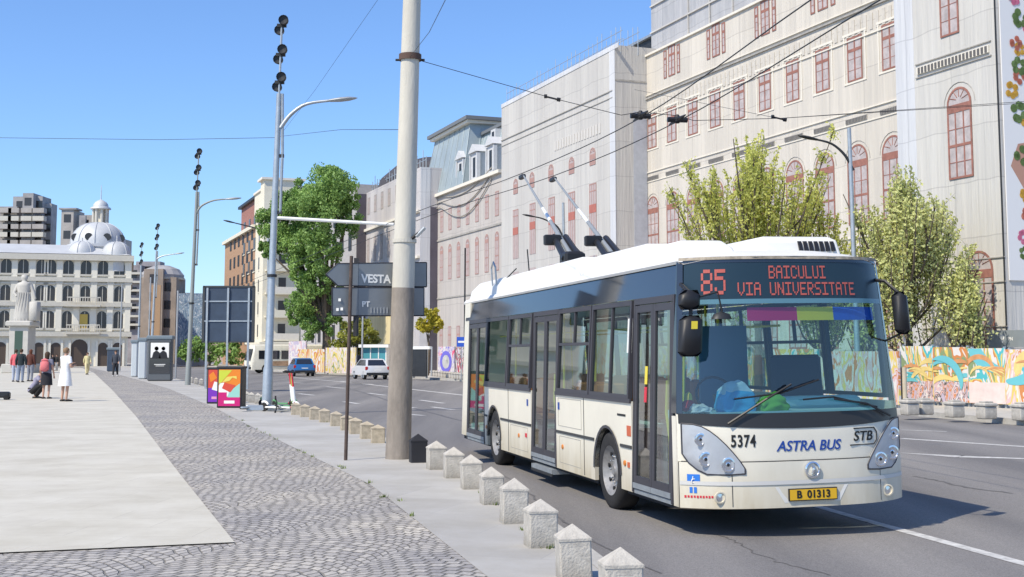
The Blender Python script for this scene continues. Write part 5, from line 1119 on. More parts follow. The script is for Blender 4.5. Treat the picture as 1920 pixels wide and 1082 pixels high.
TL, OR_, YE, GR, PK, LV, DK, WH = (.08, .42, .45), (.56, .22, .07), (.66, .50, .12), (.22, .29, .14), (.64, .44, .44), (.46, .40, .50), (.10, .10, .08), (.66, .62, .57)
mm = [mural_mat('mural_jungle', [GR, WH, TL, YE, OR_, WH, YE, GR], .55, 3), mural_mat('mural_leaves', [GR, TL, WH, OR_, GR, YE, WH, TL], .5, 9), mural_mat('mural_pale', [PK, WH, YE, PK, WH, OR_, PK, WH], .6, 1)]
mPb = mural_mat('mural_lilac', [LV, PK, WH, LV, DK, PK, OR_, LV], 2.0, 5)
A0 = G(1962, 769); A1 = G(1690, 757.5); nP = 4; dv = (A1 - A0) / nP
labs = ['hoarding panel at the right edge with pale peach and turquoise swoosh mural', 'painted hoarding panel with turquoise curve and yellow leaves', 'painted hoarding panel with orange fronds and lilac base', 'painted hoarding panel nearest the bus with jungle print']
mTq = mat('paint_turquoise', (.14, .46, .50), .6); mPe = mat('paint_peach', (.70, .45, .30), .6); mOf = mat('paint_orange', (.58, .28, .12), .6, var=.2); mYf = mat('paint_gold', (.70, .54, .20), .6, var=.15); mPs = mat('paint_shell', (.68, .56, .52), .6, var=.1)
for i in range(nP):
    p0, p1 = A0 + dv * (i + 1), A0 + dv * i
    hh = hz(655 - 2 * i, (p0.y + p1.y) / 2); r, L = mural_panel('hoarding_panel', labs[i], p0, p1, hh, [mm[2], mm[0], mm[1], mm[0]][i])
    b = MB(); rr = random.Random(20 + i)
    y_ = -.006
    if i != 0: b.box(0, L - .03, -.006, 0, .13, .78, mPb if i > 1 else mPs)
    def arc(cx, cz, r0, r1, a0, a1, m, k=14, sx=1.0, yy=y_):
        vs_ = []
        for j in range(k + 1):
            a = a0 + (a1 - a0) * j / k; t = sin(pi * j / k) ** .5 if 0 < j < k else 0; rm = (r0 + r1) / 2; w_ = (r1 - r0) / 2 * max(t, .15)
            vs_ += [(min(max(cx + (rm - w_) * cos(a) * sx, .01), L - .04), yy, min(max(cz + (rm - w_) * sin(a), .13), hh - .01)), (min(max(cx + (rm + w_) * cos(a) * sx, .01), L - .04), yy, min(max(cz + (rm + w_) * sin(a), .13), hh - .01))]
        b.add(vs_, [(2 * j, 2 * j + 1, 2 * j + 3, 2 * j + 2) for j in range(k)], m)
    if i == 0:
        arc(L * .75, .9, .35, .95, 0.2, pi - .2, mYf, yy=-.005); arc(L * .75, .9, .1, .6, 0, pi, mm[0], yy=-.008)
        arc(L * .1, 1.9, .9, 1.25, -pi * .55, .1, mTq, sx=1.3, yy=-.011); 
        for k in range(5): arc(L * .5 + k * .1, .5, .9, .98, 1.0 - k * .1, 1.9 - k * .1, mOf, yy=-.014 - k * .001)
    elif i == 1:
        arc(L * .95, 2.2, .8, 1.25, pi * .8, pi * 1.5, mTq, sx=1.1, yy=-.011); arc(L * .3, 1.0, .5, .66, 0, pi, mOf, yy=-.013); arc(L * .3, .9, .3, .4, .3, pi - .3, mYf, yy=-.015)
        for k in range(6): arc(L * .35 + k * .12, .2, 1.0, 1.08, .8 + k * .05, 1.7 + k * .05, [mYf, mOf][k % 2], yy=-.017 - k * .001)
    else:
        for k in range(9): arc(rr.random() * L, rr.uniform(.1, .8), .6, .6 + rr.uniform(.06, .2), rr.uniform(.3, 1.4), rr.uniform(1.6, 2.8), [mYf, mOf, mTq, mYf][k % 4], yy=-.009 - k * .002)
        if i == 2: arc(L * .2, .7, .7, .95, -.2, pi * .6, mTq, yy=-.031)
    b.build('mural_painting', r)
# grey site panel with white pin mark behind
p0, p1 = G(1860, 757) + Vector((.35, 1.2, 0)), G(1975, 762) + Vector((.35, 1.2, 0)); d = p1 - p0
gp = thing('notice_board', 'grey metal site board with a white pin symbol above the painted hoarding', 'board', p0, atan2(d.y, d.x)); hh = hz(620, p0.y)
b = MB(); b.box(0, d.length, 0, .05, 1.9, hh, mat('site_grey', (.23, .26, .28), .6, var=.06)); b.box(.2, .28, .06, .14, 0, hh, M_steel); b.box(1.6, 1.68, .06, .14, 0, hh, M_steel); b.build('board', gp)
b = MB(); c = (.68, -.012, hh - .24); b.lathe([(.05, -.004), (.09, -.004), (.09, .004), (.05, .004)], M_white, 16, (c[0], c[1], c[2]), ax='y'); b.tube([(c[0] - .04, c[1], c[2] - .07), (c[0], c[1], c[2] - .19), (c[0] + .04, c[1], c[2] - .07)], .014, M_white, 4); b.build('pin_symbol', gp)
text_obj('lettering', 'PN', .16, M_white, gp, (1.02, -.008, hh - .3), (pi / 2, 0, 0), bold=.004)
g0 = G(1697, 765); b = MB(); b.tube([g0, g0 + Vector((0, 0, 1.25))], .08, mat('post_tan', (.5, .44, .33), .9, var=.1), 12); tag(b.build('post', smooth=50), 'plain tan post standing right behind the bus front corner', 'post')
# far hoardings along the rest of the road
def farpanel(u0, u1, vb, vt, m, label, name='hoarding_panel', cat='fence panel'):
    Ya = 2350 * H / (vb - HY); p0 = Vector(((u0 - 960) / F * (Ya), Ya, 0)); Yb2 = Ya - (u1 - u0) * Ya / F / .33 * .5; p1 = Vector(((u1 - 960) / F * Yb2, Yb2, 0)); d = p1 - p0
    r = thing(name, label, cat, p0, atan2(d.y, d.x), 'painted hoarding panels'); b = MB(); b.box(0, d.length, 0, .08, .1, hz(vt, Ya), m); b.build('board', r); b = MB(); b.box(.1, .2, .09, .2, 0, hz(vt, Ya), M_steel); b.box(d.length - .2, d.length - .1, .09, .2, 0, hz(vt, Ya), M_steel); b.build('support', r); return r, d.length, hz(vt, Ya)
mm.append(mural_mat('mural_far', [PK, LV, WH, YE, LV, OR_, TL, WH], .8, 7))
r, L, hh = farpanel(822, 852, 706, 650, mural_mat('mural_violet', [WH, LV, WH, (.16, .12, .5), WH, PK, (.7, .1, .2), WH], 1.0, 2), 'white hoarding with violet and pink painted flower behind the bus rear')
b = MB(); b.lathe([(.5, -.02), (.8, -.02), (.8, -.01), (.5, -.01), (.5, -.02)], mat('violet_ring', (.16, .14, .55), .6), 16, (L / 2, 0, hh * .5), ax='y', cap=False); b.lathe([(0, -.024), (.5, -.024)], M_white, 14, (L / 2, 0, hh * .5), ax='y'); b.build('mural_painting', r)
farpanel(853, 873, 705, 652, mural_mat('mural_poster', [DK, WH, (.5, .05, .1), DK, LV, WH, DK, WH], 1.0, 4), 'dark red and white poster hoarding touching the bus rear edge')
farpanel(560, 610, 699, 655, mural_mat('mural_yellow', [YE, OR_, WH, YE, PK, YE, OR_, WH], .5, 6), 'yellow and orange painted hoarding left of the big tree trunk')
farpanel(612, 668, 701, 652, mural_mat('mural_cream', [WH, YE, WH, PK, WH, YE, GR, WH], .5, 11), 'cream and yellow painted hoarding right of the big tree trunk')
farpanel(543, 575, 697, 640, mural_mat('mural_mauve', [LV, WH, LV, PK, WH, LV, WH, PK], .4, 13), 'tall pale mauve hoarding farthest left on the far pavement')
for u0, u1, vb, i in ((905, 960, 712, 0), (965, 1030, 717, 1), (1035, 1110, 722, 2), (1115, 1200, 728, 3), (1205, 1300, 735, 4), (1305, 1410, 742, 5), (1420, 1530, 748, 6), (1540, 1680, 755, 7)):
    farpanel(u0, u1, vb, vb - 75 - i * 3, [mm[3], mm[0], mm[1], mm[2]][i % 4], ORD[i] + ' painted hoarding glimpsed through the bus windows, counted from the bus rear')
# small glazed kiosk and dark doorway
kg = thing('glass_kiosk', 'white framed glass kiosk with a flat roof behind the white car', 'kiosk', ((680 - 960) / F * 104, 104, 0), -.25)
b = MB(); b.box(0, 2.1, 0, .1, 0, .5, M_white)
for x_ in (0, .7, 1.4, 2.05): b.box(x_, x_ + .08, 0, .1, .5, 2.2, M_white)
b.box(-.2, 2.4, -.3, 2.4, 2.2, 2.45, M_white); b.box(2.05, 2.13, .1, 2.2, 0, 2.2, M_white); b.build('frame', kg); b = MB(); b.box(.08, 2.05, .04, .06, .5, 2.2, mat('kiosk_teal', (.08, .3, .36), .2)); b.build('pane', kg); b = MB(); b.box(.05, 2.1, 2.2, 2.25, 0, 2.2, M_dark); b.build('back_wall', kg)
r, L, hh = farpanel(772, 800, 708, 655, M_dark, 'dark doorway panel with white frame right of the concrete pole', 'site_gate', 'gate')
b = MB(); b.box(-.1, .05, -.06, .1, 0, hh + .15, M_white); b.box(-.1, L + .5, -.06, .1, hh, hh + .2, M_white); b.build('frame', r)
# ------------------------------------------------------------ domed palace
YD = 176.0
M_pal = mat('palace_cream', (.74, .70, .60), .85, var=.06, vs=.3); M_palt = mat('palace_trim', (.56, .53, .46), .85, var=.06); M_zinc = mat('zinc_dome', (.52, .53, .54), .55, .1, var=.08, vs=.5); M_win = mat('dark_window', (.035, .028, .025), .25, spec=.7)
def DX(u): return (u - 960) / F * YD
pal = thing('domed_palace', 'cream palace with arched windows and zinc domes at the far left', 'building', (DX(242), YD, 0), R(17))
def LX(u):
    q = (u - 960) / F; return (q * YD - DX(242)) / (cos(R(17)) - q * sin(R(17)))
def DZ(v): return hz(v, YD)
b = MB(); b.box(LX(-260), 0, 0, 22, 0, DZ(484), M_pal); b.build('wall', pal)
b = MB()
for v, t, o in ((484, .5, .8), (525, .35, .45), (571, .35, .45), (626, .4, .6)): b.box(LX(-260), .3 + o * .3, -o, 22.2, DZ(v) - t, DZ(v) + t * .6, M_palt)
b.build('cornice', pal)
b = MB(); z_ = DZ(484) + .4; b.add([(LX(-260), -.3, z_), (.2, -.3, z_), (.2, 22, z_), (LX(-260), 22, z_), (LX(-260), 4, DZ(458)), (-6, 4, DZ(458)), (-6, 18, DZ(458)), (LX(-260), 18, DZ(458))], [(0, 1, 5, 4), (1, 2, 6, 5), (2, 3, 7, 6), (4, 5, 6, 7), (3, 0, 4, 7)], M_zinc); b.build('roof', pal)
cols = [223, 192, 160, 127, 94, 76.5, 42, 10, -24, -58, -92, -126, -160]
n_w = 0
for u in cols:
    x = LX(u)
    for v0, v1, w in ((516, 490, 1.35), (566, 537, 1.25), (616, 584, 1.25)):
        if u < -60 and v0 > 570: continue
        b = MB(); b_ = MB(); r_ = w / 2; z0, z1 = DZ(v0), DZ(v1)
        pts = [(x - r_, z0), (x + r_, z0)] + [(x + r_ * cos(pi * k / 6), z1 - r_ + r_ * sin(pi * k / 6)) for k in range(7)]
        b.prism(pts, lambda p, q: (p[0], q, p[1]), -.03, .05, M_win); b.box(x - .04, x + .04, -.06, -.031, z0, z1 - .1, M_palt); b.box(x - r_ - .15, x + r_ + .15, -.3, -.01, z0 - .25, z0, M_palt)
        b.box(x - r_ - .22, x - r_ - .02, -.12, -.005, z0, z1, M_pal); b.box(x + r_ + .02, x + r_ + .22, -.12, -.005, z0, z1, M_pal); b.box(x - r_ - .3, x + r_ + .3, -.25, -.01, z1 + .12, z1 + .36, M_palt); b.build('window', pal)
for u in (240, 207, 176, 144, 111, 60, 26, -8):
    x = LX(u); b = MB()
    for va, vb_ in ((523, 488), (569, 529), (622, 575)): b.box(x - .38, x + .38, -.28, -.01, DZ(va), DZ(vb_), M_pal); b.box(x - .5, x + .5, -.34, -.01, DZ(vb_) - .35, DZ(vb_), M_palt)
    b.build('pilaster', pal)
for u, w in ((223, 1.3), (196, 1.3), (152, 2.2), (108, 1.3), (76, 1.3), (40, 1.3), (5, 1.4)):
    x = LX(u); b = MB(); b.prism([(x - w / 2, 0), (x + w / 2, 0)] + [(x + w / 2 * cos(pi * k / 8), 2.6 + w / 2 * sin(pi * k / 8)) for k in range(9)], lambda p, q: (p[0], q, p[1]), -.05, .05, mat('doorway_brown', (.09, .065, .05), .6)); b.box(x - w / 2 - .3, x - w / 2, -.25, -.01, 0, 3.6, M_pal); b.box(x + w / 2, x + w / 2 + .3, -.25, -.01, 0, 3.6, M_pal); b.build('doorway', pal)
for v in (626, 575):
    x = LX(158); b = MB(); b.box(x - 2.2, x + 2.2, -1.2, 0, DZ(v) - .1, DZ(v) + .15, M_palt)
    for k in range(14): b.box(x - 2.15 + k * .33, x - 2.05 + k * .33, -1.2, -1.1, DZ(v) + .15, DZ(v) + 1.1, M_palt)
    b.box(x - 2.2, x + 2.2, -1.2, -1.1, DZ(v) + 1.1, DZ(v) + 1.25, M_palt); b.build('balcony', pal)
b = MB(); b.box(LX(158) - .55, LX(158) + .55, -.09, -.05, DZ(616), DZ(590), mat('yellow_curtain', (.6, .42, .1), .8)); b.build('curtain', pal)
def dome(uc, vb, vt, rpx, yc, nm, ribs=8, lantern=None):
    x = LX(uc); r_ = rpx / F * YD; zb, zt = DZ(vb), DZ(vt); b = MB(); h = zt - zb
    b.lathe([(r_ * 1.05, zb - 2.2), (r_ * 1.05, zb - .5), (r_ * 1.12, zb - .4), (r_ * 1.12, zb), (r_, zb)] + [(r_ * cos(pi / 2 * k / 8) ** .8, zb + h * sin(pi / 2 * k / 8)) for k in range(1, 8)] + [(r_ * .18, zt), (0, zt + .1)], M_zinc, 28, (x, yc, 0))
    for k in range(ribs):
        a = 2 * pi * k / ribs + .2; b.tube([(x + (r_ * cos(pi / 2 * j / 8) ** .8 + .03) * cos(a), yc + (r_ * cos(pi / 2 * j / 8) ** .8 + .03) * sin(a), zb + h * sin(pi / 2 * j / 8)) for j in range(8)], .06, M_zinc, 5)
    for k in range(4 if ribs > 6 else 0): a = -pi / 2 + (k - 1.5) * .7; b.lathe([(.55, -.2), (.55, .1), (0, .12)], M_win, 10, (x + r_ * .93 * cos(a), yc + r_ * .93 * sin(a), zb + h * .3), ax='y')
    b.build(nm, pal, smooth=40)
dome(179, 455, 410, 52, 7, 'dome', 10)
dome(150, 478, 452, 25, 2.2, 'corner_dome', 6); dome(216, 480, 452, 27, 1.8, 'corner_dome', 6)
b = MB(); x = LX(181); zl, zt = DZ(416), DZ(380)
b.lathe([(1.5, zl - .4), (1.4, zl + .3)], M_pal, 16, (x, 9, 0))
for k in range(8): a = k * pi / 4 + .2; b.tube([(x + 1.0 * cos(a), 9 + 1.0 * sin(a), zl), (x + 1.0 * cos(a), 9 + 1.0 * sin(a), zt)], .2, M_palt, 6)
b.tube([(x, 9, zl), (x, 9, zt)], .3, M_pal, 8)
b.lathe([(1.5, zt - .1), (1.4, zt + .15), (1.1, zt + .25), (1.05, zt + .6), (.8, zt + .95), (.4, zt + 1.2), (.08, zt + 1.35), (.04, DZ(335)), (0, DZ(333))], M_zinc, 16, (x, 9, 0)); b.build('lantern', pal, smooth=40)
b = MB(); b.tube([(LX(216), 2, DZ(458)), (LX(216), 2, DZ(440))], .08, M_zinc, 6); b.tube([(LX(150), 2, DZ(458)), (LX(150), 2, DZ(446))], .08, M_zinc, 6); b.build('finial', pal)
# blocks behind the palace
def tower(name, label, parts, Y, m, wm=None, rows=True):
    us = [p[0] for p in parts]; r = thing(name, label, 'building', ((parts[0][0] - 960) / F * Y, Y, 0), 0); ox = (parts[0][0] - 960) / F * Y
    b = MB()
    for i, (u0, u1, v, dy) in enumerate(parts): b.box((u0 - 960) / F * Y - ox, (u1 - 960) / F * Y - ox, dy, 6 + i * .01, 0, hz(v, Y), m)
    b.build('wall', r)
    for (u0, u1, v, dy) in parts:
        w = (u1 - u0) / F * Y; n = max(1, int(w / 3.0)); z_ = hz(v, Y) - 2.4
        for rI in range(4 if not rows else rows):
            for k in range(n):
                x_ = (u0 - 960) / F * Y - ox + (k + .5) * w / n; b = MB(); b.box(x_ - .65, x_ + .65, dy - .05, dy + .02, z_ - rI * 3.1, z_ - rI * 3.1 + 1.5, wm or M_win); b.build('window', r)
    return r
M_tdk = mat('tower_grey', (.34, .33, .33), .9, var=.25, vs=.35); M_tbr = mat('tower_tan', (.40, .37, .34), .9, var=.15, vs=.4)
t1 = tower('apartment_tower', 'stepped dark grey apartment tower rising behind the palace roof at the left edge', [(-90, 22, 386, 1), (10, 36, 366, 2), (36, 56, 362, 0), (55, 68, 366, 1.5), (66, 80, 378, 3)], 240, M_tdk, rows=4)
b = MB()
for k, (u0, u1) in enumerate(((-10, 20), (14, 34), (38, 58), (60, 81))):
    for j in range(5): x0 = (u0 + 90) / F * 240; x1 = (u1 + 90) / F * 240; z_ = hz(400 + j * 15, 240); b.box(x0, x1, -1.2, 0.4, z_, z_ + .9, [M_tbr, M_palt][j % 2])
b.build('balcony', t1)
t2 = tower('apartment_tower', 'tan and grey apartment tower behind the main zinc dome', [(110, 133, 393, 0), (133, 164, 401, 2), (205, 226, 447, 1)], 235, M_tbr, rows=4)
b = MB(); b.box(-.4, 2.9, -.3, 3, hz(393, 235), hz(390, 235), M_tdk); b.box(3.4, 4.6, -.02, .5, 0, hz(404, 235), M_tdk); b.build('parapet', t2)
# far street blocks beyond the palace
t3 = tower('corner_building', 'brown corner building with a dark curved attic right of the palace', [(262, 330, 520, 0), (272, 308, 505, -1), (330, 352, 548, 2)], 215, mat('brown_stone', (.33, .27, .22), .9, var=.25, vs=.3), rows=4)
b = MB(); b.lathe([(3.6, hz(520, 215)), (3.7, hz(514, 215)), (2.9, hz(503, 215)), (1.2, hz(496, 215)), (0, hz(495, 215))], M_tdk, 16, (3.0, 3, 0)); b.lathe([(3.7, hz(523, 215)), (3.8, hz(519, 215))], M_palt, 16, (3.0, 3, 0)); b.build('roof_dome', t3)
b = MB(); b.box(2.3, 3.9, -1.06, -1.0, 1, hz(535, 215), mat('ochre_bay', (.42, .28, .17), .9)); b.build('bay', t3)
t4 = tower('apartment_building', 'grey cluttered block with pale balconies between the palace and the brown corner building', [(236, 262, 497, 0), (244, 290, 488, 3), (282, 300, 500, 2)], 228, mat('cluttered_grey', (.30, .28, .29), .9, var=.45, vs=.25), rows=4)
b = MB()
for j in range(7): b.box(.3, 4.8, -1, 0, hz(515 + j * 16, 228), hz(511 + j * 16, 228), M_palt)
b.build('balcony', t4)
b = MB(); b.box(0, 4.3, 0, 1.0, hz(650, 190), hz(550, 190), mural_mat('screen_blue', [(.10, .16, .26), (.16, .24, .34), (.25, .34, .42), (.12, .18, .28), (.5, .55, .6), (.16, .24, .34), (.10, .16, .26), (.3, .4, .5)], .6, 3)); b.box(0, 4.3, .3, 1, 0, hz(650, 190), M_tdk)
o = b.build('facade_screen', None, ((333 - 960) / F * 190, 190, 0)); tag(o, 'blue grey speckled glass block left of the billboard back', 'building')
t5 = tower('low_building', 'low pale and pinkish building seen under the billboard back', [(352, 430, 640, 0), (380, 410, 628, 3)], 260, mat('pinkish_render', (.5, .38, .33), .9, var=.2), rows=1)
# ------------------------------------------------------------ trees
def leaf_mat(name, c1, c2, sc=1.2, tr=.3):
    m, n, l, p = node_mat(name); tc = n.new('ShaderNodeTexCoord'); t = n.new('ShaderNodeTexNoise'); t.inputs['Scale'].default_value = sc; t.inputs['Detail'].default_value = 5; l.new(tc.outputs['Object'], t.inputs[0])
    cr = n.new('ShaderNodeValToRGB'); l.new(t.outputs[0], cr.inputs[0]); cr.color_ramp.elements[0].position = .35; cr.color_ramp.elements[1].position = .65; cr.color_ramp.elements[0].color = (*c2, 1); cr.color_ramp.elements[1].color = (*c1, 1)
    l.new(cr.outputs[0], p.inputs['Base Color']); p.inputs['Roughness'].default_value = .6
    o = n['Material Output']; tl = n.new('ShaderNodeBsdfTranslucent'); l.new(cr.outputs[0], tl.inputs[0]); mx = n.new('ShaderNodeMixShader'); mx.inputs[0].default_value = tr
    l.new(p.outputs[0], mx.inputs[1]); l.new(tl.outputs[0], mx.inputs[2]); l.new(mx.outputs[0], o.inputs[0]); return m
def leaf(V, Fc, c, s, rr, up=0.3):
    a = Vector((rr.gauss(0, 1), rr.gauss(0, 1), rr.gauss(0, 1) * .8 + up)).normalized(); q = a.orthogonal().normalized(); q = (Matrix.Rotation(rr.random() * 6.28, 3, a) @ q); e = a.cross(q)
    i = len(V); V += [tuple(c - q * s * .5), tuple(c + e * s * .32), tuple(c + q * s * .6), tuple(c - e * s * .32)]; Fc.append((i, i + 1, i + 2, i + 3))
def mesh_obj(name, V, Fc, m, parent):
    me = bpy.data.meshes.new(name); me.from_pydata(V, [], Fc); me.materials.append(m); o = bpy.data.objects.new(name, me); C.objects.link(o); o.parent = parent; return o
def upright_tree(label, base, h, w, seed, cm, n_shoot=150, lean=0, dens=1.0, zl=1.0):
    rr = random.Random(seed); r = thing('tree', label, 'tree', base, 0, 'budding trees before the long facade')
    tr = MB(); tr.tube([(0, 0, -.1), (.05, 0, h * .2), (0, .05, h * .5), (.05, 0, h * .8)], [.16, .13, .09, .02], M_trunk, 9)
    V, Fc = [], []; sh = []
    limbs = []
    for k in range(16):
        a = k * 2.4 + rr.random() * .6; z0 = h * rr.uniform(.16, .5); L = w * rr.uniform(.55, 1.0) * (1 - .55 * (z0 / h - .16)); out = Vector((cos(a), sin(a), 0))
        p0 = Vector((0, 0, z0)); p1 = p0 + out * L * .5 + Vector((0, 0, L * .45)); p2 = p0 + out * L * .85 + Vector((0, 0, L * 1.3)); tr.tube([p0, p1, p2], [.06, .04, .015], M_trunk, 5); limbs.append((p0, p1, p2)); q_ = Matrix.Rotation(.25, 3, 'Z'); limbs.append((p0, q_ @ p1, q_ @ p2 * .9))
    tr.build('trunk', r, smooth=50)
    tw = MB()
    for k in range(n_shoot):
        lb = rr.choice(limbs); t = rr.uniform(.15, 1); p = lb[0].lerp(lb[1], t * 2) if t < .5 else lb[1].lerp(lb[2], t * 2 - 1)
        if rr.random() < .28: p = Vector((rr.gauss(0, .2), rr.gauss(0, .2), h * rr.uniform(.3, .78)))
        d = Vector((p.x * .10 + rr.gauss(0, .12), p.y * .10 + rr.gauss(0, .12), 1)).normalized(); rad = sqrt(p.x ** 2 + p.y ** 2) / w
        L = min(h * rr.uniform(.14, .34), max(.5, h * (1.02 - .45 * rad ** 1.3) * rr.uniform(.86, 1.0) - p.z)); 
        q = p + d * L; tw.tube([p, p.lerp(q, .5), q], [.022, .014, .004], M_trunk, 4)
        n = int(L * 58 * dens)
        for j in range(n):
            t = rr.random() ** .85; c = p.lerp(q, t) + Vector((rr.gauss(0, 1), rr.gauss(0, 1), rr.gauss(0, .6))) * (.16 * (1.15 - t)); leaf(V, Fc, c, rr.uniform(.07, .14), rr, .1)
        for j in range(2): 
            c0 = p.lerp(q, rr.random() * .7); e = c0 + Vector((rr.gauss(0, .3), rr.gauss(0, .3), rr.uniform(.25, .6)))
            tw.tube([c0, e], [.008, .003], M_trunk, 3)
            for i in range(int(18 * dens)): leaf(V, Fc, c0.lerp(e, rr.random()) + Vector((rr.gauss(0, .06), rr.gauss(0, .06), rr.gauss(0, .06))), rr.uniform(.08, .16), rr)
    tw.build('branch', r); mesh_obj('crown', V, Fc, cm, r); return r
M_bud = leaf_mat('budding_leaves', (.76, .76, .22), (.50, .53, .14), .9, .5); M_bud2 = leaf_mat('budding_leaves_pale', (.76, .76, .32), (.48, .51, .19), .9, .35)
upright_tree('broad budding yellow green tree rising directly behind the bus front roof', ((1418 - 960) / F * 46, 46, 0), hz(243, 46), 4.3, 11, M_bud, 300, dens=.66)
upright_tree('smaller budding tree just left of the far right street lamp', ((1545 - 960) / F * 47, 47, 0), hz(345, 47), 2.0, 23, M_bud, 120, dens=.8)
upright_tree('pale thin leaved tree right of the bus above the painted hoarding', ((1700 - 960) / F * 43, 43, 0), hz(300, 43), 3.0, 12, M_bud2, 290, dens=.6)
upright_tree('short sparse tree beside the grey site board, rightmost of the budding trees', ((1810 - 960) / F * 42, 42, 0), hz(425, 42), 1.2, 14, M_bud2, 60, dens=.7)
upright_tree('low budding tree half hidden behind the right door mirror of the bus', ((1630 - 960) / F * 44, 44, 0), hz(440, 44), 1.3, 19, M_bud2, 45, dens=.9)
def round_tree(label, base, blobs, seed, cm, n, ls, trunk_h, tr_r, group=None, name='tree'):
    rr = random.Random(seed); r = thing(name, label, 'tree', base, 0, group); t = MB(); t.tube([(0, 0, -.1), (.1, 0, trunk_h * .6), (0, 0, trunk_h)], [tr_r * 1.15, tr_r * .9, tr_r * .7], M_trunk, 10)
    V, Fc = [], []
    tot = sum(b_[3] ** 2 for b_ in blobs)
    for (x, y, z, rad) in blobs:
        t.tube([(0, 0, trunk_h * .8), (x * .5, y * .5, trunk_h + (z - trunk_h) * .6), (x, y, z)], [tr_r * .5, tr_r * .3, .04], M_trunk, 6)
        nn = int(n * rad ** 2 / tot); nc = max(6, int(rad * 13))
        cl = []
        for _ in range(nc):
            d = Vector((rr.gauss(0, 1), rr.gauss(0, 1), rr.gauss(0, 1))).normalized(); cl.append((Vector((x, y, z)) + d * rad * rr.uniform(.45, 1.0), rad * rr.uniform(.12, .34)))
        for i in range(nn):
            c, s = rr.choice(cl); d = Vector((rr.gauss(0, 1), rr.gauss(0, 1), rr.gauss(0, 1))).normalized(); leaf(V, Fc, c + d * s * rr.random() ** .4 * Vector((1, 1, .7)).length / 1.2, rr.uniform(.6, 1.3) * ls, rr)
    t.build('trunk', r, smooth=50); mesh_obj('crown', V, Fc, cm, r); return r
M_gr = leaf_mat('green_leaves', (.30, .46, .12), (.14, .25, .06), .35, .25)
YT = 118.0; 
def tb_(u, v, rp, dy=0): return ((u - 612) / F * YT, dy, hz(v, YT), rp / F * YT)
round_tree('big full green tree on the far pavement behind the grey direction sign', ((612 - 960) / F * YT, YT, 0),
    [tb_(502, 420, 30), tb_(498, 470, 22, 1), tb_(532, 385, 34, 1), tb_(612, 345, 46), tb_(575, 372, 44, 1), tb_(640, 365, 40, -1), tb_(545, 405, 42), tb_(600, 410, 55, -2), tb_(648, 420, 28), tb_(520, 440, 30, 1), tb_(560, 455, 48), tb_(610, 470, 38, -2), tb_(505, 400, 16, 1), tb_(575, 500, 36), tb_(600, 530, 36, -1), tb_(570, 560, 34), tb_(610, 575, 42, 1), tb_(640, 560, 24), tb_(560, 590, 24), tb_(625, 610, 20), tb_(585, 612, 26), tb_(495, 465, 16), tb_(655, 380, 22)], 31, M_gr, 80000, .24, 4.6, .45, name='tree')
M_yl = leaf_mat('yellow_leaves', (.55, .46, .04), (.30, .30, .04), .6, .3)
round_tree('small bright yellow shrub tree right of the concrete pole', ((803 - 960) / F * 98, 98, 0), [(0, 0, hz(600, 98), 1.0), (.5, 0, hz(608, 98), .7), (-.3, 0, hz(615, 98), .6)], 41, M_yl, 1800, .28, 3.2, .09)
round_tree('yellow green young tree below the grey direction sign', ((664 - 960) / F * 108, 108, 0), [(0, 0, hz(618, 108), 1.5), (1.2, 0, hz(632, 108), 1.2), (-1.0, 0, hz(640, 108), 1.0), (1.8, 0, hz(650, 108), .9), (.3, 0, hz(655, 108), 1.0)], 42, leaf_mat('olive_leaves', (.35, .36, .05), (.14, .15, .03), .6, .3), 4200, .26, 2.0, .12)
round_tree('dark low shrubbery tree at the end of the road under the billboard back', ((395 - 960) / F * 180, 180, 0), [(0, 0, 2.2, 2.2), (3, 1, 1.8, 1.8), (-3, 1, 2.0, 2.0)], 43, M_gr, 2600, .5, 1.2, .2)
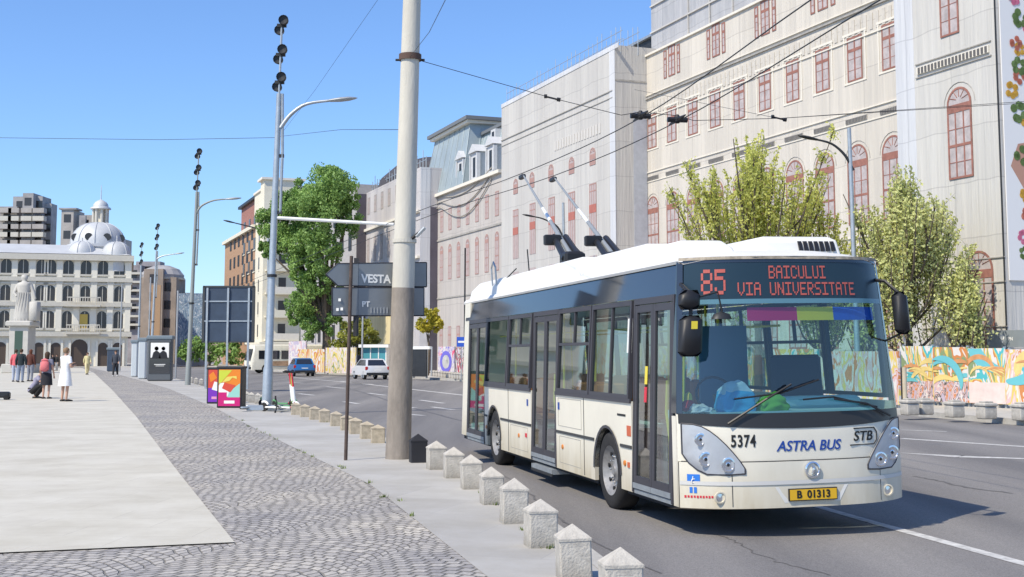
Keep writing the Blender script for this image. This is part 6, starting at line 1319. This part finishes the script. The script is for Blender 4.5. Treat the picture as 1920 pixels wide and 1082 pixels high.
# ------------------------------------------------------------ vehicles
def wheel_(parent, x, y, r_, w, m=M_steel):
    t = MB(); t.lathe([(r_ * .62, -w), (r_ * .93, -w), (r_, -w * .6), (r_, w * .6), (r_ * .93, w), (r_ * .62, w)], M_rubber, 20, ax='x', cap=False); o = t.build('wheel', parent, (x, y, r_), smooth=40)
    q = MB(); q.lathe([(0, -w * .7), (r_ * .3, -w * .75), (r_ * .62, -w * .9), (r_ * .62, w * .9), (r_ * .3, w * .75), (0, w * .7)], m, 14, ax='x'); q.build('rim', o, smooth=40)
def car(label, pos, rz, col, h=1.48, L=4.0, wd=1.72):
    r = thing('parked_car' if 0 else 'car', label, 'car', pos, rz); m = mat('car_%.2f%.2f%.2f' % col, col, .25, .2, spec=.6); hw = wd / 2
    # y along car, rear (-y) faces camera
    prof = [(-2.0, .35), (-2.03, .6), (-1.95, .92), (-1.0, .96), (1.0, .93), (1.85, .74), (1.98, .5), (1.9, .3)]
    b = MB(); st = [(-hw, .0), (-hw * .97, 0)]
    n = len(prof); v = [(-hw, y, z) for y, z in prof] + [(hw, y, z) for y, z in prof]
    v = []
    for xs, ins in ((-1, 0), (-.86, .06), (.86, .06), (1, 0)): v += [(xs * hw, y * (1 + (0.02 if abs(xs) < .9 else 0)), z + (ins * .5 if z > .6 else 0)) for y, z in prof]
    fs = [tuple(range(n - 1, -1, -1)), tuple(3 * n + i for i in range(n))]
    for k in range(3): fs += [(k * n + i, k * n + (i + 1) % n, (k + 1) * n + (i + 1) % n, (k + 1) * n + i) for i in range(n)]
    b.add(v, fs, m)
    b.build('body', r, smooth=35)
    b = MB(); hr = hw * .76; z1 = h
    v = [(-hw * .93, -1.85, .95), (hw * .93, -1.85, .95), (hw * .93, 1.15, .95), (-hw * .93, 1.15, .95), (-hr, -1.35, z1 - .05), (hr, -1.35, z1 - .05), (hr, .35, z1 - .03), (-hr, .35, z1 - .03), (-hr * .8, -1.2, z1), (hr * .8, -1.2, z1), (hr * .8, .25, z1), (-hr * .8, .25, z1)]
    b.add(v, [(0, 1, 5, 4), (1, 2, 6, 5), (2, 3, 7, 6), (3, 0, 4, 7), (4, 5, 9, 8), (5, 6, 10, 9), (6, 7, 11, 10), (7, 4, 8, 11), (8, 9, 10, 11)], m); b.build('cabin', r, smooth=30)
    def quad(nm, a, b_, c, d, i0=.1): 
        q = MB(); P4 = [Vector(x) for x in (a, b_, c, d)]; cn = sum(P4, Vector()) / 4; nrm = (P4[1] - P4[0]).cross(P4[3] - P4[0]).normalized(); 
        if nrm.dot(cn - Vector((0, -.3, 1.1))) < 0: nrm = -nrm
        pp = [cn + (x - cn) * (1 - i0) + nrm * .012 for x in P4]; q.add(pp + [x - nrm * .02 for x in pp], [(0, 1, 2, 3), (0, 1, 5, 4), (1, 2, 6, 5), (2, 3, 7, 6), (3, 0, 4, 7)], M_band); q.build(nm, r)
    quad('rear_window', v[0], v[1], v[5], v[4], .16); quad('windscreen', v[2], v[3], v[7], v[6], .12); quad('side_window', v[1], v[2], v[6], v[5], .14); quad('side_window', v[3], v[0], v[4], v[7], .14)
    for s_ in (-1, 1):
        b = MB(); b.box(s_ * hw * .93 - .1, s_ * hw * .93 + .08, -2.045, -1.93, .68, .92, mat('tail_lamp', (.45, .02, .02), .3), .02); b.build('tail_lamp', r)
        b = MB(); b.box(s_ * hw * .8 - .14, s_ * hw * .8 + .12, 1.86, 1.97, .5, .66, M_silver, .02); b.build('headlight', r)
        for y_ in (-1.25, 1.25): wheel_(r, s_ * (hw - .1), y_, .31, .1)
    b = MB(); b.box(-.26, .26, -2.06, -2.03, .6, .71, M_white); b.build('number_plate', r); b = MB(); b.box(-hw * .95, hw * .95, -2.07, -1.9, .3, .52, M_dark, .03); b.build('bumper', r); return r
p = G(557, 706, ROAD); car('blue hatchback driving away on the road, left of the white car', p + Vector((0, 1.9, 0)), R(18), (.03, .15, .38))
p = G(688, 712, ROAD); car('white hatchback seen from behind in front of the glass kiosk', p + Vector((0, 1.9, 0)), R(22), (.72, .72, .72))
# old bus far away
p = G(463, 700, ROAD); ob = thing('minibus', 'distant cream bus with dark windscreen driving beyond the nearest lamp column', 'bus', p + Vector((0, 0, 0)), R(-62))
M_ob = mat('old_bus_cream', (.74, .70, .58), .4, var=.08)
prof = [(-1.2, .35), (1.2, .35), (1.22, 1.2), (1.18, 2.2), (1.0, 2.62), (.6, 2.74), (-.6, 2.74), (-1.0, 2.62), (-1.18, 2.2), (-1.22, 1.2)]
b = MB(); n = len(prof); v = []
for y, s, zc in ((0, .86, 0), (.12, .97, 0), (.4, 1, 0), (7.4, 1, 0), (7.5, .95, 0)): v += [(x * s, y + (.25 * max(0, (z - 1.1)) if y < .3 else 0), z) for x, z in prof]
fs = [tuple(range(n)), tuple(4 * n + i for i in range(n))]
for k in range(4): fs += [(k * n + i, k * n + (i + 1) % n, (k + 1) * n + (i + 1) % n, (k + 1) * n + i) for i in range(n)]
b.add(v, fs, M_ob); b.build('body', ob, smooth=40)
b = MB(); b.add([(-.98, -.0, 1.25), (.98, -.0, 1.25), (.94, .26, 2.3), (-.94, .26, 2.3)], [(0, 1, 2, 3)], M_band); b.build('windscreen', ob)
for s_ in (-1, 1):
    for k in range(6): b = MB(); b.box(s_ * 1.2 - .03, s_ * 1.2 + .03, .75 + k * 1.1, 1.65 + k * 1.1, 1.35, 2.15, M_band); b.build('window', ob)
    for y_ in (1.5, 5.6): wheel_(ob, s_ * 1.08, y_, .45, .14)
    b = MB(); b.lathe([(.13, -.03), (.1, -.05), (0, -.06)], M_silver, 12, (s_ * .8, .02, .75), ax='y'); b.build('headlight', ob)
    b = MB(); b.box(s_ * 1.225 - .01, s_ * 1.225 + .01, 2.0, 6.4, .7, 1.15, mat('old_bus_stripe', (.5, .32, .2), .5, var=.4, vs=2)); b.build('side_stripe', ob)
b = MB(); b.box(-1.1, 1.1, -.1, .2, .4, .62, M_dark, .03); b.build('bumper', ob)
# ------------------------------------------------------------ statue
Ys = 112.0; g0 = Vector(((45 - 960) / F * Ys, Ys, 0)); M_marb = mat('marble', (.48, .46, .42), .6, var=.08, vs=2)
stt = thing('statue', 'white marble robed statue on a tall pedestal in front of the palace', 'statue', g0)
zt = hz(602, Ys); b = MB(); b.box(-1.3, 1.3, -1.3, 1.3, 0, .8, M_marb, .06); b.box(-.85, .85, -.85, .85, .8, zt - .5, M_marb, .04); b.box(-1.15, 1.15, -1.15, 1.15, zt - .5, zt, M_marb, .1); b.box(-.35, .35, -.87, -.86, 1.6, zt - .9, mat('bronze_plaque', (.05, .09, .07), .5)); b.build('pedestal', stt)
hs = hz(515, Ys) - zt; k = hs / 1.8; prof = [(.30, 0), (.32, .15), (.26, .6), (.23, .95), (.21, 1.1), (.25, 1.35), (.24, 1.46), (.10, 1.52), (.07, 1.56), (.10, 1.62), (.115, 1.70), (.09, 1.78), (0, 1.81)]
b = MB(); b.lathe([(r_ * k * 1.15, z * k) for r_, z in prof], M_marb, 20, (0, 0, zt), 1.0, .75)
b.tube([(-.24 * k, 0, zt + 1.4 * k), (-.36 * k, -.1, zt + 1.1 * k), (-.22 * k, -.3, zt + .95 * k)], [.085 * k, .07 * k, .05 * k], M_marb, 8); b.tube([(.24 * k, 0, zt + 1.4 * k), (.38 * k, -.05, zt + 1.1 * k), (.46 * k, -.1, zt + .85 * k)], [.085 * k, .07 * k, .05 * k], M_marb, 8)
for j in range(7): a = -pi / 2 + (j - 3) * .35; b.tube([(.33 * k * cos(a), .25 * k * sin(a), zt), (.29 * k * cos(a), .22 * k * sin(a), zt + .5 * k), (.25 * k * cos(a + .2), .2 * k * sin(a + .2), zt + 1.1 * k)], .035 * k, M_marb, 5)
b.box(.3 * k, .62 * k, -.25 * k, .15 * k, zt, zt + .75 * k, M_marb, .08); b.build('figure', stt, smooth=60)
# ------------------------------------------------------------ people
def skin_body(name, joints, edges, m, parent):
    names = list(joints); bm = bmesh.new(); ly = bm.verts.layers.skin.verify(); vv = {}
    for n_ in names:
        x, y, z, r_ = joints[n_]; q = bm.verts.new((x, y, z)); vv[n_] = q; rr_ = r_ if isinstance(r_, tuple) else (r_, r_); q[ly].radius = rr_; q[ly].use_root = (n_ == 'pelvis')
    for a, c in edges: bm.edges.new((vv[a], vv[c]))
    me = bpy.data.meshes.new(name); bm.to_mesh(me); bm.free(); me.materials.append(m); o = bpy.data.objects.new(name, me); C.objects.link(o); o.parent = parent
    sk = o.modifiers.new('skin', 'SKIN'); sk.use_smooth_shade = True; o.modifiers.new('sub', 'SUBSURF').levels = 1; o.modifiers[-1].render_levels = 1; return o
skinm = mat('skin', (.52, .31, .22), .6, var=.06)
def person(label, pos, rz, h, top, bottom, pose='stand', hair=(.06, .035, .02), long_hair=False, kind='trousers', shoes=(.03, .03, .03), backpack=None, group=None, phone=False, sleeves=.5):
    r = thing('person', label, 'person', pos, rz, group); s = h / 1.72; r.scale = (s, s, s)
    J = dict(pelvis=(0, 0, .93, (.15, .11)), waist=(0, 0, 1.08, (.13, .095)), chest=(0, -.01, 1.28, (.155, .11)), neckb=(0, .0, 1.44, (.075, .07)), neck=(0, -.01, 1.49, .052), headl=(0, -.02, 1.56, (.07, .085)), headm=(0, -.025, 1.62, (.078, .095)), headt=(0, -.01, 1.69, (.055, .065)))
    for q, sd in ((-1, 'L'), (1, 'R')):
        st = .0
        J.update({'sh' + sd: (q * .16, 0, 1.40, .055), 'el' + sd: (q * .235, .03, 1.13, .042), 'wr' + sd: (q * .25, -.05, .90, .027), 'hd' + sd: (q * .25, -.07, .84, (.035, .02)),
                  'hp' + sd: (q * .09, 0, .86, .085), 'kn' + sd: (q * .10, -.01, .49, .055), 'an' + sd: (q * .10, .02, .09, .036), 'hl' + sd: (q * .10, .02, .035, .035), 'to' + sd: (q * .12, -.15, .03, .03)})
        for j, (dx, L) in enumerate(((-.024, .062), (-.008, .07), (.008, .068), (.022, .055))): J['f%d%s' % (j, sd)] = (q * .25 + dx, -.08, .80, .0085); J['g%d%s' % (j, sd)] = (q * .25 + dx * 1.15, -.085 - .01, .80 - L, .0075)
        J['th' + sd] = (q * .25 - q * .035, -.10, .83, .010); J['ti' + sd] = (q * .25 - q * .04, -.125, .79, .008)
    def setp(k, x, y, z): J[k] = (x, y, z, J[k][3])
    def arm(sd, el, hd):
        q = -1 if sd == 'L' else 1; setp('el' + sd, *el); e, d = Vector(el), Vector(hd); dr = (d - e).normalized(); setp('wr' + sd, *(d - dr * .06)); setp('hd' + sd, *d); px = dr.cross(Vector((0, 0, 1)) if abs(dr.z) < .9 else Vector((0, 1, 0))).normalized()
        for j in range(4): o_ = px * ((j - 1.5) * .016); f = d + dr * .045 + o_; setp('f%d%s' % (j, sd), *f); g_ = f + dr * (.05 + .01 * (j in (1, 2))) - Vector((0, 0, .02)); setp('g%d%s' % (j, sd), *g_)
        setp('th' + sd, *(d + px * .036)); setp('ti' + sd, *(d + px * .04 + dr * .04))
    if phone: arm('R', (.22, -.10, 1.12), (.08, -.33, 1.22)); arm('L', (-.24, -.02, 1.10), (-.10, -.28, 1.16))
    if pose == 'walk':
        setp('knL', -.10, -.16, .50); setp('anL', -.10, -.26, .11); setp('hlL', -.10, -.25, .05); setp('toL', -.11, -.42, .07); setp('knR', .10, .03, .48); setp('anR', .10, .28, .14); setp('hlR', .10, .30, .09); setp('toR', .11, .16, .03); arm('L', (-.23, .12, 1.14), (-.22, .18, .88)); arm('R', (.23, -.05, 1.14), (.22, -.22, .94))
    if pose == 'squat':
        dz = -.62
        for k in list(J):
            if k[:2] in ('kn', 'an', 'hl', 'to'): continue
            x, y, z, r_ = J[k]; f = max(0, z - .93); J[k] = (x, y - f * .45 + .12, z + dz - f * .12, r_)
        for q, sd in ((-1, 'L'), (1, 'R')): setp('kn' + sd, q * .17, -.30, .50); setp('an' + sd, q * .13, -.02, .10)
        arm('L', (-.24, -.22, .56), (-.12, -.42, .50)); arm('R', (.24, -.22, .56), (.12, -.42, .52))
    E = [('pelvis', 'waist'), ('waist', 'chest'), ('chest', 'neckb'), ('neckb', 'neck'), ('neck', 'headl'), ('headl', 'headm'), ('headm', 'headt')]
    for sd in 'LR':
        E += [('chest', 'sh' + sd), ('sh' + sd, 'el' + sd), ('el' + sd, 'wr' + sd), ('wr' + sd, 'hd' + sd), ('pelvis', 'hp' + sd), ('hp' + sd, 'kn' + sd), ('kn' + sd, 'an' + sd), ('an' + sd, 'hl' + sd), ('hl' + sd, 'to' + sd), ('hd' + sd, 'th' + sd), ('th' + sd, 'ti' + sd)] + [e for j in range(4) for e in (('hd' + sd, 'f%d%s' % (j, sd)), ('f%d%s' % (j, sd), 'g%d%s' % (j, sd)))]
    skin_body('body', J, E, skinm, r)
    V = lambda k: Vector(J[k][:3])
    tm = mat('cloth_%.2f_%.2f_%.2f' % top, top, .9, var=.12, vs=8, bump=.3); bmt = mat('cloth_%.2f_%.2f_%.2f' % bottom, bottom, .9, var=.12, vs=8, bump=.3); hm = mat('hair_%.2f' % hair[0], hair, .8, var=.3, vs=20)
    def ring_loft(b, rings, m, n=16):
        v = []; 
        for (c, rx, ry) in rings: v += [(c[0] + rx * cos(2 * pi * k / n), c[1] + ry * sin(2 * pi * k / n), c[2]) for k in range(n)]
        fs = [(i * n + k, i * n + (k + 1) % n, (i + 1) * n + (k + 1) % n, (i + 1) * n + k) for i in range(len(rings) - 1) for k in range(n)]; b.add(v, fs, m)
    pel, wa_, ch, nb = V('pelvis'), V('waist'), V('chest'), V('neckb')
    b = MB()
    if kind == 'dress':
        ring_loft(b, [((0, .0, .50), .25, .20), ((0, 0, .62), .235, .18), ((0, 0, .78), .21, .16), ((0, 0, .93), .19, .145), ((0, 0, 1.08), .16, .12), (ch + Vector((0, 0, -.06)), .185, .13), (ch + Vector((0, 0, .08)), .19, .12), (nb, .10, .085), (nb + Vector((0, 0, .02)), .07, .065)], tm)
    else:
        ring_loft(b, [(pel + Vector((0, 0, -.06)), .185, .145), (pel, .18, .14), (wa_, .165, .125), (ch + Vector((0, 0, -.05)), .185, .135), (ch + Vector((0, 0, .07)), .185, .125), (nb, .10, .09), (nb + Vector((0, 0, .03)), .065, .062)], tm)
    for sd in 'LR':
        a, e, w_ = V('sh' + sd), V('el' + sd), V('wr' + sd); c = Vector((a.x * .6, a.y, a.z)); pts = [c, a, a.lerp(e, .5), e] if sleeves < 1 else [c, a, e, w_]
        if sleeves <= .5: pts = [c, a, a.lerp(e, .6)]
        b.tube(pts, [.075, .072, .062, .05][:len(pts)], tm, 10)
    b.build('dress' if kind == 'dress' else 'top', r, smooth=70)
    if kind != 'dress':
        b = MB()
        if kind == 'skirt': ring_loft(b, [((0, 0, .50), .22, .19), ((0, 0, .7), .205, .17), ((0, 0, .90), .185, .15), ((0, 0, 1.0), .165, .13)], bmt)
        else:
            e_ = .09 if kind == 'trousers' else .5
            for sd in 'LR':
                hp, kn, an = V('hp' + sd), V('kn' + sd), V('an' + sd); pts = [hp + (pel - hp) * .4, hp, hp.lerp(kn, .5), kn, kn.lerp(an, .5), an] if kind == 'trousers' else [hp + (pel - hp) * .4, hp, hp.lerp(kn, .85)]
                b.tube(pts, [.115, .115, .10, .078, .068, .062][:len(pts)], bmt, 12)
            ring_loft(b, [(pel + Vector((0, 0, -.1)), .12, .12), (pel + Vector((0, 0, -.03)), .18, .14), (pel + Vector((0, 0, .06)), .17, .13)], bmt)
        b.build('skirt' if kind == 'skirt' else ('trousers' if kind == 'trousers' else 'shorts'), r, smooth=70)
    hd_ = V('headm'); b = MB(); ring_loft(b, [(hd_ + Vector((0, .035, -.07 if not long_hair else -.30)), .075, .055), (hd_ + Vector((0, .035, -.03)), .09, .082), (hd_ + Vector((0, .02, .03)), .095, .105), (hd_ + Vector((0, .015, .075)), .075, .085), (hd_ + Vector((0, .012, .105)), .03, .03), (hd_ + Vector((0, .012, .112)), .001, .001)], hm); b.build('hair', r, smooth=70)
    b = MB()
    for q in (-1, 1): b.lathe([(.011, 0), (0, -.006)], M_black, 8, (hd_.x + q * .031, hd_.y - .088, hd_.z - .005), ax='y'); b.lathe([(0, -.03), (.022, -.02), (.026, .02), (0, .03)], skinm, 8, (hd_.x + q * .082, hd_.y + .01, hd_.z - .015), .5, .8)
    b.lathe([(.006, .02), (.014, -.018), (0, -.025)], skinm, 8, (hd_.x, hd_.y - .10, hd_.z - .025)); b.box(hd_.x - .022, hd_.x + .022, hd_.y - .094, hd_.y - .086, hd_.z - .07, hd_.z - .062, mat('lips', (.4, .12, .1), .6)); b.build('face', r, smooth=60)
    b = MB(); sm = mat('shoe_%.2f' % shoes[0], shoes, .6)
    for sd in 'LR': h_, t_ = V('hl' + sd), V('to' + sd); b.tube([h_ + Vector((0, .05, .0)), h_.lerp(t_, .5) + Vector((0, 0, .005)), t_ + Vector((0, -.05, -.005))], [.045, .05, .032], sm, 10, flat=.8)
    b.build('shoes', r, smooth=60)
    if backpack: bk = MB(); c = ch + Vector((0, .2, -.08)); bk.box(c.x - .15, c.x + .15, c.y - .09, c.y + .09, c.z - .2, c.z + .2, mat('bag_pink', backpack, .8, var=.1), .06); bk.lathe([(0, 0), (.1, .02), (.15, .1), (0, .17)], MT['bag_pink'], 10, (c.x, c.y, c.z + .12), 1, .5); ob_ = bk.build('backpack', None, smooth=60); tag(ob_, 'pink backpack on the back of the person in a black skirt', 'backpack'); ob_.location = r.matrix_basis @ Vector((0, 0, 0)); ob_.rotation_euler = r.rotation_euler; ob_.scale = r.scale
    return r
def PP(u, vfeet, vhead, y_adj=0):
    g_ = G(u, vfeet); return g_, (vfeet - vhead) / F * g_.y * .97
g_, h_ = PP(121, 753, 650); person('person in a white knee length dress and dark shoes, looking down at their hands', g_, R(150), h_, (.80, .80, .80), (.8, .8, .8), kind='dress', phone=True, hair=(.22, .14, .08))
g_, h_ = PP(86, 748, 658); person('person in grey top and black skirt with a pink backpack, seen from behind', g_, R(175), h_, (.20, .20, .26), (.02, .02, .025), kind='skirt', backpack=(.60, .16, .17), long_hair=True)
g_, h_ = PP(66, 747, 650); person('person squatting in a grey lilac top beside the person with the backpack', g_, R(100), h_ * .98, (.25, .24, .32), (.02, .02, .02), pose='squat')
g_, h_ = PP(28, 716, 654); person('person in a pinkish red jacket and light jeans, left in the group of three', g_, R(180), h_, (.60, .12, .14), (.38, .42, .52), sleeves=1)
g_, h_ = PP(38, 717, 653); person('person in a black jacket and blue grey jeans, middle of the group of three', g_, R(185), h_, (.02, .03, .035), (.22, .26, .34), sleeves=1)
g_, h_ = PP(56, 715, 654); person('person in a dark brown coat with long brown hair, right in the group of three', g_, R(170), h_, (.10, .035, .025), (.25, .27, .32), sleeves=1, long_hair=True, hair=(.12, .04, .02))
g_, h_ = PP(216, 706, 656); person('person walking in a dark coat and trousers with a white scarf, on the far cobbles', g_, R(10), h_, (.05, .055, .07), (.03, .03, .035), pose='walk', sleeves=1, shoes=(.6, .6, .6))
g_, h_ = PP(163, 703, 660); person('small figure in a pale yellow top and trousers near the palace entrance', g_, R(30), h_, (.62, .55, .30), (.60, .52, .30), pose='walk', sleeves=1)
g_, h_ = PP(98, 695, 664); person('tiny dark dressed figure behind the person in the white dress, left one', g_, R(30), h_, (.03, .03, .035), (.05, .05, .06), sleeves=1)
g_, h_ = PP(106, 695, 664); person('tiny figure in black with pale trousers far behind the person in the white dress', g_, R(-30), h_, (.02, .02, .02), (.3, .3, .3), sleeves=1)
# pram and luggage near the left edge
g_ = G(2, 750); b = MB(); b.box(-.35, .3, -.2, .2, .08, .3, M_dark, .05); 
for x_, y_ in ((-.25, -.2), (.2, -.2), (-.25, .2), (.2, .2)): b.lathe([(.09, -.02), (.09, .02)], M_rubber, 12, (x_, y_, .09), ax='y')
tag(b.build('trolley_bag', None, g_, .2, smooth=40), 'dark low wheeled bag cut off by the left edge of the square', 'bag')
# dark loose cobble patch strip light seam
